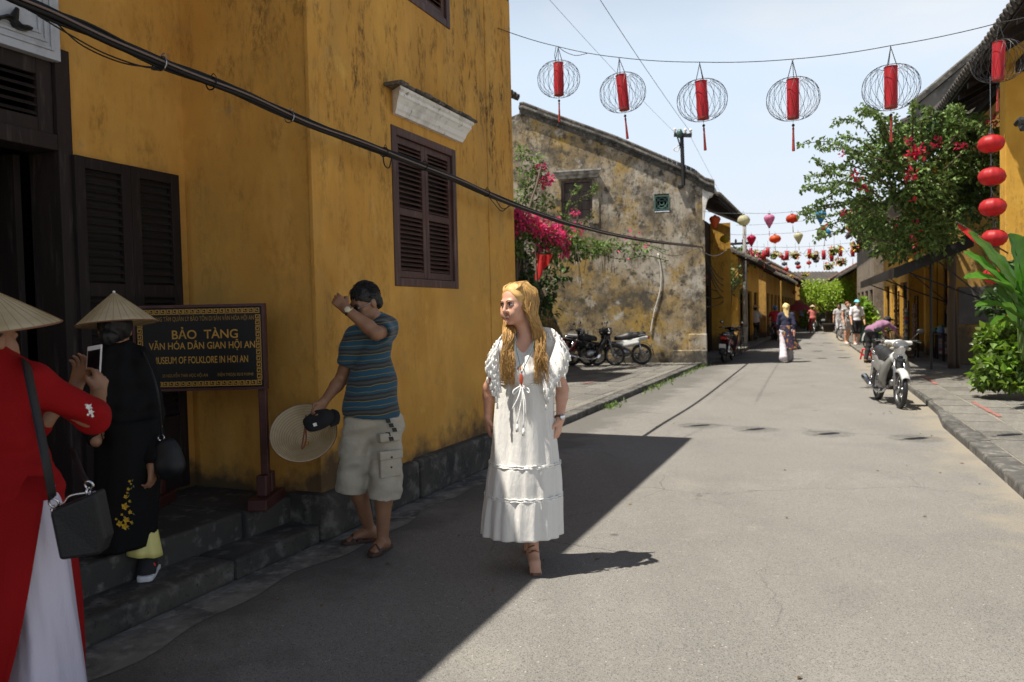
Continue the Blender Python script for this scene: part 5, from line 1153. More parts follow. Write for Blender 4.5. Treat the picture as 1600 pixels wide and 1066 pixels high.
# utility poles
for lb, px, yb, yt, Y, r in (('straight grey utility pole with a crossarm on the left side', 1163, 540, 346, 30, .09), ('leaning weathered utility pole wrapped in cables by the left shops', 1182, 528, 402, 39, .11)):
    b = gnd(px, yb, 0); b = at(px + 2, yb, Y); b.z = .0; top = at(px, yt, Y)
    if 'leaning' in lb: top = at(1166, 400, 38)
    t = thing('utility_pole', lb, 'utility pole', b); G().tube([b, top], [r, r * .8], 8).build('pole', M('grey concrete pole', (.24, .23, .215), .85, layers=[(6, .45, .7, (.13, .12, .11))]), t, True)
    g = G(); c = top - ZV * (.85 if 'straight' in lb else .3); g.beam(c - NA * .65, c + NA * .3, .09, .09)
    for k in range(4): g.lathe([(.03, 0), (.05, .06), (.02, .14)], c + NA * (-.6 + .27 * k) + ZV * .045, None, 6)
    g.tube([c - ZV * .5, c - NA * .5], .02, 4); g.build('crossarm', m_blackmetal, t)
    g = G(); 
    for k in range(5): g.tube(sag(c - ZV * (.3 + .2 * k), c - ZV * (1.2 + .3 * k) - UA * (2 + k) - NA * .8, .5, 8), .02, 3)
    g.build('hanging_cables', m_black, t)

# ================================================================== MUSEUM SIGN
SY = 5.12
cTL, cTR, cBR = at(215, 480, SY), at(413, 478, SY), at(413, 604, SY)
sx = (cTR - cTL); sx.z = 0; SWd = sx.length; sx.normalize(); sn = Vector((sx.y, -sx.x, 0)); SHt = cTR.z - cBR.z; s0 = cBR - sx * SWd
sg = thing('museum_sign', 'black wooden museum sign with gold key pattern border on dark red posts', 'sign', Vector((cBR.x - .02, cBR.y, .3)))
m_gold = M('dull gold paint', (.42, .23, .035), .5); m_signb = M('black lacquered board', (.007, .0075, .008), .5, spec=.3, bump=[(30, .06)]); m_post = M('dark red painted post', (.055, .014, .013), .5, layers=[(10, .5, .75, (.09, .03, .025))])
bd = G().par(s0, sx * SWd, -sn * .035, ZV * SHt).build('board', m_signb, sg, bev=.004)
g = G(); f = .018
for (a, b, l, h) in ((-f, -f, SWd + 2 * f, f), (-f, SHt, SWd + 2 * f, f), (-f, 0, f, SHt), (SWd, 0, f, SHt)): g.par(s0 + sx * a + ZV * b + sn * .008, sx * l, -sn * .05, ZV * h)
g.build('frame', m_post, sg)
g = G(); cell = .040; lwid = .0052
def stroke(pts, o, ex, ey):
    for p, q in zip(pts, pts[1:]):
        x0, x1 = min(p[0], q[0]), max(p[0], q[0]); y0, y1 = min(p[1], q[1]), max(p[1], q[1])
        g.par(o + ex * (x0 - lwid / 2) + ey * (y0 - lwid / 2) + sn * .0008, ex * (x1 - x0 + lwid), ey * (y1 - y0 + lwid), sn * (.0015 + .0002 * (len(g.f) % 5)))
key = [(0, .9), (0, .1), (.82, .1), (.82, .9), (.28, .9), (.28, .42), (.55, .42)]
for side in range(4):
    L_ = SWd if side < 2 else SHt; n = int(round((L_ - .02) / cell)); c_l = (L_ - .02) / n
    o = (s0 + sx * .01 + ZV * .010, s0 + sx * .01 + ZV * (SHt - .046), s0 + sx * .046 + ZV * .01, s0 + sx * (SWd - .010) + ZV * .01)[side]
    ex, ey = ((sx, ZV), (sx, ZV), (ZV, -sx), (ZV, -sx))[side]
    for i in range(n):
        if side > 1 and (i == 0 or i == n - 1): continue
        stroke([(x_ * c_l * .95, y_ * .036) for x_, y_ in key], o + ex * (i * c_l), ex, ey)
g.build('key_border', m_gold, bd)
def text(body, px0, px1, pyb, hpx, parent, o, ex, nrm, mat, name='lettering', ref=None, squash=True):
    cu = bpy.data.curves.new(name, 'FONT'); cu.body = body; cu.size = 1; cu.extrude = .0; cu.offset = .012
    ob = bpy.data.objects.new(name, cu); COL.objects.link(ob); bpy.context.view_layer.update()
    me = bpy.data.meshes.new_from_object(ob.evaluated_get(bpy.context.evaluated_depsgraph_get())); bpy.data.objects.remove(ob)
    v = np.empty(len(me.vertices) * 3); me.vertices.foreach_get('co', v); v = v.reshape(-1, 3)
    A0, A1 = onplane(px0, pyb, o, nrm), onplane(px1, pyb, o, nrm); wd = (A1 - A0).dot(ex); ht = hpx * SY / F / .729
    v[:, 0] = (v[:, 0] - v[:, 0].min()) / (v[:, 0].max() - v[:, 0].min()) * wd; v[:, 1] *= ht
    orr = orig(parent); b = A0 + nrm * .0014 - orr
    for i, q in enumerate(v): me.vertices[i].co = b + ex * q[0] + ZV * q[1]
    me.materials.append(mat); return link(name, me, parent)
m_faint = M('worn gold paint', (.23, .125, .022), .6)
for bdy, x0, x1, y, h, m in (('TRUNG TÂM QUẢN LÝ BẢO TỒN DI SẢN VĂN HÓA HỘI AN', 233, 397, 503, 7, m_faint), ('BẢO  TÀNG', 269, 372, 530, 14, m_gold), ('VĂN HÓA DÂN GIAN HỘI AN', 233, 399, 547, 11, m_gold), ('MUSEUM OF FOLKLORE IN HOI AN', 240, 388, 569, 11, m_gold), ('33 NGUYỄN THÁI HỌC HỘI AN', 254, 325, 590, 5, m_faint), ('ĐIỆN THOẠI: 0510 910948', 340, 396, 588, 5, m_faint)):
    text(bdy, x0, x1, y, h, bd, s0, sx, sn, m)
for e in (SWd - .055, .03):
    q = G(); q.par(s0 + sx * e - ZV * (s0.z - .30) - sn * .0355, sx * .05, -sn * .05, ZV * (s0.z - .30 + SHt * .9)); pst = q.build('post', m_post, sg, bev=.004)
    b = s0 + sx * (e + .025) - sn * .06; b.z = .3; q = G(); q.par(b - sx * .065 + sn * .20, sx * .13, -sn * .40, ZV * .075); q.par(b - sx * .035 + sn * .027 + ZV * .075, sx * .07, sn * .07, ZV * .14); q.par(b - sx * .035 - sn * .097 + ZV * .075, sx * .07, sn * .07, ZV * .14); q.build('foot', m_post, pst, bev=.008)
# ================================================================== PEOPLE: one continuous skin grown from a smooth distance field
class SDF:
    def __init__(s, lo, hi, h):
        s.o = np.array(lo, 'f4'); s.h = h; s.n = np.maximum(4, np.ceil((np.array(hi) - np.array(lo)) / h).astype(int) + 1)
        s.d = np.full(s.n, 1.0, 'f4'); s.m = np.zeros(s.n, 'i1')
    def _sl(s, lo, hi):
        a = np.clip(np.floor((np.array(lo) - s.o) / s.h).astype(int), 0, s.n - 1); b = np.clip(np.ceil((np.array(hi) - s.o) / s.h).astype(int) + 1, 1, s.n)
        if np.any(b - a < 1): return None, None
        sl = tuple(slice(i, j) for i, j in zip(a, b))
        ax = [(s.o[i] + s.h * np.arange(a[i], b[i])).astype('f4') for i in range(3)]
        return sl, np.meshgrid(*ax, indexing='ij', sparse=True)
    def _mix(s, sl, a, k, mat, sub=False):
        d = s.d[sl]
        if sub:
            h = np.clip(.5 - .5 * (d + a) / k, 0, 1); s.d[sl] = d * (1 - h) - a * h + k * h * (1 - h); return
        s.m[sl] = np.where(a < d, mat, s.m[sl])
        if k > 0: h = np.clip(.5 + .5 * (d - a) / k, 0, 1); s.d[sl] = d * (1 - h) + a * h - k * h * (1 - h)
        else: s.d[sl] = np.minimum(d, a)
    def cap(s, p, q, r0, r1=None, k=.02, mat=0, sub=False):
        r1 = r0 if r1 is None else r1; p, q = np.array(p, 'f4'), np.array(q, 'f4'); m = max(r0, r1) + k + 2 * s.h
        sl, X = s._sl(np.minimum(p, q) - m, np.maximum(p, q) + m)
        if sl is None: return s
        e = q - p; L2 = float(e @ e) + 1e-9; v = [X[i] - p[i] for i in range(3)]
        t = np.clip((v[0] * e[0] + v[1] * e[1] + v[2] * e[2]) / L2, 0, 1)
        a = np.sqrt((v[0] - t * e[0]) ** 2 + (v[1] - t * e[1]) ** 2 + (v[2] - t * e[2]) ** 2) - (r0 + (r1 - r0) * t)
        s._mix(sl, a, k, mat, sub); return s
    def chain(s, pts, rs, k=.02, mat=0):
        for i in range(len(pts) - 1): s.cap(pts[i], pts[i + 1], rs[i], rs[i + 1], k, mat)
        return s
    def ell(s, c, rad, axes=None, k=.02, mat=0, sub=False):
        c = np.array(c, 'f4'); m = max(rad) + k + 2 * s.h; sl, X = s._sl(c - m, c + m)
        if sl is None: return s
        axes = axes or ((1, 0, 0), (0, 1, 0), (0, 0, 1)); v = [X[i] - c[i] for i in range(3)]; k0 = 0; k1 = 0
        for a, r in zip(axes, rad):
            w_ = v[0] * a[0] + v[1] * a[1] + v[2] * a[2]; k0 = k0 + (w_ / r) ** 2; k1 = k1 + (w_ / (r * r)) ** 2
        k0 = np.sqrt(k0); a = k0 * (k0 - 1) / np.maximum(np.sqrt(k1), 1e-6); s._mix(sl, a.astype('f4'), k, mat, sub); return s
    def cut(s, p, nrm):
        """keep the side the normal points away from"""
        ax = np.meshgrid(*[(s.o[i] + s.h * np.arange(s.n[i])).astype('f4') for i in range(3)], indexing='ij', sparse=True)
        s.d = np.maximum(s.d, sum((ax[i] - p[i]) * nrm[i] for i in range(3)).astype('f4')); return s
    def wrinkle(s, amp, fr, seed, st=(1, 1, 1)):
        r = np.random.RandomState(seed); ax = np.meshgrid(*[(s.o[i] + s.h * np.arange(s.n[i])).astype('f4') for i in range(3)], indexing='ij', sparse=True)
        z = 0
        for _ in range(5):
            w_ = r.normal(size=3) * fr * np.array(st); z = z + np.sin(ax[0] * w_[0] + ax[1] * w_[1] + ax[2] * w_[2] + r.uniform(0, 6) + 1.3 * np.sin(ax[2] * fr * .4 + r.uniform(0, 6)))
        s.d = s.d + (amp / 3 * z).astype('f4'); return s
    def mesh(s, name, mats, parent, label=None):
        s.d[0] = s.d[-1] = 1; s.d[:, 0] = s.d[:, -1] = 1; s.d[:, :, 0] = s.d[:, :, -1] = 1
        d = s.d; n = np.array(d.shape) - 1; neg = d < 0
        cs = [(i, j, k) for i in (0, 1) for j in (0, 1) for k in (0, 1)]
        sub = lambda A_, c: A_[c[0]:c[0] + n[0], c[1]:c[1] + n[1], c[2]:c[2] + n[2]]
        cnt = sum(sub(neg, c).astype('i1') for c in cs); idx = np.argwhere((cnt > 0) & (cnt < 8)); N = len(idx)
        vid = np.full(n, -1, 'i4'); vid[tuple(idx.T)] = np.arange(N)
        val = {c: d[tuple((idx + c).T)] for c in cs}; acc = np.zeros((N, 3)); ct = np.zeros(N)
        for a in cs:
            for ax in range(3):
                if a[ax]: continue
                b = list(a); b[ax] = 1; b = tuple(b); va, vb = val[a], val[b]; m_ = (va < 0) != (vb < 0)
                t = np.where(m_, va / np.where(m_, va - vb, 1), 0); p = np.array(a, float)[None] + np.zeros((N, 3)); p[:, ax] += t
                acc[m_] += p[m_]; ct[m_] += 1
        V = s.o + s.h * (idx + acc / ct[:, None]); mv = s.m[tuple((idx + np.round(acc / ct[:, None]).astype(int)).T)]
        Fs = []
        for ax in range(3):
            o1, o2 = (ax + 1) % 3, (ax + 2) % 3; a = [slice(1, -1)] * 3; b = list(a); a[ax] = slice(0, -1); b[ax] = slice(1, None)
            ch = neg[tuple(a)] != neg[tuple(b)]; e = np.argwhere(ch); st = np.array([1, 1, 1]); st[ax] = 0; e = e + st; fw = neg[tuple(e.T)]
            q = []
            for u, v in ((0, 0), (-1, 0), (-1, -1), (0, -1)):
                c = e.copy(); c[:, o1] += u; c[:, o2] += v; q.append(vid[tuple(c.T)])
            q = np.stack(q, 1); q[~fw] = q[~fw][:, ::-1]; Fs.append(q)
        Q = np.concatenate(Fs); Q = Q[(Q >= 0).all(1)]
        if parent is not None: V = V - np.array(orig(parent))
        me = bpy.data.meshes.new(name); me.vertices.add(N); me.vertices.foreach_set('co', V.astype('f4').ravel())
        me.loops.add(len(Q) * 4); me.loops.foreach_set('vertex_index', Q.astype('i4').ravel()); me.polygons.add(len(Q))
        me.polygons.foreach_set('loop_start', np.arange(0, len(Q) * 4, 4, dtype='i4')); me.polygons.foreach_set('loop_total', np.full(len(Q), 4, 'i4'))
        mats = mats if isinstance(mats, (list, tuple)) else [mats]
        for m_ in mats: me.materials.append(m_)
        me.polygons.foreach_set('material_index', mv[Q[:, 0]].astype('i4') if len(mats) > 1 else np.zeros(len(Q), 'i4'))
        me.polygons.foreach_set('use_smooth', np.ones(len(Q), bool)); me.update(calc_edges=True); me.validate()
        return link(name, me, parent, label=label)

V3 = lambda *a: Vector(a)
def fr_of(f, u):
    f = Vector(f).normalized(); r = f.cross(Vector(u)).normalized(); u = r.cross(f); return f, r, u
def head_sdf(S, c, f, u, sc=1.0, male=False, lipmat=1, smile=.0):
    f, r, u = fr_of(f, u); c = Vector(c); P = lambda x, y, z: c + (r * x + f * y + u * z) * sc; ax = (r, f, u)
    E = lambda p, rad, k=.012, mat=0, sub=False: S.ell(P(*p), [q * sc for q in rad], ax, k * sc, mat, sub)
    E((0, -.014, .030), (.074, .094, .084), .02); E((0, .026, -.028), (.060, .062, .084), .03); E((0, .034, -.074), (.048 + .006 * male, .046, .036), .03)
    E((0, .074, -.098), (.019, .017, .015), .022); S.cap(P(-.034, .080, .020), P(.034, .080, .020), .010 * sc, None, .016 * sc)
    for x in (-1, 1):
        E((x * .043, .060, -.022), (.020, .020, .018), .022); E((x * .030, .097, .003), (.014, .011, .009), .012, 0, True)
        S.cap(P(x * .011, .095, -.034), P(x * .012, .096, -.034), .0085 * sc, None, .008 * sc)
        E((x * .076, -.008, -.006), (.009, .020, .031), .008); E((x * .028, .072, -.062), (.020, .016, .018), .02)
    S.cap(P(0, .086, .012), P(0, .110, -.030), .0070 * sc, (.0125 if male else .0100) * sc, .010 * sc)
    m0 = -.062; mw = .021 + .006 * smile
    for x in (-1, 1): S.cap(P(x * mw, .078, m0 + smile * .008), P(0, .0905, m0), .0035 * sc, .0048 * sc, .004 * sc, lipmat); S.cap(P(x * mw * .8, .079, m0 - .006 + smile * .004), P(0, .089, m0 - .011), .004 * sc, .0055 * sc, .004 * sc, lipmat); E((x * .036, .070, -.045), (.018, .018, .018), .02)
    return P, (f, r, u)
def face_parts(parent, P, fr, mats, sc=1, brow=.0035, teeth=False):
    f, r, u = fr; M3 = basis(r, f, u)
    for x in (-1, 1):
        e = G(); e.ell(P(x * .030, .079, .003), (.0120 * sc, .0115 * sc, .0068 * sc), M3, 10, 8); eo = e.build('eye', mats['eye'], parent, True)
        q = G(); q.ell(P(x * .030, .0885, .003), (.0064 * sc, .0035 * sc, .0060 * sc), M3, 8, 6); q.build('iris', mats['iris'], eo, True)
        q = G(); q.tube(curve([P(x * .016, .089, .011), P(x * .030, .0915, .0145), P(x * .043, .083, .009)], 4), .0024 * sc, 5); q.build('eyelid', mats['lash'], eo, True)
        q = G(); q.tube(curve([P(x * .012, .094, .022), P(x * .030, .094, .028), P(x * .047, .080, .021)], 4), [brow * sc * (1 - .06 * i) for i in range(9)], 5); q.build('eyebrow', mats['brow'], parent, True)
    if teeth:
        q = G(); q.tube(curve([P(-.019, .0835, -.0615), P(-.008, .0925, -.0655), P(.008, .0925, -.0655), P(.019, .0835, -.0615)], 4), .0038 * sc, 5); q.build('teeth', mats['eye'], parent, True)
def hand_sdf(S, w_, d, pn, th, sc=1.0, curl=(.35, .4, .45, .5), spread=.06, tcurl=.5):
    """w_ wrist, d wrist->knuckles, pn palm normal, th thumb side"""
    d = Vector(d).normalized(); th = (Vector(th) - d * Vector(th).dot(d)).normalized(); pn = (Vector(pn) - d * Vector(pn).dot(d)); pn = (pn - th * pn.dot(th)).normalized(); w_ = Vector(w_)
    S.cap(w_, w_ + d * .02 * sc, .024 * sc, .022 * sc, .02)
    for i, (x, l) in enumerate(((.030, .070), (.010, .078), (-.010, .073), (-.029, .058))):
        kn = w_ + (d * (.088 - .004 * abs(i - 1)) + th * x) * sc; S.cap(w_ + th * x * .55 * sc, kn, .0155 * sc, .0115 * sc, .012)
        dd = (d + th * (x * spread / .03)).normalized(); p = kn; a = 0
        for j, fl in enumerate((.45, .32, .25)):
            a += curl[i] * (1.0 if j else .8); q = p + (dd * math.cos(a) + pn * math.sin(a)) * (l * fl * sc); S.cap(p, q, (.0098 - .0012 * j) * sc, (.0090 - .0012 * j) * sc, .0035); p = q
    b = w_ + (d * .022 + th * .024) * sc; m_ = b + (d * .034 + th * .030 + pn * .014) * sc; t2_ = m_ + (d * (.028 - .008 * tcurl) + th * (.010 - .02 * tcurl) + pn * .018 * tcurl) * sc
    S.cap(b, m_, .0145 * sc, .0115 * sc, .008); S.cap(m_, t2_, .0112 * sc, .0085 * sc, .004)
def torso_sdf(S, J, g=0., male=True, k=.05):
    up = (J['neck'] - J['pelvis']).normalized(); rt = (J['shR'] - J['shL']).normalized(); fw = up.cross(rt).normalized(); rt = fw.cross(up); ax = (rt, fw, up)
    L_ = (J['neck'] - J['pelvis']).length; q = lambda t, y=0: J['pelvis'].lerp(J['neck'], t) + fw * y
    sw = (J['shR'] - J['shL']).length / 2
    S.ell(q(.68, .0), (sw * .86 + g, .105 + g, L_ * .33), ax, k); S.ell(q(.36), ((.145 if male else .125) + g, .105 + g, L_ * .30), ax, k); S.ell(q(.03), (.165 + g, .118 + g, .13 + g), ax, k)
    S.cap(J['shL'].lerp(J['neck'], .15), J['neck'], .052 + g, .05 + g, k); S.cap(J['shR'].lerp(J['neck'], .15), J['neck'], .052 + g, .05 + g, k)
    return ax
def limb(S, a, b, c, r, k=.02):
    S.cap(a, b, r[0], r[1], k); m_ = b.lerp(c, .28); S.cap(b, m_, r[1], r[2], k); S.cap(m_, c, r[2], r[3], k)
def foot_sdf(S, an, toe, sc=1.0, heel=.0):
    an, toe = Vector(an), Vector(toe); d = toe - an; d.z = 0; d.normalize(); hl = an - d * .035; hl.z = toe.z + heel + .012; s_ = d.cross(ZV)
    S.cap(an, hl, .033 * sc, .03 * sc, .02)
    for x, l in ((-.026, .93), (-.01, 1), (.01, .98), (.028, .86)):
        t = Vector((an.x, an.y, 0)) + (toe - an).dot(d) * d * l + s_ * x; t.z = toe.z + .006; m_ = an.lerp(t, .55); m_.z = max(m_.z, toe.z + .03); S.cap(hl.lerp(an, .5), m_, .028 * sc, .020 * sc, .025); S.cap(m_, t, .019 * sc, .010 * sc, .012)

m_skin = M('fair sunned skin', (.60, .34, .235), .5, sss=.25, layers=[(9, .4, .7, (.54, .27, .18))], bump=[(160, .08)])
m_skin2 = M('tanned skin', (.30, .155, .085), .5, sss=.2, layers=[(9, .4, .7, (.24, .115, .065))], bump=[(160, .08)])
m_lips = M('rose lips', (.44, .075, .075), .4); m_lips2 = M('brown lips', (.20, .085, .06), .5)
m_eye = M('eye white', (.72, .70, .68), .25); m_iris = M('dark iris', (.03, .02, .015), .2)
m_hairb = M('black hair', (.008, .007, .007), .6, bump=[(90, .5, (1, 1, .1))])
m_blond = M('golden blonde hair', (.52, .31, .11), .5, island=.16, spec=.35, layers=[(26, .42, .7, (.42, .235, .075), (1, 1, .15))], bump=[(60, .3, (1, 1, .12))]); m_blond2 = M('pale blonde hair', (.60, .42, .19), .5, island=.3)
m_cloud = M('white crinkled cotton', (.80, .78, .745), .85, bump=[(24, .55, (1, 1, .12)), (70, .5, (1, 1, .3)), (240, .3)], trans=.10)
m_lace = M('white cotton trim', (.84, .83, .80), .85, bump=[(120, .5)])
FM = dict(eye=m_eye, iris=m_iris, lash=m_hairb, brow=M('brown brow hair', (.16, .08, .035), .7))
FM2 = dict(eye=m_eye, iris=m_iris, lash=m_hairb, brow=m_hairb)
def bbox(J, pad=.2):
    v = [p for p in J.values()]; return [min(p[i] for p in v) - pad for i in range(3)], [max(p[i] for p in v) + pad for i in range(3)]
def rings(name, parent, mat, specs, f, r, n=96, fold=None, caps=(False, False), thick=0):
    """specs: (centre, half width, half depth); fold(u, theta) -> radius factor"""
    R_ = []
    for i, (c, a, b) in enumerate(specs):
        u = i / (len(specs) - 1); R_.append([Vector(c) + r * (a * math.cos(2 * PI * k / n)) * (fold(u, 2 * PI * k / n) if fold else 1) + f * (b * math.sin(2 * PI * k / n)) * (fold(u, 2 * PI * k / n) if fold else 1) for k in range(n)])
    o = G().loft(R_, caps).build(name, mat, parent, True)
    if thick: s_ = o.modifiers.new('cloth', 'SOLIDIFY'); s_.thickness = thick; s_.offset = -1
    return o
def interp_specs(rows, n):
    """rows: (z, centre Vector xy, a, b) -> n smooth rings"""
    u = np.linspace(0, len(rows) - 1, n); out = []
    arr = np.array([[*q[0], q[1], q[2]] for q in rows]); x = np.arange(len(rows))
    for t in u: i = min(int(t), len(rows) - 2); w_ = t - i; w_ = w_ * w_ * (3 - 2 * w_) * .5 + w_ * .5; z = arr[i] * (1 - w_) + arr[i + 1] * w_; out.append((Vector(z[:3]), z[3], z[4]))
    return out
m_straw2 = M('pale palm leaf hat', (.66, .55, .36), .65, trans=.3, layers=[(7, .45, .7, (.50, .39, .22))], bump=[(90, .3)])
m_seam = M('straw seam', (.40, .29, .14), .8); m_brim = M('brown brim binding', (.20, .085, .04), .7)
def cone_hat(parent, apex, axis, R_, H_, name=None, ribs=14, dent=0):
    """conical palm-leaf hat: axis points from the apex down to the brim plane"""
    a = Vector(axis).normalized(); x = a.orthogonal().normalized(); y = a.cross(x); apex = Vector(apex); n = 64
    prof = [(.004, 0), (.02, .012)] + [(R_ * t, H_ * (t ** 1.06)) for t in np.linspace(.14, 1, 9)]
    rr = [[apex + a * z + (x * math.cos(2 * PI * k / n) + y * math.sin(2 * PI * k / n)) * rad * (1 + .004 * (k % 2)) for k in range(n)] for rad, z in prof]
    o = G().loft(rr, (True, False)).build(name or 'conical_hat', m_straw2, parent, True)
    s_ = o.modifiers.new('palm', 'SOLIDIFY'); s_.thickness = .003
    g = G()
    for k in range(0, n, 2):
        d = x * math.cos(2 * PI * k / n) + y * math.sin(2 * PI * k / n); g.tube([apex + a * (H_ * (t ** 1.06) - .0018) + d * (R_ * t) for t in (.1, .4, .7, 1)], .0011, 3)
    g.build('seam', m_seam, o if parent else o)
    g = G(); g.ring(apex + a * H_, a, R_ + .001, .0032, 48, 5); g.build('brim', m_brim, o)
    g = G()
    for k in range(1, ribs): t = k / ribs; g.ring(apex + a * (H_ * (t ** 1.06) + .004), a, R_ * t, .0018, 40, 4)
    g.build('rib', m_seam, o, kind='stuff'); g = G(); g.ell(apex - a * .002, (.008, .008, .008), None, 8, 6); g.build('tip', m_lace, o, True)
    return o

# ------------------------------------------------------------------ woman in the white dress
WY = 4.62
def W(px, py, dy=0): return at(px, py, WY + dy)
wm = thing('person', 'smiling woman with long blonde hair in a tiered white dress walking in the sun', 'person', gnd(828, 893))
J = dict(head=W(806, 475, -.02), neck=W(823, 527, .02), pelvis=W(820, 672), shR=W(788, 545, -.06), shL=W(861, 541, .05), elR=W(764, 606, .10), wrR=W(762, 652, .13), elL=W(879, 608, .07), wrL=W(875, 655, -.0),
         hipR=W(804, 676), hipL=W(834, 676), knR=W(822, 770, .18), knL=W(832, 765, -.06), anR=W(829, 838, .42), anL=W(833, 859, .0))
J['toeL'] = gnd(838, 899); J['toeR'] = gnd(826, 864)
lo, hi = bbox(J, .16); S = SDF(lo, hi, .0048)
ax = torso_sdf(S, J, -.028, False)
for x in (-1, 1): S.ell(J['pelvis'].lerp(J['neck'], .60) + ax[0] * x * .062 + ax[1] * .085, (.062, .06, .058), ax, .03)
limb(S, J['shR'], J['elR'], J['wrR'], (.042, .034, .034, .022)); limb(S, J['shL'], J['elL'], J['wrL'], (.044, .035, .035, .023))
limb(S, J['hipR'], J['knR'], J['anR'], (.068, .055, .052, .030)); limb(S, J['hipL'], J['knL'], J['anL'], (.068, .056, .053, .031))
foot_sdf(S, J['anL'], J['toeL'], .92, .055); foot_sdf(S, J['anR'], J['toeR'] + ZV * .0, .92, .075)
S.cap(J['neck'] + ZV * -.01, J['head'] + V3(.012, .012, -.055), .050, .046, .03)
hf = V3(-.66, -.75, -.10); P, FR = head_sdf(S, J['head'], hf, V3(-.10, -.05, 1), 1.03, False, 1, 1.0)
hand_sdf(S, J['wrL'], W(868, 700, -.05) - J['wrL'], V3(-.85, .4, 0), V3(-.4, -.9, 0), .95, (.22, .28, .34, .4)); hand_sdf(S, J['wrR'], V3(.02, 0, -1), V3(.8, .3, 0), V3(.3, -.9, 0), .93)
S.mesh('body', [m_skin, m_lips], wm)
face_parts(wm, P, FR, FM, 1.03, .0028, True)
# dress: bodice with V neck, gathered skirt in three tiers
fW, rW = V3(-.22, -1, 0).normalized(), V3(1, -.22, 0).normalized(); kx = WY / F
S = SDF(lo, hi, .006); torso_sdf(S, J, .006, False)
for x in (-1, 1): S.ell(J['pelvis'].lerp(J['neck'], .60) + ax[0] * x * .064 + ax[1] * .088, (.070, .066, .068), ax, .045)
S.wrinkle(.003, 55, 3); S.cut(W(820, 602), V3(0, 0, -1))
for x in (-1, 1): S.cap(J['sh' + 'LR'[x > 0]], J['sh' + 'LR'[x > 0]].lerp(J['el' + 'LR'[x > 0]], .5), .064, .070, .03)
S.cap(W(812, 574, -.135), W(821, 520, -.075), .022, .088, .006, 0, True)
S.ell(J['neck'] + ax[1] * .02 + ZV * .03, (.072, .085, .055), ax, .02, 0, True)
S.mesh('bodice', m_cloud, wm)
def tier(rows, nm, nf, amp, seed, n=200, k=26):
    r_ = random.Random(seed); ph = [r_.uniform(0, 6.3) for _ in range(8)]
    def fold(u, th):
        z = math.sin(nf * th + ph[0] + 1.1 * math.sin(2 * th + ph[1]) + .6 * u) * .5 + math.sin(nf * .53 * th + ph[2] + .8 * u) * .35 + math.sin(nf * 1.9 * th + ph[3]) * .22 * (1 - .5 * u)
        return 1 + amp * (.25 + .75 * u ** .8) * z
    return rings(nm, wm, m_cloud, interp_specs(rows, k), fW, rW, n, fold, thick=.002)
def row(py, px, hw, ratio=.72, dy=0): return (W(px, py, dy + .02), hw * kx, hw * kx * ratio)
tier([row(594, 820, 43, .78), row(612, 820, 45, .80), row(650, 819, 47, .82), row(690, 820, 51, .82), row(724, 820, 55, .82)], 'skirt_tier', 11, .075, 1, k=30)
tier([row(721, 820, 54.5, .82), row(727, 820, 57, .83), row(748, 819, 59, .83), row(773, 818, 60, .83)], 'skirt_tier', 15, .06, 2)
tier([row(769, 818, 59.5, .83), row(775, 818, 62, .83), row(800, 816, 63.5, .84), row(832, 815, 65, .84)], 'skirt_tier', 17, .07, 3)
for py, px, hw in ((596, 820, 44), (722, 820, 56.5), (771, 818, 61.5)):
    g = G(); c = W(px, py, .02); n = 90
    for dz in (-.007, .007): g.tube([c + rW * (hw * kx * 1.01 * math.cos(2 * PI * k / n)) + fW * (hw * kx * .835 * math.sin(2 * PI * k / n)) + ZV * (dz + .0025 * math.sin(k * 1.7)) for k in range(n + 1)], [.0036 + .0012 * math.sin(k * 2.4) for k in range(n + 1)], 6, False)
    g.build('seam_trim', m_lace, wm, True)
g = G(); c = W(815, 602, -.165)     # drawstring bow
g.ell(c, (.012, .010, .012)); 
for e in ((800, 640), (808, 662), (818, 668), (822, 650)): g.tube(curve([c, W((815 + e[0]) / 2 + 2, (602 + e[1]) / 2, -.20), W(*e, -.20)], 5), .0042, 5)
for e in ((803, 616), (826, 614)): g.tube(curve([c, W(e[0], e[1] - 6, -.19), W(*e, -.19), c], 5), .004, 5)
for e in ((808, 663), (818, 669)): g.lathe([(.003, 0), (.009, -.02), (.010, -.045)], W(*e, -.20), None, 7)
g.build('drawstring', m_lace, wm, True)
# frilled shoulders: layers of ruffle hung with tassels
def ruffle(c0, c1, c2, out, layers, sgn):
    tg = G()
    for li in range(layers):
        g = G(); rows = []; n = 56
        for i in range(n + 1):
            u = i / n; p = curve([c0, c1, c2], 28)[min(i, 56)]; o_ = (out(u) + ZV * .1).normalized(); w_ = .016 + .017 * li + .005 * math.sin(i * 1.25 + li) ; k_ = math.sin(PI * (u * .9 + .05)) ** .5
            q = p + o_ * (.006 + .007 * li) * k_ ; rows.append([q + ZV * (.012 - .012 * li), q + o_ * w_ * .75 * k_ - ZV * (.012 + .028 * li) + ZV * .007 * math.sin(i * 1.5 + li), q + o_ * (w_ + .008 + .01 * math.sin(i * 1.25 + li)) * k_ - ZV * (.04 + .036 * li) + ZV * .012 * math.sin(i * 1.5 + li)])
            if i % 2 == (li % 2): tg.lathe([(.002, .006), (.0058, -.003), (.0045, -.008), (.0075, -.028)], rows[-1][-1] + ZV * .0, None, 6)
        g.sheet(rows); o = g.build('ruffle', m_cloud, wm, True); s_ = o.modifiers.new('cloth', 'SOLIDIFY'); s_.thickness = .004
    tg.build('tassel_fringe', m_lace, wm, True, kind='stuff')
ruffle(W(836, 512, .03), W(868, 526, -.03), W(846, 600, -.12), lambda u: V3(1, -.25 + -.55 * u, .12 - .25 * u), 3, 1)
ruffle(W(838, 514, .10), W(872, 532, .10), W(866, 580, .12), lambda u: V3(1, .5 * u, .1), 2, 1)
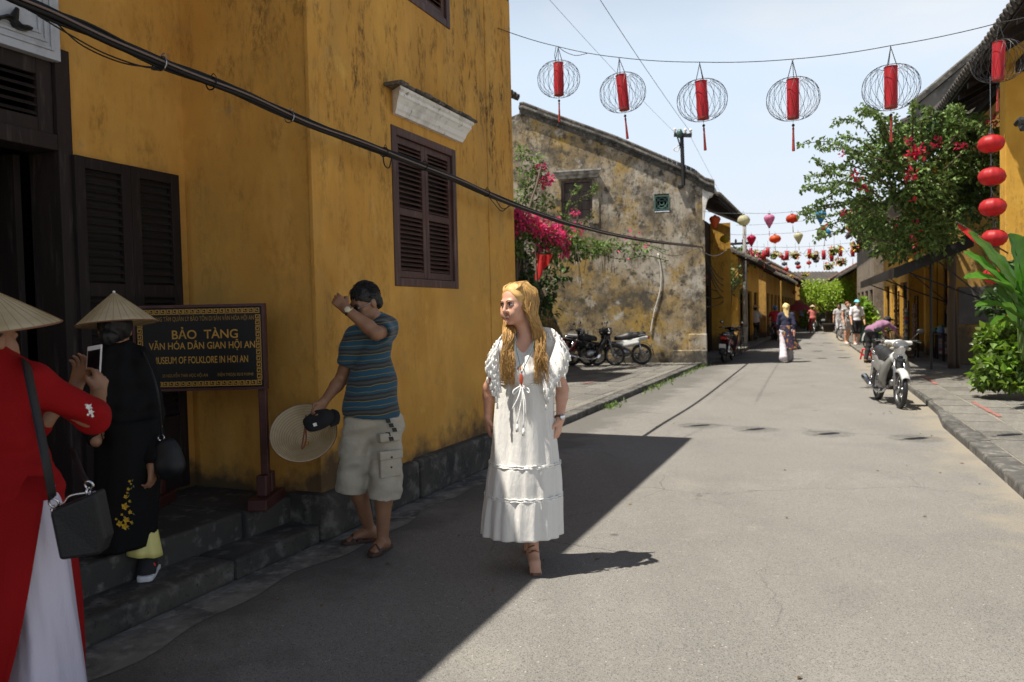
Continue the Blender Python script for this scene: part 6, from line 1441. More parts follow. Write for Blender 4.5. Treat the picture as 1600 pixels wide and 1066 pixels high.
ruffle(W(804, 514, .02), W(782, 534, -.10), W(784, 598, -.13), lambda u: V3(-1, -.25 - .35 * u, .12 - .25 * u), 3, -1)
# necklace, watches, sandals
g = G(); g.tube(curve([W(808, 520, -.05), W(806, 540, -.13), W(811, 565, -.17), W(815, 584, -.185)], 6), .0028, 4); g.tube(curve([W(836, 520, -.02), W(832, 545, -.12), W(822, 568, -.17), W(815, 584, -.185)], 6), .0028, 4); nk = g.build('necklace', M('teal cord', (.06, .13, .14), .6), wm)
g = G(); c = W(814.5, 593, -.19); g.ell(c, (.011, .006, .036), None, 8, 8); g.build('pendant', M('coral pendant', (.50, .09, .04), .35), nk, True)
def strap_ring(c, axis, R_, wd, mat, nm, parent): g = G(); a = Vector(axis).normalized(); M3 = a.to_track_quat('Z', 'Y').to_matrix(); g.lathe([(R_, -wd / 2), (R_ + .003, -wd / 4), (R_ + .003, wd / 4), (R_, wd / 2)], c, M3, 18, (False, False)); return g.build(nm, mat, parent, True)
wa = strap_ring(J['wrL'] + ZV * .012, J['elL'] - J['wrL'], .030, .014, M('brown watch strap', (.10, .06, .04), .6), 'watch', wm)
g = G(); nrm_ = V3(.45, -.9, .1).normalized(); g.lathe([(.018, 0), (.018, .006), (.015, .009)], J['wrL'] + ZV * .012 + nrm_ * .029, nrm_.to_track_quat('Z', 'Y').to_matrix(), 14); g.build('dial', m_chrome, wa, True)
m_sandal = M('tan leather sandal', (.19, .105, .065), .5)
for an, toe, hl in ((J['anL'], J['toeL'], .055), (J['anR'], J['toeR'], .075)):
    d = toe - an; d.z = 0; L_ = d.length; d.normalize(); s_ = d.cross(ZV); b = Vector((an.x, an.y, 0)); g = G()
    g.loft([[b + d * t + s_ * w_ + ZV * z, b + d * t - s_ * w_ + ZV * z, b + d * t - s_ * w_ + ZV * (z + .012), b + d * t + s_ * w_ + ZV * (z + .012)] for t, w_, z in ((-.06, .026, hl * .75), (-.01, .028, hl * .6), (L_ * .55, .034, .004), (L_ * .8, .038, .002), (L_ + .015, .022, .002))]); g.par(b - d * .06 - s_ * .018, d * .03, s_ * .036, ZV * hl * .75)
    for t0, t1, h in ((L_ * .62, L_ * .70, .040), (L_ * .30, L_ * .60, .06), (L_ * .60, L_ * .30, .06), (-.02, .04, .13), (.04, -.02, .13), (-.01, -.01, .19), (.03, -.03, .16)):
        hh = h + .0; g.tube(curve([b + d * t0 + s_ * .036 + ZV * (hh * .35 if h < .1 else hh - .015), b + d * ((t0 + t1) / 2 + .012) + ZV * (hh + (.012 if h < .1 else 0)) + d * (.03 if h >= .1 else 0), b + d * t1 - s_ * .036 + ZV * (hh * .35 if h < .1 else hh - .015)], 6), .0038, 5)
    g.build('sandal', m_sandal, wm)
# hair: cap and many tapering locks over both shoulders
hc = J['head']; f_, r_, u_ = FR
def HP(x, y, z): return hc + (r_ * x + f_ * y + u_ * z) * 1.03
S = SDF([c - .17 for c in hc], [c + .17 for c in hc], .005)
S.ell(HP(0, -.020, .036), (.086, .100, .092), (r_, f_, u_), .01); S.ell(HP(0, -.06, -.03), (.078, .065, .10), (r_, f_, u_), .03); S.ell(HP(0, .108, -.018), (.072, .092, .112), (r_, f_, u_), .012, 0, True); S.wrinkle(.003, 90, 5, (1, 1, .4)); S.mesh('hair', m_blond, wm)
hg = G(); rr = random.Random(4)
for k in range(1150):
    side = -1 if k % 2 else 1; a = rr.uniform(-.1, 2.75); x0 = math.sin(a * .5 + .35)
    ang = rr.uniform(.15, 2.6)
    root_ = HP(side * .012 + side * .02 * rr.random(), rr.uniform(-.09, .0), .121 + rr.uniform(-.004, .006))
    mid = HP(side * (.086 + .012 * rr.random()) * math.sin(min(ang, 1.57)) , .075 * math.cos(ang) - .035, .035 + rr.uniform(-.03, .02))
    if side > 0:    # her right: falls on the chest at the viewer's left
        e1 = W(rr.uniform(786, 803), rr.uniform(520, 540), -.10 + .03 * rr.random()); e2 = W(rr.uniform(783, 803), rr.uniform(556, 606), -.165 + .03 * rr.random())
    else:
        e1 = W(rr.uniform(832, 852), rr.uniform(520, 540), -.06 + .07 * rr.random()); e2 = W(rr.uniform(836, 856), rr.uniform(560, 604), -.15 + .05 * rr.random())
    low = HP(side * (.088 + .01 * rr.random()), rr.uniform(-.07, .012), -.07)
    e15 = e1.lerp(e2, .5); pts = curve([root_, HP(side * (.055 + .012 * rr.random()), .050 * math.cos(ang) - .030, .100), mid, low, e1, e15, e2], 5); w0 = side * 1.5 + (e2.x - W(820, 580).x) * 40 + rr.uniform(-.35, .35)
    pts = [p + (r_ * math.sin(i * .42 + w0) + f_ * math.cos(i * .42 + w0)) * (.011 * max(0, i - 12) / 18) for i, p in enumerate(pts)]
    hg.tube(pts, [.0024 * min(1, .5 + i / 6) * (1 - (i / len(pts)) ** 3 * .85) for i in range(len(pts))], 3)
hg.build('hair_locks', m_blond, wm, True, kind='stuff')

# ------------------------------------------------------------------ man in the striped shirt
MY = 5.12
def N(px, py, dy=0): return at(px, py, MY + dy)
mn = thing('person', 'man in a striped teal polo shirt and cargo shorts shielding his face with his arm', 'person', gnd(578, 862))
J = dict(head=N(570, 473, -.03), neck=N(588, 503, .03), pelvis=N(580, 652, 0), shR=N(553, 527, -.03), shL=N(608, 515, .04), elR=N(534, 592, .04), wrR=N(506, 628, -.10), elL=N(588, 521, -.25), wrL=N(541, 483, -.25),
         hipR=N(562, 660, -.02), hipL=N(604, 660, .02), knR=N(556, 752, .02), knL=N(600, 756, -.04), anR=N(577, 826, .16), anL=N(598, 846, -.06))
J['toeR'] = gnd(543, 851); J['toeL'] = gnd(584, 869)
lo, hi = bbox(J, .17); S = SDF(lo, hi, .005)
axm = torso_sdf(S, J, -.012, True)
limb(S, J['shR'], J['elR'], J['wrR'], (.052, .042, .043, .028)); limb(S, J['shL'], J['elL'], J['wrL'], (.054, .043, .045, .029))
limb(S, J['hipR'], J['knR'], J['anR'], (.085, .058, .058, .036)); limb(S, J['hipL'], J['knL'], J['anL'], (.085, .058, .058, .036))
foot_sdf(S, J['anR'], J['toeR'] + ZV * .022, 1.05); foot_sdf(S, J['anL'], J['toeL'] + ZV * .022, 1.05)
S.cap(J['neck'], J['head'] + V3(.02, .02, -.05), .060, .056, .03)
hf = V3(-.62, -.70, -.42); P, FR = head_sdf(S, J['head'], hf, V3(-.1, -.2, 1), 1.04, True, 1)
hand_sdf(S, J['wrL'], N(520, 462, -.22) - J['wrL'], V3(.35, .85, -.2), V3(.5, .2, .85), 1.0, (.5, .6, .65, .7), .03, .9)
hand_sdf(S, J['wrR'], N(494, 646, -.14) - J['wrR'], V3(.15, -.75, -.4), V3(-.7, -.5, .25), 1.0, (.75, .8, .85, .9), .03, .8)
S.mesh('body', [m_skin2, m_lips2], mn)
face_parts(mn, P, FR, FM2, 1.04, .004)
# black rimmed sunglasses
g = G()
for x in (-1, 1): g.ell(P(x * .032, .106, .002), (.027, .006, .021), basis(FR[1], FR[0], FR[2]), 12, 8)
gl = g.build('sunglasses', M('dark lens', (.008, .008, .009), .12), mn, True)
g = G(); g.tube([P(-.008, .11, .008), P(.008, .11, .008)], .0025, 5)
for x in (-1, 1): g.tube(curve([P(x * .058, .098, .010), P(x * .078, .06, .010), P(x * .082, .0, .008), P(x * .078, -.02, -.006)], 4), .0025, 5)
g.build('temple', m_steel, gl)
S = SDF([c - .17 for c in J['head']], [c + .17 for c in J['head']], .0045); f_, r_, u_ = FR; hc = J['head']
HQ = lambda x, y, z: hc + (r_ * x + f_ * y + u_ * z) * 1.04
S.ell(HQ(0, -.018, .040), (.085, .102, .089), (r_, f_, u_), .01); S.ell(HQ(0, -.075, -.02), (.070, .045, .065), (r_, f_, u_), .03); S.ell(HQ(0, .10, -.055), (.078, .085, .105), (r_, f_, u_), .012, 0, True); S.ell(HQ(0, .03, -.125), (.10, .11, .07), (r_, f_, u_), .012, 0, True)
S.wrinkle(.003, 120, 8, (1, 1, .5)); S.mesh('hair', m_hairb, mn)
g = G(); rh = random.Random(3)
for k in range(520):
    th, ph = rh.uniform(0, 6.283), rh.uniform(.0, 1.62)
    fx, fy, fz = math.sin(ph) * math.cos(th), math.sin(ph) * math.sin(th), math.cos(ph)
    if fy > .35 and fz < .62 or fz < -.02 and fy > -.1: continue
    p0 = HQ(.084 * fx, -.018 + .101 * fy, .040 + .088 * fz); tg = (HQ(fx * .3 + rh.uniform(-.2, .2), -.9 if fy < .4 else .5, -.5) - HQ(0, 0, 0)); nrm_ = (p0 - HQ(0, -.018, .03)).normalized(); tg = (tg - nrm_ * tg.dot(nrm_)).normalized(); l_ = rh.uniform(.025, .05)
    g.tube([p0 - nrm_ * .003, p0 + tg * l_ * .5 + nrm_ * .004, p0 + tg * l_ + nrm_ * rh.uniform(-.006, .004)], [.0026, .0024, .0008], 3)
g.build('hair_strands', m_hairb, mn, True, kind='stuff')
# shirt: torso and sleeves
def stripes():
    m, t, p = newmat('striped polo knit'); lk = t.links.new
    geo = nn(t, 'ShaderNodeTexCoord'); sx_ = nn(t, 'ShaderNodeSeparateXYZ'); lk(geo.outputs['Object'], sx_.inputs[0])
    z = math_(t, 'ADD', math_(t, 'ADD', sx_.outputs[2], math_(t, 'MULTIPLY', sx_.outputs[0], -.06)), mrange(t, noise(t, 3.2, 3), .3, .7, -.014, .014))
    fr_ = math_(t, 'FRACT', math_(t, 'MULTIPLY', z, 1 / .098)); cr = nn(t, 'ShaderNodeValToRGB'); lk(fr_, cr.inputs[0]); cr.color_ramp.interpolation = 'CONSTANT'
    el = cr.color_ramp.elements; cols = [(0, (.014, .068, .115)), (.34, (.20, .16, .055)), (.39, (.030, .033, .034)), (.52, (.062, .070, .068)), (.66, (.028, .031, .032)), (.80, (.017, .075, .12)), (.95, (.18, .15, .06))]
    el[0].position = 0; el[0].color = (*cols[0][1], 1); el[1].position = cols[1][0]; el[1].color = (*cols[1][1], 1)
    for ps, c in cols[2:]: e = el.new(ps); e.color = (*c, 1)
    lk(cr.outputs[0], p.inputs['Base Color']); p.inputs['Roughness'].default_value = .9; p.inputs['Sheen Weight'].default_value = .15
    b = nn(t, 'ShaderNodeBump', _Strength=.4, _Distance=.004); lk(noise(t, 14, 4), b.inputs['Height']); lk(b.outputs[0], p.inputs['Normal']); return m
m_stripe = stripes()
S = SDF(lo, hi, .006); torso_sdf(S, J, .012, True)
S.ell(J['pelvis'] + ZV * .06 - axm[1] * -.02, (.175, .138, .18), axm, .05)
S.cap(J['pelvis'] + ZV * .02, J['pelvis'] + ZV * .2, .155, .15, .05)
S.cap(J['shL'], J['shL'].lerp(J['elL'], .62), .066, .072, .04); S.cap(J['shR'], J['shR'].lerp(J['elR'], .55), .066, .074, .04)
S.wrinkle(.008, 28, 4, (1, 1, .9)); S.cut(N(580, 650) + V3(0, 0, .0), V3(-.10, 0, -1).normalized())
for a, b, t in (('shL', 'elL', .66), ('shR', 'elR', .60)):
    d = (J[b] - J[a]).normalized(); S.cap(J[a].lerp(J[b], t) + d * .10, J[b] + d * .05, .105, .12, .002, 0, True)
S.mesh('polo_shirt', m_stripe, mn)
g = G(); up_ = (J['head'] - J['neck']).normalized()
for k, (ra, h) in enumerate(((.066, .0), (.070, .026))): pass
M3 = up_.to_track_quat('Z', 'Y').to_matrix(); g.lathe([(.092, -.022), (.080, .012), (.070, .034), (.066, .034), (.074, .010), (.086, -.024)], J['neck'] + V3(.0, .0, -.004), M3, 22, (False, False)); g.build('collar', m_stripe, mn, True)
# cargo shorts
m_short = M('pale khaki cotton', (.46, .42, .34), .9, layers=[(7, .45, .7, (.37, .335, .265))], bump=[(22, .5), (200, .2)])
S = SDF(lo, hi, .006)
S.ell(J['pelvis'], (.175, .135, .14), axm, .05); hR, hL = N(548, 772, .02), N(601, 780, -.05)
S.cap(J['hipR'] + ZV * .0, hR, .108, .100, .04); S.cap(J['hipL'], hL, .108, .108, .04)
S.wrinkle(.012, 24, 9, (1, 1, .8)); S.wrinkle(.006, 52, 19, (1, 1, 1))
S.cut(hL + V3(0, 0, .01), V3(-.12, 0, -1).normalized()); S.cut(J['pelvis'] + ZV * .10, V3(0, 0, 1)); sh = S.mesh('cargo_shorts', m_short, mn)
def pocket(c, nrm, w_, h_, parent):
    nrm = nrm.normalized(); x = ZV.cross(nrm).normalized(); y = nrm.cross(x); c = Vector(c); g = G()
    g.par(c - x * w_ / 2 - y * h_ / 2 - nrm * .03, x * w_, y * h_, nrm * .045); p_ = g.build('pocket', m_short, parent, bev=.01)
    q = G(); q.par(c - x * (w_ / 2 + .006) + y * (h_ / 2 - .055) - nrm * .03, x * (w_ + .012), y * .058, nrm * .055); q.build('pocket', m_short, parent, bev=.008)
    q = G(); q.ell(c + y * (h_ / 2 - .04) + nrm * .026, (.008, .008, .008), None, 8, 6); q.ell(c - y * .02 + nrm * .016, (.007, .007, .007), None, 8, 6); q.build('button', m_woodgrey, parent)
pocket(N(610, 725, -.115), V3(.55, -.85, 0), .15, .175, sh); pocket(N(608, 684, -.10), V3(.6, -.8, .1), .14, .06, sh)
g = G()
for k in range(5): c = N(602 + 5 * (k % 3), 655 + 7 * k, -.132); g.par(c, V3(.028, .01, 0), V3(0, .002, 0), V3(.006, 0, -.026))
g.build('patch', M('black printed patch', (.03, .03, .03), .8), sh)
m_slip = M('brown leather sandal', (.06, .034, .022), .55, bump=[(60, .3)])
for an, toe in ((J['anR'], J['toeR']), (J['anL'], J['toeL'])):
    d = toe - an; d.z = 0; L_ = d.length; d.normalize(); s_ = d.cross(ZV); b = Vector((an.x, an.y, .002)); g = G()
    g.loft([[b + d * t + s_ * w_, b + d * t - s_ * w_, b + d * t - s_ * w_ + ZV * .024, b + d * t + s_ * w_ + ZV * .024] for t, w_ in ((-.085, .022), (-.07, .036), (0, .036), (L_ * .55, .044), (L_ * .85, .05), (L_ + .02, .036), (L_ + .04, .015))]); sd = g.build('sandal', m_slip, mn, bev=.006)
    g = G()
    for t0, t1 in ((L_ * .40, L_ * .78), (L_ * .78, L_ * .40)): 
        for o_ in (0, .014): g.tube(curve([b + d * (t0 + o_) + s_ * .047 + ZV * .02, b + d * ((t0 + t1) / 2 + o_) + ZV * .068, b + d * (t1 + o_) - s_ * .047 + ZV * .02], 6), .011, 6, True, .35)
    g.build('strap', m_slip, sd, True)
wa = strap_ring(J['wrL'] + (J['elL'] - J['wrL']) * .10, J['elL'] - J['wrL'], .033, .016, M('gold watch band', (.50, .38, .16), .3, 1), 'watch', mn)
g = G(); nv_ = V3(-.15, -.9, .35).normalized(); g.lathe([(.020, 0), (.020, .007), (.016, .010)], J['wrL'] + (J['elL'] - J['wrL']) * .10 + nv_ * .030, nv_.to_track_quat('Z', 'Y').to_matrix(), 14); g.build('dial', M('cream dial', (.62, .56, .42), .3), wa, True)
# what he holds: an upturned conical hat and a black cap
ht = thing('conical_hat', 'conical straw hat seen from its ribbed inside, held low by the man in stripes', 'hat', N(475, 676, -.1))
hc_ = N(474, 676, -.02); ah = V3(.10, -.80, .60).normalized(); cone_hat(ht, hc_ - ah * .17, ah, .218, .17, 'hat', 16)
G().ell(hc_ - ah * .15, (.016, .016, .016), None, 10, 8).build('tip_patch', M('orange tip patch', (.55, .30, .04), .7), ht, True)
G().tube(curve([hc_ + V3(.03, -.03, .12), hc_ + V3(.025, -.06, .02), hc_ + V3(.0, -.05, -.10), hc_ + V3(.03, -.05, -.05), hc_ + V3(.03, -.05, .06)], 6), .006, 5).build('chin_ribbon', M('rust ribbon', (.22, .08, .045), .7), ht, True)
m_blackcap = M('black cap cloth', (.013, .013, .014), .95)
cp = thing('cap', 'black cloth cap pinched over the brim of the upturned straw hat', 'cap', N(498, 655, -.2)); c = N(496, 657, -.17)
S = SDF([q - .2 for q in c], [q + .2 for q in c], .005); ca_ = fr_of(V3(-.9, -.25, -.35), V3(.1, -.5, .85))
S.ell(c + V3(.01, 0, 0), (.082, .10, .055), (ca_[1], ca_[0], ca_[2]), .01); S.wrinkle(.006, 40, 2); S.cut(c - ca_[2] * .02, -ca_[2]); S.mesh('crown', m_blackcap, cp)
g = G(); g.sheet([[c - ca_[2] * (.02 + .012 * abs(v)) - ca_[0] * -1 * (.06 + .085 * t * (1 - .35 * v * v)) * -1 + ca_[1] * (v * .08) for v in np.linspace(-1, 1, 9)] for t in np.linspace(0, 1, 5)]); o = g.build('visor', m_blackcap, cp, True); s_ = o.modifiers.new('thick', 'SOLIDIFY'); s_.thickness = .006
g = G(); g.par(c + V3(-.005, -.075, -.03), V3(.022, .0, .006), V3(-.007, 0, .02), V3(0, .003, 0)); g.build('care_label', m_lace, cp)
# ------------------------------------------------------------------ two women in long tunics at the museum door
m_redsilk = M('scarlet tunic cloth', (.25, .005, .006), .85, spec=.15, bump=[(14, .5, (1, 1, .5)), (120, .15)]); m_satin = M('pale lilac white satin', (.54, .51, .62), .30, bump=[(6, 1.0, (1, 1, .3)), (16, .6, (1, 1, .4))])
m_blacksilk = M('black tunic cloth', (.0045, .0045, .005), .8, spec=.2, bump=[(20, .3)]); m_yelsat = M('pale yellow satin', (.66, .60, .20), .38, bump=[(14, .35, (1, 1, .4))]); m_bag = M('black pebbled leather', (.007, .008, .010), .5, spec=.35, bump=[(130, .25)])
BY = 4.25
def K(px, py, dy=0): return at(px, py, BY + dy)
bw = thing('person', 'woman from behind in a black flowered tunic, yellow trousers and a conical hat', 'person', gnd(212, 920, .13))
J = dict(head=K(180, 516, -.02), neck=K(184, 545, .0), pelvis=K(200, 700, .0), shR=K(224, 566, .02), shL=K(150, 566, .0), elR=K(242, 645, .04), wrR=K(238, 728, -.08), elL=K(134, 640, -.05), wrL=K(150, 690, -.22), hipR=K(218, 705), hipL=K(186, 705), knR=K(212, 800, -.02), knL=K(190, 800, .1), anR=gnd(212, 912, .13) + V3(.02, .10, .085), anL=K(186, 880, .25))
J['toeR'] = J['anR'] + V3(-.05, .19, -.075); J['toeL'] = J['anL'] + V3(-.08, .18, -.075)
for q in ('toeR', 'toeL'): J[q].z = .135
lo, hi = bbox(J, .2); S = SDF(lo, hi, .007); axb = torso_sdf(S, J, -.01, False)
limb(S, J['shR'], J['elR'], J['wrR'], (.05, .04, .038, .025)); limb(S, J['shL'], J['elL'], J['wrL'], (.05, .04, .038, .025)); limb(S, J['hipR'], J['knR'], J['anR'], (.08, .055, .05, .032)); limb(S, J['hipL'], J['knL'], J['anL'], (.08, .055, .05, .032))
foot_sdf(S, J['anR'], J['toeR']); foot_sdf(S, J['anL'], J['toeL']); S.cap(J['neck'], J['head'] + V3(.01, 0, -.05), .05, .047, .03)
P, FR = head_sdf(S, J['head'], V3(-.35, .93, -.1), V3(0, 0, 1), 1.0); hand_sdf(S, J['wrR'], V3(-.05, .0, -1), V3(-1, .1, 0), V3(0, 1, 0), .95, (.5, .55, .6, .65)); hand_sdf(S, J['wrL'], V3(-.2, .8, .3), V3(.3, 0, -1), V3(0, 0, 1), .95)
S.mesh('body', [m_skin2, m_lips2], bw)
S = SDF([c - .17 for c in J['head']], [c + .17 for c in J['head']], .006); S.ell(J['head'] + V3(.012, -.02, .03), (.084, .10, .10), None, .01); S.ell(J['head'] + V3(.015, -.105, -.035), (.048, .04, .045), None, .015); S.ell(J['head'] + V3(-.075, .03, -.06), (.05, .12, .09), None, .01, 0, True); S.wrinkle(.003, 110, 3); S.mesh('hair', m_hairb, bw)
S = SDF(lo, hi, .0075); torso_sdf(S, J, .012, False)
for a, b, c in (('shR', 'elR', 'wrR'), ('shL', 'elL', 'wrL')): S.cap(J[a], J[b], .062, .050, .03); S.cap(J[b], J[b].lerp(J[c], .86), .050, .046, .02)
S.cap(J['neck'] + V3(0, 0, -.03), J['neck'] + V3(0, 0, .025), .062, .056, .02); S.wrinkle(.009, 28, 6, (1, 1, 1.3)); S.mesh('tunic', m_blacksilk, bw)
kb = BY / F
def fold_b(u, th): return 1 + (.02 + .07 * u) * math.sin(5 * th + 1 + u) * .6 + .03 * u * math.sin(11 * th + 2)
rings('tunic_skirt', bw, m_blacksilk, interp_specs([(K(203, 655, .0), 46 * kb, .13), (K(203, 710), 50 * kb, .155), (K(200, 770), 46 * kb, .17), (K(194, 815), 48 * kb, .20), (K(189, 850), 52 * kb, .21)], 22), V3(0, -1, 0), V3(1, 0, 0), 80, fold_b, thick=.004)
for hip, kn, an in (('hipR', 'knR', 'anR'), ('hipL', 'knL', 'anL')):
    rings('trouser_leg', bw, m_yelsat, interp_specs([(J[hip], .085, .09), (J[kn] + ZV * .05, .085, .09), (J[an] + ZV * .20 + V3(-.03, .03, 0), .085, .09), (J[an] + ZV * .055 + V3(-.035, .03, 0), .115, .115)], 14), V3(0, -1, 0), V3(.95, -.2, -.18), 48, lambda u, th: 1 + .07 * u * math.sin(4 * th + 1) + .03 * math.sin(9 * th + 3 * u), thick=.004)
m_sole = M('white rubber sole', (.62, .62, .64), .6); m_shoe = M('black sneaker knit', (.014, .014, .016), .8, bump=[(150, .4)])
for an, toe in ((J['anR'], J['toeR']), (J['anL'], J['toeL'])):
    d = toe - an; d.z = 0; L_ = d.length; d.normalize(); s_ = d.cross(ZV); b = Vector((an.x, an.y, .132)); S = SDF([min(an[i], toe[i]) - .15 for i in range(3)], [max(an[i], toe[i]) + .15 for i in range(3)], .006)
    S.cap(an + ZV * .015, b - d * .03 + ZV * .045, .043, .042, .03); S.cap(b - d * .03 + ZV * .045, b + d * L_ * .95 + ZV * .04, .043, .036, .03); S.cut(b + ZV * .018, V3(0, 0, -1)); sh_ = S.mesh('sneaker', m_shoe, bw)
    g = G(); g.loft([[b + d * t + s_ * w_, b + d * t - s_ * w_, b + d * t - s_ * w_ * 1.06 + ZV * .032, b + d * t + s_ * w_ * 1.06 + ZV * .032] for t, w_ in ((-.10, .02), (-.085, .04), (-.02, .045), (L_ * .5, .042), (L_ * .85, .047), (L_ + .03, .03))]); g.build('sole', m_sole, sh_, bev=.008)
    g = G(); g.ell(an + s_ * .038 - d * .03 - ZV * .015, (.010, .014, .02), None, 8, 6); g.ell(an - d * .052 - ZV * .02, (.014, .010, .02), None, 8, 6); g.build('badge', m_red, sh_, True)
fl = G(); fg = G(); cen = G(); r_ = random.Random(5)
for px, py, s in ((203, 752, .5), (201, 764, .6), (197, 776, .8), (203, 783, .5), (196, 791, 1.3), (204, 800, .8), (191, 804, .5), (198, 812, 1.2), (206, 816, .6), (188, 818, 1.2), (196, 822, 1.3), (182, 811, .5), (205, 756, .4), (199, 770, .4)):
    c = K(px, py, -.205)
    for k in range(5): a = 2 * PI * k / 5 + px; fl.leaf(c + V3(0, -.003 * (k % 2), 0), V3(math.cos(a), -.12, math.sin(a)), V3(0, -1, 0), .017 * s, .014 * s)
    fg.leaf(c + V3(.01, .001, -.005), V3(r_.uniform(-1, 1), -.05, r_.uniform(-1, 1)), V3(0, -1, 0), .018, .007)
fl.build('yellow_embroidery', M('yellow silk thread', (.58, .36, .02), .6), bw); fg.build('green_embroidery', M('sage silk thread', (.16, .22, .10), .6), bw)
cone_hat(bw, K(178, 457, -.02), V3(-.10, -.03, -1) * -1 * V3(1, 1, 1).x if False else V3(.09, -.06, -1), .205, .175, 'conical_hat')
hb = thing('handbag', 'soft black handbag hanging at the hip of the woman in the black tunic', 'handbag', K(262, 745, -.03)); c = K(263, 716, -.06)
S = SDF([q - .2 for q in c], [q + .2 for q in c], .007); S.ell(c, (.075, .05, .115), None, .01); S.ell(c - ZV * .045, (.09, .055, .07), None, .03); S.wrinkle(.004, 45, 3); S.mesh('pouch', m_bag, hb)
G().tube(curve([c + ZV * .10 + V3(-.03, 0, 0), K(246, 610, -.16), K(226, 556, -.06), K(216, 548, .05)], 6), .011, 6, True, .4).build('strap', m_bag, hb, True); g = G(); g.ring(c + ZV * .115 + V3(-.03, -.01, 0), (0, 1, 0), .016, .004, 12, 5); g.build('ring', m_chrome, hb)

RY = 2.75
def Q(px, py, dy=0): return at(px - 18, py, RY + dy)
def Qk(px, py, dy=0): return at(px, py, RY + dy)
rw = thing('person', 'woman at the left edge in a scarlet tunic and white satin trousers raising a phone', 'person', at(40, 900, RY).xy.to_3d())
J = dict(head=Q(-2, 532, .0), neck=Q(12, 570, .0), pelvis=Q(30, 770, .02), shR=Q(72, 598, .02), shL=Q(-48, 595, .02), elR=Q(162, 652, .10), wrR=Qk(154, 616, .34), elL=Q(60, 680, .30), wrL=Qk(117, 606, .42), hipR=Q(66, 780), hipL=Q(0, 780), knR=Q(85, 960), knL=Q(10, 960), anR=Q(90, 1110), anL=Q(10, 1110))
J['toeR'] = J['anR'] + V3(.02, .2, 0); J['toeL'] = J['anL'] + V3(.02, .2, 0)
for q in ('toeR', 'toeL'): J[q].z = .012
for q in ('anR', 'anL'): J[q].z = .08
for q in ('knR', 'knL'): J[q].z = .46
lo, hi = bbox(J, .2); S = SDF(lo, hi, .0065); axr = torso_sdf(S, J, -.01, False)
limb(S, J['shR'], J['elR'], J['wrR'], (.055, .045, .042, .027)); limb(S, J['shL'], J['elL'], J['wrL'], (.055, .045, .042, .027)); limb(S, J['hipR'], J['knR'], J['anR'], (.09, .06, .055, .034)); limb(S, J['hipL'], J['knL'], J['anL'], (.09, .06, .055, .034)); foot_sdf(S, J['anR'], J['toeR']); foot_sdf(S, J['anL'], J['toeL'])
S.cap(J['neck'], J['head'] + V3(0, 0, -.05), .05, .047, .03); head_sdf(S, J['head'], V3(.3, .93, -.05), V3(0, 0, 1), 1.0)
hand_sdf(S, J['wrR'], Qk(158, 582, .40) - J['wrR'], V3(-.7, .6, 0), V3(-.3, -.8, .3), .95, (.55, .6, .65, .7), .03, .8); hand_sdf(S, J['wrL'], Qk(128, 572, .46) - J['wrL'], V3(.9, -.3, .1), V3(.4, .4, 1), .95, (.45, .5, .55, .6), .03, .4)
S.mesh('body', [m_skin2, m_lips2], rw)
S = SDF([c - .19 for c in J['head']], [c + .19 for c in J['head']], .007); S.ell(J['head'] + V3(-.008, -.03, .03), (.086, .10, .10), None, .01); S.ell(J['head'] + V3(-.01, -.11, -.03), (.055, .045, .05), None, .015); S.ell(J['head'] + V3(.07, .05, -.05), (.04, .12, .09), None, .01, 0, True); S.wrinkle(.003, 110, 3); S.mesh('hair', m_hairb, rw)
S = SDF(lo, hi, .0065); torso_sdf(S, J, .014, False); S.cap(J['shR'], J['elR'], .070, .058, .05); S.cap(J['elR'], J['elR'].lerp(J['wrR'], .12), .058, .056, .02); S.cap(J['shL'], J['elL'], .070, .055, .05); S.cap(J['elL'], J['elL'].lerp(J['wrL'], .2), .055, .055, .02)
S.cap(J['neck'] + V3(0, 0, -.03), J['neck'] + V3(0, 0, .03), .066, .058, .02); S.ell(J['pelvis'] + V3(.0, -.03, -.02), (.19, .15, .17), axr, .05); S.wrinkle(.010, 26, 16, (1, 1, 1.3)); S.mesh('tunic', m_redsilk, rw)
g = G(); g.ring(J['neck'] + V3(.002, -.003, .030), V3(0, .1, 1), .060, .0035, 30, 5); g.build('collar_edge', m_lace, rw, True)
# back panel and front panel of the slit tunic, white satin trousers showing between
def panel(nm, rows_, n, mat, wv): 
    R_ = []
    for i, (y, x0, x1, d0, d1) in enumerate(rows_):
        R_.append([Q(x0 + (x1 - x0) * k / n, y, d0 + (d1 - d0) * k / n + wv * math.sin(k * .9 + i * .5) * i / len(rows_)) for k in range(n + 1)])
    o = G().sheet(R_).build(nm, mat, rw, True); s_ = o.modifiers.new('cloth', 'SOLIDIFY'); s_.thickness = .004; return o
panel('back_panel', [(745, -70, 92, -.14, -.06), (800, -78, 84, -.20, -.12), (860, -85, 74, -.23, -.16), (930, -90, 62, -.25, -.19), (1000, -94, 48, -.26, -.21), (1080, -98, 28, -.27, -.22), (1150, -100, 12, -.27, -.22)], 14, m_redsilk, .03)
panel('front_panel', [(740, 84, 106, .0, .14), (800, 100, 124, .02, .18), (860, 112, 138, .04, .22), (930, 118, 146, .06, .25), (1000, 118, 150, .08, .27), (1100, 116, 152, .1, .28)], 8, m_redsilk, .02)
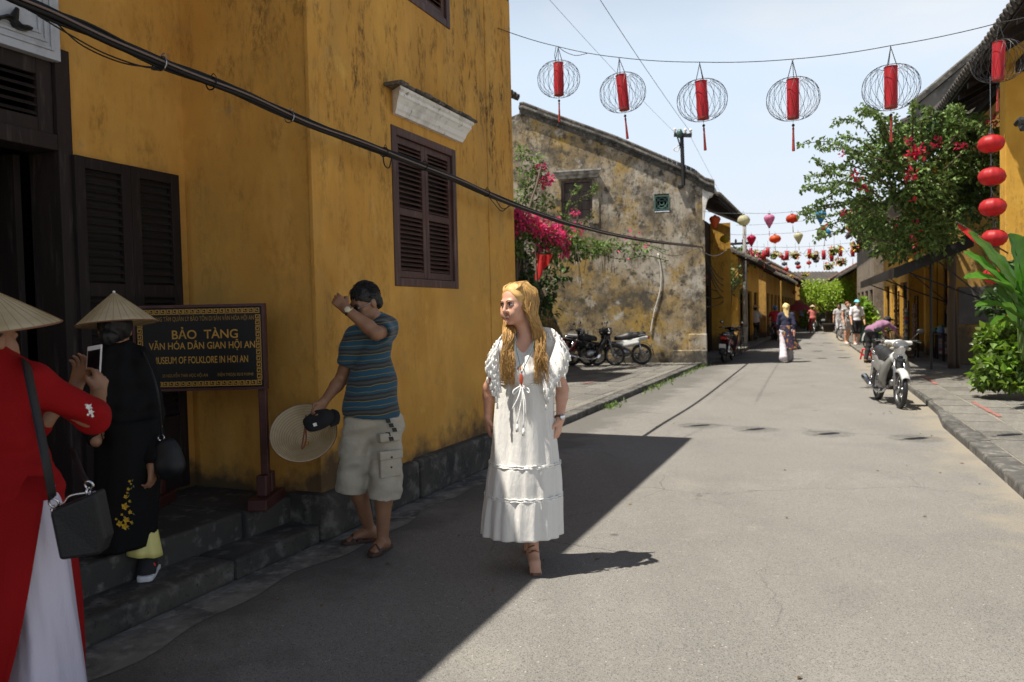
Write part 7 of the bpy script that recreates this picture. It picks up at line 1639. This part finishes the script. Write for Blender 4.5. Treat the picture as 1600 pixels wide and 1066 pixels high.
for x0, hip, kn, an in ((88, 'hipR', 'knR', 'anR'), (12, 'hipL', 'knL', 'anL')):
    rings('trouser_leg', rw, m_satin, interp_specs([(J[hip] + ZV * .05, .095, .105), (J[hip].lerp(J[kn], .5), .095, .115), (J[kn], .098, .125), (J[kn].lerp(J[an], .6), .115, .15), (J[an] - ZV * .05, .13, .17)], 30), V3(0, -1, 0), V3(1, 0, 0), 80, lambda u, th: 1 + (.03 + .05 * u) * math.sin(4 * th + 2 + 2.5 * u) + .035 * u * math.sin(9 * th + 5 * u) + .02 * math.sin(13 * th + 9 * u), thick=.004)
g = G(); r_ = random.Random(2); ce = J['elR'] + V3(.02, -.058, -.0)
for px, py, s in ((158, 636, 1.4), (161, 644, 1.2), (152, 634, .8), (150, 641, .6), (163, 650, .7), (156, 648, .6), (148, 636, .5)):
    for k in range(5): a = 2 * PI * k / 5 + px; g.leaf(Q(px, py, .035), V3(math.cos(a), -.15, math.sin(a)), V3(0, -1, 0), .010 * s, .008 * s)
g.build('white_embroidery', m_lace, rw)
cone_hat(rw, Q(-2, 451, .0), V3(.06, .12, -1), .212, .145, 'conical_hat')
ph = thing('phone', 'white framed smartphone held up by the woman in scarlet', 'phone', Qk(144, 590, .40)); a, b, c = Qk(133, 596, .43), Qk(156, 592, .43), Qk(136, 542, .43)
px_, py_ = (b - a), (c - a); pn_ = px_.cross(py_).normalized(); pn_ = pn_ if pn_.y < 0 else -pn_
G().par(a, px_, py_, -pn_ * .009).build('case', M('white phone case', (.62, .60, .60), .35), ph, bev=.004); G().par(a + px_ * .08 + py_ * .13 + pn_ * .0002, px_ * .84, py_ * .74, pn_ * .0012).build('screen', M('dark glass', (.006, .006, .008), .08), ph)
g = G(); g.ell(a + px_ * .5 + py_ * .065, (.0035, .0035, .0035), None, 8, 6); g.build('button', m_steel, ph)
hb = thing('handbag', 'black flat handbag with a broad strap at the side of the woman in scarlet', 'handbag', Qk(125, 875, -.20)); cy = -.26
p = [Qk(76, 800, cy), Qk(150, 769, cy + .03), Qk(165, 842, cy + .04), Qk(156, 868, cy + .04), Qk(92, 877, cy)]
bo = G().prism(p, V3(-.01, .08, 0)).build('pouch', m_bag, hb, bev=.012, seg=3)
g = G(); g.tube(curve([Qk(79, 797, cy + .05), Qk(100, 786, cy + .055), Qk(112, 774, cy + .06), Qk(157, 768, cy + .08)], 5), .004, 5); g.build('zip', m_chrome, hb, True)
G().tube(curve([Qk(82, 778, cy + .02), Qk(72, 720, cy), Qk(58, 650, -.20), Qk(46, 592, -.12), Qk(42, 566, .0), Qk(48, 590, .16)], 6), .024, 8, True, .18).build('strap', m_bag, hb, True)
g = G(); g.ring(Qk(84, 786, cy + .02), (0, 1, .3), .016, .004, 14, 5); g.ring(Qk(85, 797, cy + .04), (1, 0, 0), .013, .004, 12, 5); g.ring(Qk(139, 758, cy + .05), (0, 1, .3), .014, .004, 14, 5); g.ring(Qk(138, 768, cy + .05), (1, 0, 0), .012, .004, 12, 5); g.build('clasp', m_chrome, hb, True)
G().tube(curve([Qk(139, 756, cy + .05), Qk(128, 740, cy + .1), Qk(112, 700, .05)], 5), .010, 6, True, .3).build('strap', m_bag, hb, True)

# ================================================================== MOTORBIKES
def motorbike(label, front, rear, body, panel_, seatm, lean=.0, plate=True, detail=2, mirrors=True):
    f0, r0 = Vector(front), Vector(rear); d = (f0 - r0); mid = (f0 + r0) / 2; rz = math.atan2(d.y, d.x)
    t = thing('motorbike', label, 'motorbike', mid, None, rz); t.rotation_euler = (lean, 0, rz)
    X, Yv = V3(1, 0, 0), V3(0, 1, 0); o = lambda g, nm, m, par=t, sm=False, bv=0: g.build(nm, m, par, sm, False, bv)
    for x, nm in ((.61, 'front_wheel'), (-.61, 'rear_wheel')):
        g = G(); g.ring((x, 0, .285), Yv, .247, .040 if x < 0 else .036, 36, 8); w_ = o(g, nm, m_black, t, True)
        g = G(); g.ring((x, 0, .285), Yv, .213, .015, 36, 6); M3 = Matrix.Rotation(PI / 2, 3, 'X'); g.lathe([(.05, -.045), (.06, -.03), (.035, -.02), (.035, .02), (.06, .03), (.05, .045)], (x, 0, .285), M3, 14)
        for k in range(10 if detail > 1 else 6):
            a = 2 * PI * k / (10 if detail > 1 else 6); g.beam((x + .04 * math.cos(a), .012 * (-1) ** k, .285 + .04 * math.sin(a)), (x + .21 * math.cos(a + .12), 0, .285 + .21 * math.sin(a + .12)), .014, .012, Yv)
        o(g, 'rim', m_steel, w_, True)
    g = G(); g.lathe([(.085, -.002), (.085, .002)], (.61, .055, .285), Matrix.Rotation(PI / 2, 3, 'X'), 20); o(g, 'brake_disc', m_chrome, t)
    g = G()
    for y in (-.075, .075): g.tube([(.61, y, .285), (.50, y, .60), (.45, y * .8, .74)], [.022, .024, .022], 8)
    o(g, 'fork', m_steel, t, True)
    rows = []
    for k in range(9): a = math.radians(36 + 112 * k / 8) ; R_ = .312; rows.append([(.61 + R_ * math.cos(a) * 1.03, y, .285 + R_ * math.sin(a) + z) for y, z in ((-.062, -.055), (-.050, .0), (-.02, .016), (.02, .016), (.050, .0), (.062, -.055))])
    fd = o(G().sheet(rows), 'front_fender', body, t, True); fd.modifiers.new('thick', 'SOLIDIFY').thickness = .006
    # steering cowl, headlight, bars
    S = SDF((.1, -.32, .6), (.75, .32, 1.2), .011); S.ell((.40, 0, .965), (.11, .095, .075), None, .03); S.cap((.36, -.17, .99), (.36, .17, .99), .034, None, .03); S.cap((.47, 0, .93), (.40, 0, .80), .085, .07, .04)
    me_ = S.mesh('handlebar_cowl', body, None); me_.parent = t
    g = G(); g.ell((.49, 0, .955), (.062, .115, .078), Matrix.Rotation(-.35, 3, 'Y'), 14, 8); o(g, 'headlight', M('clear lamp glass', (.20, .20, .21), .08, spec=.9, metal=.4), t, True)
    for y in (-1, 1):
        g = G(); g.ell((.485, y * .115, .90), (.04, .04, .024), None, 8, 6); o(g, 'indicator', M('smoked lamp', (.30, .26, .22), .2), t, True)
        g = G(); g.tube([(.36, y * .10, 1.0), (.31, y * .22, 1.03), (.24, y * .34, 1.01)], .011, 6); h_ = o(g, 'handlebar', m_steel, t, True); g = G(); g.tube([(.285, y * .27, 1.022), (.235, y * .35, 1.008)], .017, 8); o(g, 'grip', m_black, h_, True); g = G(); g.tube([(.33, y * .23, 1.02), (.34, y * .33, 1.0)], .006, 5); o(g, 'lever', m_chrome, h_)
        if mirrors: g = G(); g.tube(curve([(.33, y * .17, 1.02), (.36, y * .24, 1.11), (.35, y * .28, 1.15)], 4), .006, 5); m_ = o(g, 'mirror_stalk', m_black, t); g = G(); g.ell((.345, y * .305, 1.175), (.018, .058, .038), None, 10, 8); o(g, 'mirror', m_black, m_, True); g = G(); g.ell((.332, y * .305, 1.175), (.009, .05, .031), None, 10, 8); o(g, 'mirror_glass', m_chrome, m_, True)
    # leg shield in two wings, centre nose, tunnel
    for y in (-1, 1):
        rows = []
        for x, z, w0, w1 in ((.40, .80, .05, .10), (.36, .72, .07, .155), (.31, .62, .09, .205), (.24, .50, .11, .215), (.17, .38, .11, .19), (.10, .26, .08, .12)): rows.append([(x + .05, y * w0, z), (x + .035, y * (w0 + w1) / 2, z), (x - .03, y * w1, z - .01)])
        l_ = o(G().sheet(rows), 'leg_shield', panel_, t, True); l_.modifiers.new('thick', 'SOLIDIFY').thickness = .012
    S = SDF((-.95, -.30, .15), (.62, .30, 1.0), .014); S.ell((.40, 0, .76), (.07, .125, .10), None, .03); S.cap((.42, 0, .80), (.37, 0, .60), .07, .04, .04); S.cap((.32, 0, .62), (.02, 0, .58), .045, .065, .05); me_ = S.mesh('front_cover', body, None); me_.parent = t; g = G(); g.loft([[(x + .004, y * w_, z) for y in (-1, -.5, .5, 1)] + [(x - .03, y * w_, z) for y in (1, -1)] for x, z, w_ in ((.505, .79, .035), (.475, .68, .05), (.425, .56, .04), (.40, .50, .015))]); o(g, 'nose_panel', m_bp, t, True)
    g = G(); g.par((.10, -.155, .30), (.20, 0, .44), (0, .31, 0), (-.02, 0, .01)); o(g, 'inner_shield', m_black, t, False, .01)
    S = SDF((-1.0, -.30, .35), (.35, .30, 1.0), .014)
    for y in (-.075, .075): S.cap((.04, y, .58), (-.74, y * .7, .74), .068, .055, .05); S.cap((-.15, y * 1.25, .54), (-.48, y * 1.2, .60), .07, .06, .05)
    me_ = S.mesh('side_cover', panel_, None); me_.parent = t
    S = SDF((-1.0, -.30, .55), (.3, .30, 1.0), .012); S.cap((.04, 0, .725), (-.25, 0, .765), .095, .125, .05); S.cap((-.25, 0, .765), (-.66, 0, .82), .125, .095, .05); S.cut((0, 0, .68), V3(.0, 0, -1)); me_ = S.mesh('seat', seatm, None); me_.parent = t
    g = G(); g.tube(curve([(-.52, .12, .80), (-.72, .13, .83), (-.80, .06, .84), (-.80, -.06, .84), (-.72, -.13, .83), (-.52, -.12, .80)], 4), .011, 6); o(g, 'grab_rail', m_chrome, t, True)
    g = G(); g.box((-.80, 0, .735), (.07, .17, .075)); tl_ = o(g, 'tail_light', M('red lamp', (.42, .02, .015), .2), t, False, .015)
    rows = [[(-.61 + .33 * math.cos(a) * 1.0, y, .285 + .33 * math.sin(a)) for y in (-.07, -.03, .03, .07)] for a in [math.radians(70 + 115 * k / 8) for k in range(9)]]
    rf = o(G().sheet(rows), 'rear_fender', m_black, t, True); rf.modifiers.new('thick', 'SOLIDIFY').thickness = .006
    if plate: g = G(); g.box((-.90, 0, .50), (.008, .19, .14), Matrix.Rotation(-.3, 3, 'Y')); o(g, 'number_plate', M('white plate', (.62, .62, .60), .5), t)
    S = SDF((-.5, -.22, .12), (.35, .22, .6), .013); S.ell((-.10, 0, .35), (.21, .13, .13), None, .02); S.cap((-.02, 0, .34), (.17, 0, .36), .075, .065, .02); S.ell((-.12, -.09, .31), (.09, .06, .085), None, .02); me_ = S.mesh('engine', m_steel, None); me_.parent = t
    g = G(); g.tube(curve([(.12, -.06, .30), (.08, -.12, .20), (-.2, -.15, .20), (-.42, -.16, .25)], 5), .020, 8); ex = o(g, 'exhaust_pipe', m_chrome, t, True); g = G(); g.tube([(-.40, -.165, .245), (-.48, -.17, .265), (-.86, -.175, .36), (-.90, -.175, .37)], [.03, .048, .055, .035], 12); o(g, 'muffler', m_chrome, ex, True)
    g = G(); g.beam((-.61, .11, .285), (-.08, .10, .34), .03, .09, Yv); o(g, 'chain_case', m_blackmetal, t, False, .01)
    g = G()
    for y in (-.12, .12): g.tube([(-.61, y, .30), (-.52, y * 1.05, .66)], .026, 8)
    o(g, 'shock_absorber', m_chrome, t, True)
    g = G(); g.tube([(-.02, -.20, .24), (-.02, .20, .24)], .014, 6); g.box((-.02, -.20, .25), (.08, .07, .03)); g.box((-.02, .20, .25), (.08, .07, .03)); o(g, 'foot_peg', m_black, t)
    g = G(); g.tube([(-.08, .10, .24), (-.13, .24, .012 if lean == 0 else .03)], .012, 6); o(g, 'kickstand', m_black, t)
    for y in (-1, 1): g = G(); g.box((-.26, y * .118, .655), (.20, .004, .028), Matrix.Rotation(.17, 3, 'Y')); o(g, 'decal', M('red black decal', (.28, .05, .04), .5), t)
    return t
m_wb = M('pearl white paint', (.56, .56, .54), .28, coat=.6); m_sil = M('champagne silver paint', (.24, .235, .225), .34, metal=.35, coat=.4); m_bp = M('black gloss paint', (.014, .014, .016), .2, coat=.6); m_seat = M('black vinyl seat', (.018, .018, .019), .5, bump=[(80, .2)]); m_blackcloth = M('black matte cloth', (.014, .014, .015), .92)
def wheels(fx, fy, rx, ry, z, L_=1.22):
    a, b = gnd(fx, fy, z), gnd(rx, ry, z); c = (a + b) / 2; d = (a - b).normalized(); return c + d * L_ / 2, c - d * L_ / 2
motorbike('white and silver scooter parked on the right edge of the road facing the camera', *wheels(1409, 640, 1369, 623, 0), m_wb, m_sil, m_seat, -.06, False)
wy_ = lambda px, d: (lambda p: V3(p.x, p.y, .10))(onW(px, 555) + WN * d)
a = wy_(1004, .75); motorbike('white shielded black motorbike parked against the weathered house facing left', a + V3(-1.20, .02, 0), a, m_bp, m_wb, m_seat, .05)
a = wy_(900, .95); motorbike('black motorbike parked in shade facing right beside the white shielded one', a + V3(1.16, -.40, 0), a, m_bp, m_bp, m_seat, .04)
a = wy_(860, .8); motorbike('dark motorbike half hidden behind the woman, deepest in the shade', a + V3(1.15, -.45, 0), a, m_bp, M('maroon paint', (.09, .012, .012), .3), m_seat, .04)
a = gnd(1131, 567, .0); motorbike('dark red motorbike seen from behind in the shade past the weathered house corner', a + UA * 1.2 + NA * .08, a, m_bp, M('dark red gloss', (.16, .02, .02), .25), m_seat, .05)
def bicycle(label, front, rear, col, basket=True, sc=1.0):
    f0, r0 = Vector(front), Vector(rear); d = f0 - r0; t = thing('bicycle', label, 'bicycle', (f0 + r0) / 2, None, math.atan2(d.y, d.x)); Yv = V3(0, 1, 0); m = M('bike paint', col, .4)
    b = lambda g, nm, mt, par=t, sm=True: g.build(nm, mt, par, sm, False)
    for x in (.53, -.53):
        g = G(); g.ring((x, 0, .33), Yv, .315, .018, 36, 6); w_ = b(g, 'wheel', m_black); g = G(); g.ring((x, 0, .33), Yv, .295, .008, 36, 5)
        for k in range(14): a = 2 * PI * k / 14; g.tube([(x, .02 * (-1) ** k, .33), (x + .295 * math.cos(a), 0, .33 + .295 * math.sin(a))], .003, 3, False)
        b(g, 'spokes', m_chrome, w_)
    g = G()
    for p, q in (((.53, 0, .33), (.40, 0, .85)), ((.43, 0, .72), (-.10, 0, .30)), ((.42, 0, .78), (-.20, 0, .72)), ((-.10, 0, .30), (-.22, 0, .80)), ((-.53, .05, .33), (-.20, .02, .70)), ((-.53, -.05, .33), (-.20, -.02, .70)), ((-.53, .05, .33), (-.10, .03, .30)), ((-.53, -.05, .33), (-.10, -.03, .30))): g.tube([p, q], .015, 6)
    b(g, 'frame', m); g = G(); g.tube(curve([(.28, -.28, .98), (.36, -.2, 1.0), (.40, 0, .95), (.36, .2, 1.0), (.28, .28, .98)], 4), .012, 6); g.tube([(.40, 0, .84), (.40, 0, .95)], .014, 6); b(g, 'handlebar', m_chrome)
    g = G(); g.loft([[(x, y * w_, z) for y, z in ((-1, .86), (-.5, .83), (.5, .83), (1, .86), (.5, .885), (-.5, .885))] for x, w_ in ((-.36, .05), (-.32, .09), (-.24, .085), (-.12, .03), (-.06, .018))]); b(g, 'saddle', m_black)
    g = G(); g.tube([(-.10, -.14, .17), (-.10, -.09, .30), (-.10, .09, .30), (-.10, .14, .43)], .011, 5); g.ring((-.10, .05, .30), Yv, .085, .008, 18, 4); b(g, 'crank', m_steel)
    rows = [[(x + .345 * math.cos(a), y, .33 + .345 * math.sin(a)) for y in (-.03, .0, .03)] for x in (-.53,) for a in [math.radians(30 + 150 * k / 8) for k in range(9)]]; b(G().sheet(rows), 'mudguard', m)
    if basket:
        g = G()
        for k in range(5): z = .72 + .05 * k; s = .11 + .012 * k; P_ = [(.58 - s * .8, -s, z), (.58 + s * .8, -s, z), (.58 + s * .8, s, z), (.58 - s * .8, s, z), (.58 - s * .8, -s, z)]; g.tube(P_, .006, 4)
        b(g, 'basket', m_steel)
    return t
a = gnd(1321, 534, .095); bicycle('dark bicycle standing behind the couple on the right footway', a + V3(.05, .4, 0) + V3(.98, .35, 0), a + V3(.05, .4, 0), (.03, .03, .035), False)
a = gnd(1150, 556, .0); bicycle('grey bicycle leaning by the dark red motorbike', a + UA * 1.0 + V3(.1, 0, 0), a, (.25, .25, .26))
a = gnd(1382, 548, .095); bicycle('pale bicycle parked behind the bending person', a + V3(.55, .7, 0), a + V3(-.3, .3, 0), (.3, .3, .28))

# ================================================================== PEOPLE FARTHER DOWN THE STREET
def walker(label, base, ang, H_, top, bot, skin=m_skin2, hairm=m_hairb, stride=.25, arms=(.1, -.1), hat=None, hatm=None, legs='long', skirt=None, seat=0., bend=0., shoes=m_black, hair='short', sleeves=.55, res=.018, reach=0., botlen=.93, foottop=0., female=False):
    b = Vector(base); t = thing('person', label, 'person', b); k = H_ / 1.70; fw = V3(math.sin(ang), math.cos(ang), 0); rt = V3(math.cos(ang), -math.sin(ang), 0)
    lb = b + ZV * seat; hp = .90 * k
    P = lambda r, f, z: b + rt * (r * k) + fw * (f * k) + ZV * (z * k + (seat if z > .3 else 0))
    st = stride
    J = dict(pelvis=P(0, 0, .92), neck=P(0, .03 + math.sin(bend) * .50, .92 + .50 * math.cos(bend)))
    ts = (J['neck'] - J['pelvis']).normalized()
    J['head'] = J['neck'] + (ts * .8 + fw * .12 * (1 + bend)).normalized() * .165 * k; J['shR'] = J['neck'] - ts * .055 * k + rt * .185 * k * (.9 if female else 1); J['shL'] = J['neck'] - ts * .055 * k - rt * .185 * k * (.9 if female else 1)
    for s, x, am in (('R', 1, arms[0]), ('L', -1, arms[1])):
        if reach: J['el' + s] = J['sh' + s] + (fw * .22 + ZV * -.16 + rt * x * .06) * k; J['wr' + s] = J['el' + s] + (fw * .18 - ZV * (.18 if reach > 1 else .02) - rt * x * .03) * k
        else: J['el' + s] = J['sh' + s] + (-ZV * .27 + fw * am * .5 + rt * x * .05) * k; J['wr' + s] = J['el' + s] + (-ZV * .22 + fw * (am * .6 + .08)) * k
        f_ = st * x; J['hip' + s] = J['pelvis'] + rt * x * .09 * k - ZV * .03 * k
        if seat: J['kn' + s] = P(x * .11, .38, .62) - ZV * .0; J['an' + s] = P(x * .11, .22 + .05 * x, .22 + .10 * x) + ZV * (seat * .6)
        else: J['kn' + s] = P(x * .09, f_ * .55 + .03, .48); J['an' + s] = P(x * .085, f_ - (.06 if f_ < 0 else 0), .085 + (.06 if f_ < -.1 else 0))
        J['toe' + s] = J['an' + s] + fw * .17 * k; J['toe' + s].z = max(b.z + .012, J['an' + s].z - .075)
    lo, hi = bbox(J, .2); S = SDF(lo, hi, res); torso_sdf(S, J, -.01, not female)
    for s in 'RL': limb(S, J['sh' + s], J['el' + s], J['wr' + s], (.05 * k, .04 * k, .04 * k, .028 * k)); limb(S, J['hip' + s], J['kn' + s], J['an' + s], (.085 * k, .056 * k, .055 * k, .036 * k)); S.cap(J['an' + s], J['toe' + s] + ZV * .015, .042, .03, .03); S.cap(J['wr' + s], J['wr' + s] + (J['wr' + s] - J['el' + s]).normalized() * .12 * k, .032 * k, .024 * k, .02)
    S.cap(J['neck'], J['head'], .052 * k, .05 * k, .03); head_sdf(S, J['head'], fw - ZV * (bend * .8 + .05), ZV + fw * bend * .6, k)
    S.mesh('body', [skin, m_lips2], t)
    S = SDF(lo, hi, res); torso_sdf(S, J, .015, not female)
    for s in 'RL': S.cap(J['sh' + s], J['sh' + s].lerp(J['el' + s], min(1, sleeves)), .064 * k, .06 * k, .04)
    if sleeves > 1:
        for s in 'RL': S.cap(J['el' + s], J['el' + s].lerp(J['wr' + s], sleeves - 1), .052 * k, .045 * k, .02)
    S.wrinkle(.006, 24, 3); S.cut(J['pelvis'] - ts * .10 * k, -ts); S.mesh('shirt', top, t)
    if skirt: rings('tunic_skirt', t, skirt, interp_specs([(J['pelvis'] + ZV * .15 * k, .155 * k, .12 * k), (J['pelvis'] - ZV * .1 * k, .20 * k, .16 * k), (J['pelvis'] - ZV * .35 * k + rt * .06, .23 * k, .20 * k), (J['pelvis'] - ZV * .55 * k + rt * .12, .27 * k, .22 * k)], 12), fw, rt, 40, lambda u, th: 1 + .10 * u * math.sin(4 * th + 1), thick=.005)
    if bot:
        S = SDF(lo, hi, res); S.ell(J['pelvis'] - ZV * .02, (.17 * k, .14 * k, .12 * k), (tuple(rt), tuple(fw), (0, 0, 1)), .04)
        for s in 'RL':
            wd = .085 if legs == 'wide' else .074
            if legs == 'short': S.cap(J['hip' + s], J['hip' + s].lerp(J['kn' + s], botlen), .11 * k, .10 * k, .04); 
            else: S.cap(J['hip' + s], J['kn' + s], .105 * k, wd * k, .04); S.cap(J['kn' + s], J['kn' + s].lerp(J['an' + s], botlen), wd * k, (wd + (.035 if legs == 'wide' else -.018)) * k, .03)
        S.wrinkle(.006, 22, 5); S.mesh('shorts' if legs == 'short' else 'trousers', bot, t)
    for s in 'RL': S = SDF([c - .2 for c in J['an' + s]], [c + .25 for c in J['an' + s]], .014); S.cap(J['an' + s] - ZV * .035, J['toe' + s] + ZV * .018, .046, .038, .03); S.cut(J['an' + s] + ZV * (.0 + foottop), ZV); S.mesh('shoe', shoes, t)
    hc = J['head']; S = SDF([c - .42 for c in hc], [c + .2 for c in hc], .014)
    S.ell(hc - fw * .018 * k + ZV * .025 * k, (.09 * k, .105 * k, .10 * k), (tuple(rt), tuple(fw), (0, 0, 1)), .01)
    if hair == 'long': S.cap(hc - fw * .04 * k, hc - fw * .08 * k - ZV * .30 * k + rt * .02, .088 * k, .075 * k, .06); S.wrinkle(.006, 60, 2, (1, 1, .2))
    if hair == 'bun': S.ell(hc - fw * .10 * k, (.05, .05, .05), None, .02)
    S.ell(hc + fw * .10 * k - ZV * .045 * k, (.08 * k, .085 * k, .10 * k), (tuple(rt), tuple(fw), (0, 0, 1)), .012, 0, True); S.mesh('hair', hairm, t)
    if hat == 'cone': cone_hat(t, hc + ZV * .20 * k + fw * bend * .1, -ZV - fw * .10, .20 * k, .15 * k, 'conical_hat', 6)
    elif hat == 'helmet': S = SDF([c - .25 for c in hc], [c + .25 for c in hc], .013); S.ell(hc + ZV * .03, (.125 * k, .145 * k, .125 * k), (tuple(rt), tuple(fw), (0, 0, 1)), .01); S.cut(hc - ZV * .03, -ZV); S.mesh('helmet', hatm, t)
    elif hat == 'cap':
        S = SDF([c - .25 for c in hc], [c + .25 for c in hc], .012); S.ell(hc + ZV * .04 * k, (.098 * k, .115 * k, .10 * k), (tuple(rt), tuple(fw), (0, 0, 1)), .01); S.cut(hc + ZV * .035 * k, -ZV); S.cap(hc + fw * .12 * k + ZV * .04 * k - rt * .03, hc + fw * .17 * k + ZV * .03 * k + rt * .03, .028, .028, .03); S.mesh('cap', hatm, t)
    return t, J
cl = lambda nm, c, **k: M(nm, c, .85, bump=[(30, .3)], **k)
m_navy = cl('navy cloth', (.020, .022, .055)); m_patt = M('navy cloth with ochre flowers', (.02, .018, .045), .85, layers=[(9, .56, .60, (.42, .20, .03)), (13, .60, .63, (.30, .05, .03)), (11, .62, .66, (.45, .40, .3))]); m_wcl = cl('white cloth', (.72, .71, .74)); m_blk = cl('black cloth', (.015, .015, .017)); m_jean = cl('denim', (.08, .13, .22)); m_jean2 = cl('light denim', (.22, .30, .42)); m_pk = cl('salmon cloth', (.55, .16, .13)); m_gry = cl('pale grey cloth', (.42, .40, .40)); m_rc = cl('red cloth', (.45, .02, .03)); m_mauve = cl('mauve cloth', (.27, .13, .22)); m_lil = cl('lilac trousers', (.55, .50, .55)); m_vest = M('black white patterned cloth', (.55, .53, .5), .85, layers=[(24, .5, .54, (.04, .04, .045))]); m_cyan = cl('cyan cap cloth', (.16, .55, .62)); m_aub = M('auburn hair', (.18, .06, .025), .5); m_shoe2 = M('tan shoes', (.30, .12, .06), .6)
walker('blonde woman walking away in a navy flowered tunic and white trousers', gnd(1229, 566), .35, 1.70, m_navy, m_lil, m_skin, m_blond2, .30, (-.15, .12), legs='wide', skirt=m_patt, hair='long', sleeves=1.6, shoes=m_shoe2, res=.014, botlen=.95, female=True)
walker('man in a white shirt, cyan cap and black shorts on the right footway', gnd(1338.5, 539, .095), 3.25, 1.72, m_wcl, m_blk, m_skin, m_hairb, .05, (.05, .05), 'cap', m_cyan, 'short', sleeves=.8, shoes=m_wcl, foottop=-.02)
walker('woman with auburn hair in a patterned vest and grey shorts beside the man in white', gnd(1327.5, 538, .095) + V3(0, .25, 0), 3.0, 1.68, m_vest, m_gry, m_skin, m_aub, .05, (.05, .05), None, None, 'short', sleeves=.1, hair='bun', shoes=m_wcl, foottop=-.02, botlen=.6, female=True)
walker('person in a mauve top and black trousers bending over wares on the right footway', gnd(1362, 567, .095), 1.15, 1.55, m_mauve, m_blk, m_skin2, m_hairb, .08, bend=1.15, reach=2, sleeves=1.5, hat='cap', hatm=m_blk, female=True, res=.014)
dk = thing('crate', 'low wooden crate of bottles before the bending person', 'crate', gnd(1404, 560, .095)); o_ = dk.location.copy()
g = G(); g.par(o_ - V3(.35, .2, 0), V3(.7, 0, 0), V3(0, .4, 0), ZV * .06)
for z in (.12, .26, .40):
    for q in ((V3(-.35, -.2, z), V3(.7, 0, 0), V3(0, .02, 0)), (V3(-.35, .18, z), V3(.7, 0, 0), V3(0, .02, 0)), (V3(-.35, -.18, z), V3(.02, 0, 0), V3(0, .36, 0)), (V3(.33, -.18, z), V3(.02, 0, 0), V3(0, .36, 0))): g.par(o_ + q[0], q[1], q[2], ZV * .09)
g.build('slatted_box', m_woodgrey, dk)
for k in range(8): tag(G().lathe([(.035, .06), (.035, .36), (.012, .45), (.012, .52)], o_ + V3(-.27 + .18 * (k % 4), -.09 + .18 * (k // 4), 0), None, 8).build('bottle', m_goods[2], None, True), ('amber bottle in the front row of the footway crate' if k < 4 else 'amber bottle in the back row of the footway crate'), 'bottle', 'bottles in the crate')
def rider(label, base, ang, kind, top, bot, hat, hatm=None, blabel='', col=(.05, .05, .05), H_=1.6, bike_d=1.0, hair='short', hairm=m_hairb):
    b = Vector(base); fw = V3(math.sin(ang), math.cos(ang), 0)
    if kind == 'bicycle': bicycle(blabel, b + fw * .53, b - fw * .53, col, False); sh = .0; off_ = -fw * .22; seat = .08
    else: motorbike(blabel, b + fw * .61, b - fw * .61, m_bp, M('rider bike paint', col, .3), m_seat, 0, False, 1, False); off_ = -fw * .2; seat = -.02
    return walker(label, b + off_, ang, H_, top, bot, hat=hat, hatm=hatm, seat=seat, reach=1, sleeves=1.5, hair=hair, hairm=hairm, res=.022)
rider('cyclist in a grey blouse and conical hat riding away on the left', gnd(1181, 536), .3, 'bicycle', m_gry, m_blk, 'cone', blabel='black bicycle ridden by the cyclist in grey')
rider('motorcyclist in a red shirt and blue helmet riding away up the street', gnd(1211, 532), .25, 'motorbike', m_rc, m_jean, 'helmet', M('blue helmet', (.03, .12, .28), .3), 'dark motorbike ridden by the man in red', (.1, .02, .02), 1.7)
rider('cyclist in a salmon blouse and conical hat riding down the middle', gnd(1269, 521), .2, 'bicycle', m_pk, m_rc, 'cone', blabel='bicycle ridden by the cyclist in salmon')
rider('distant cyclist in denim and conical hat', gnd(1252, 511.5), .2, 'bicycle', m_jean2, m_rc, 'cone', blabel='distant bicycle ridden by the cyclist in denim')
walker('man in dark clothes with a blue bag walking by the leaning utility pole', gnd(1192, 523), .3, 1.72, m_navy, m_gry, stride=.3)
walker('pedestrian in white at the far left shops', gnd(1160, 530, .1), .5, 1.65, m_wcl, m_navy, stride=.15)
walker('pedestrian in dark blue far down the middle of the street', gnd(1259, 509), 3.0, 1.7, m_jean, m_blk, stride=.2)
walker('vendor in a pale shirt far down the right footway', gnd(1311, 528, .11), 3.6, 1.6, m_gry, m_wcl, stride=.05)
walker('pedestrian in a white shirt near the end house', gnd(1222, 507), 2.9, 1.7, m_wcl, m_blk, stride=.2)
pd = thing('stone_urn', 'pale stone urn on a pedestal in front of the lime green tree', 'urn', gnd(1279, 517, 0)); G().lathe([(.28, 0), (.28, .12), (.18, .2), (.16, .7), (.22, .8), (.38, 1.15), (.40, 1.25), (.33, 1.25)], pd.location.copy(), None, 14).build('urn', m_greywall, pd, True)
fb = thing('planter_tub', 'dark wooden tub under the lime green street tree', 'planter', gnd(1302, 519, .0)); G().lathe([(.55, 0), (.65, .5), (.66, .55), (.58, .55)], fb.location.copy(), None, 16).build('tub', m_wood_worn, fb, True)
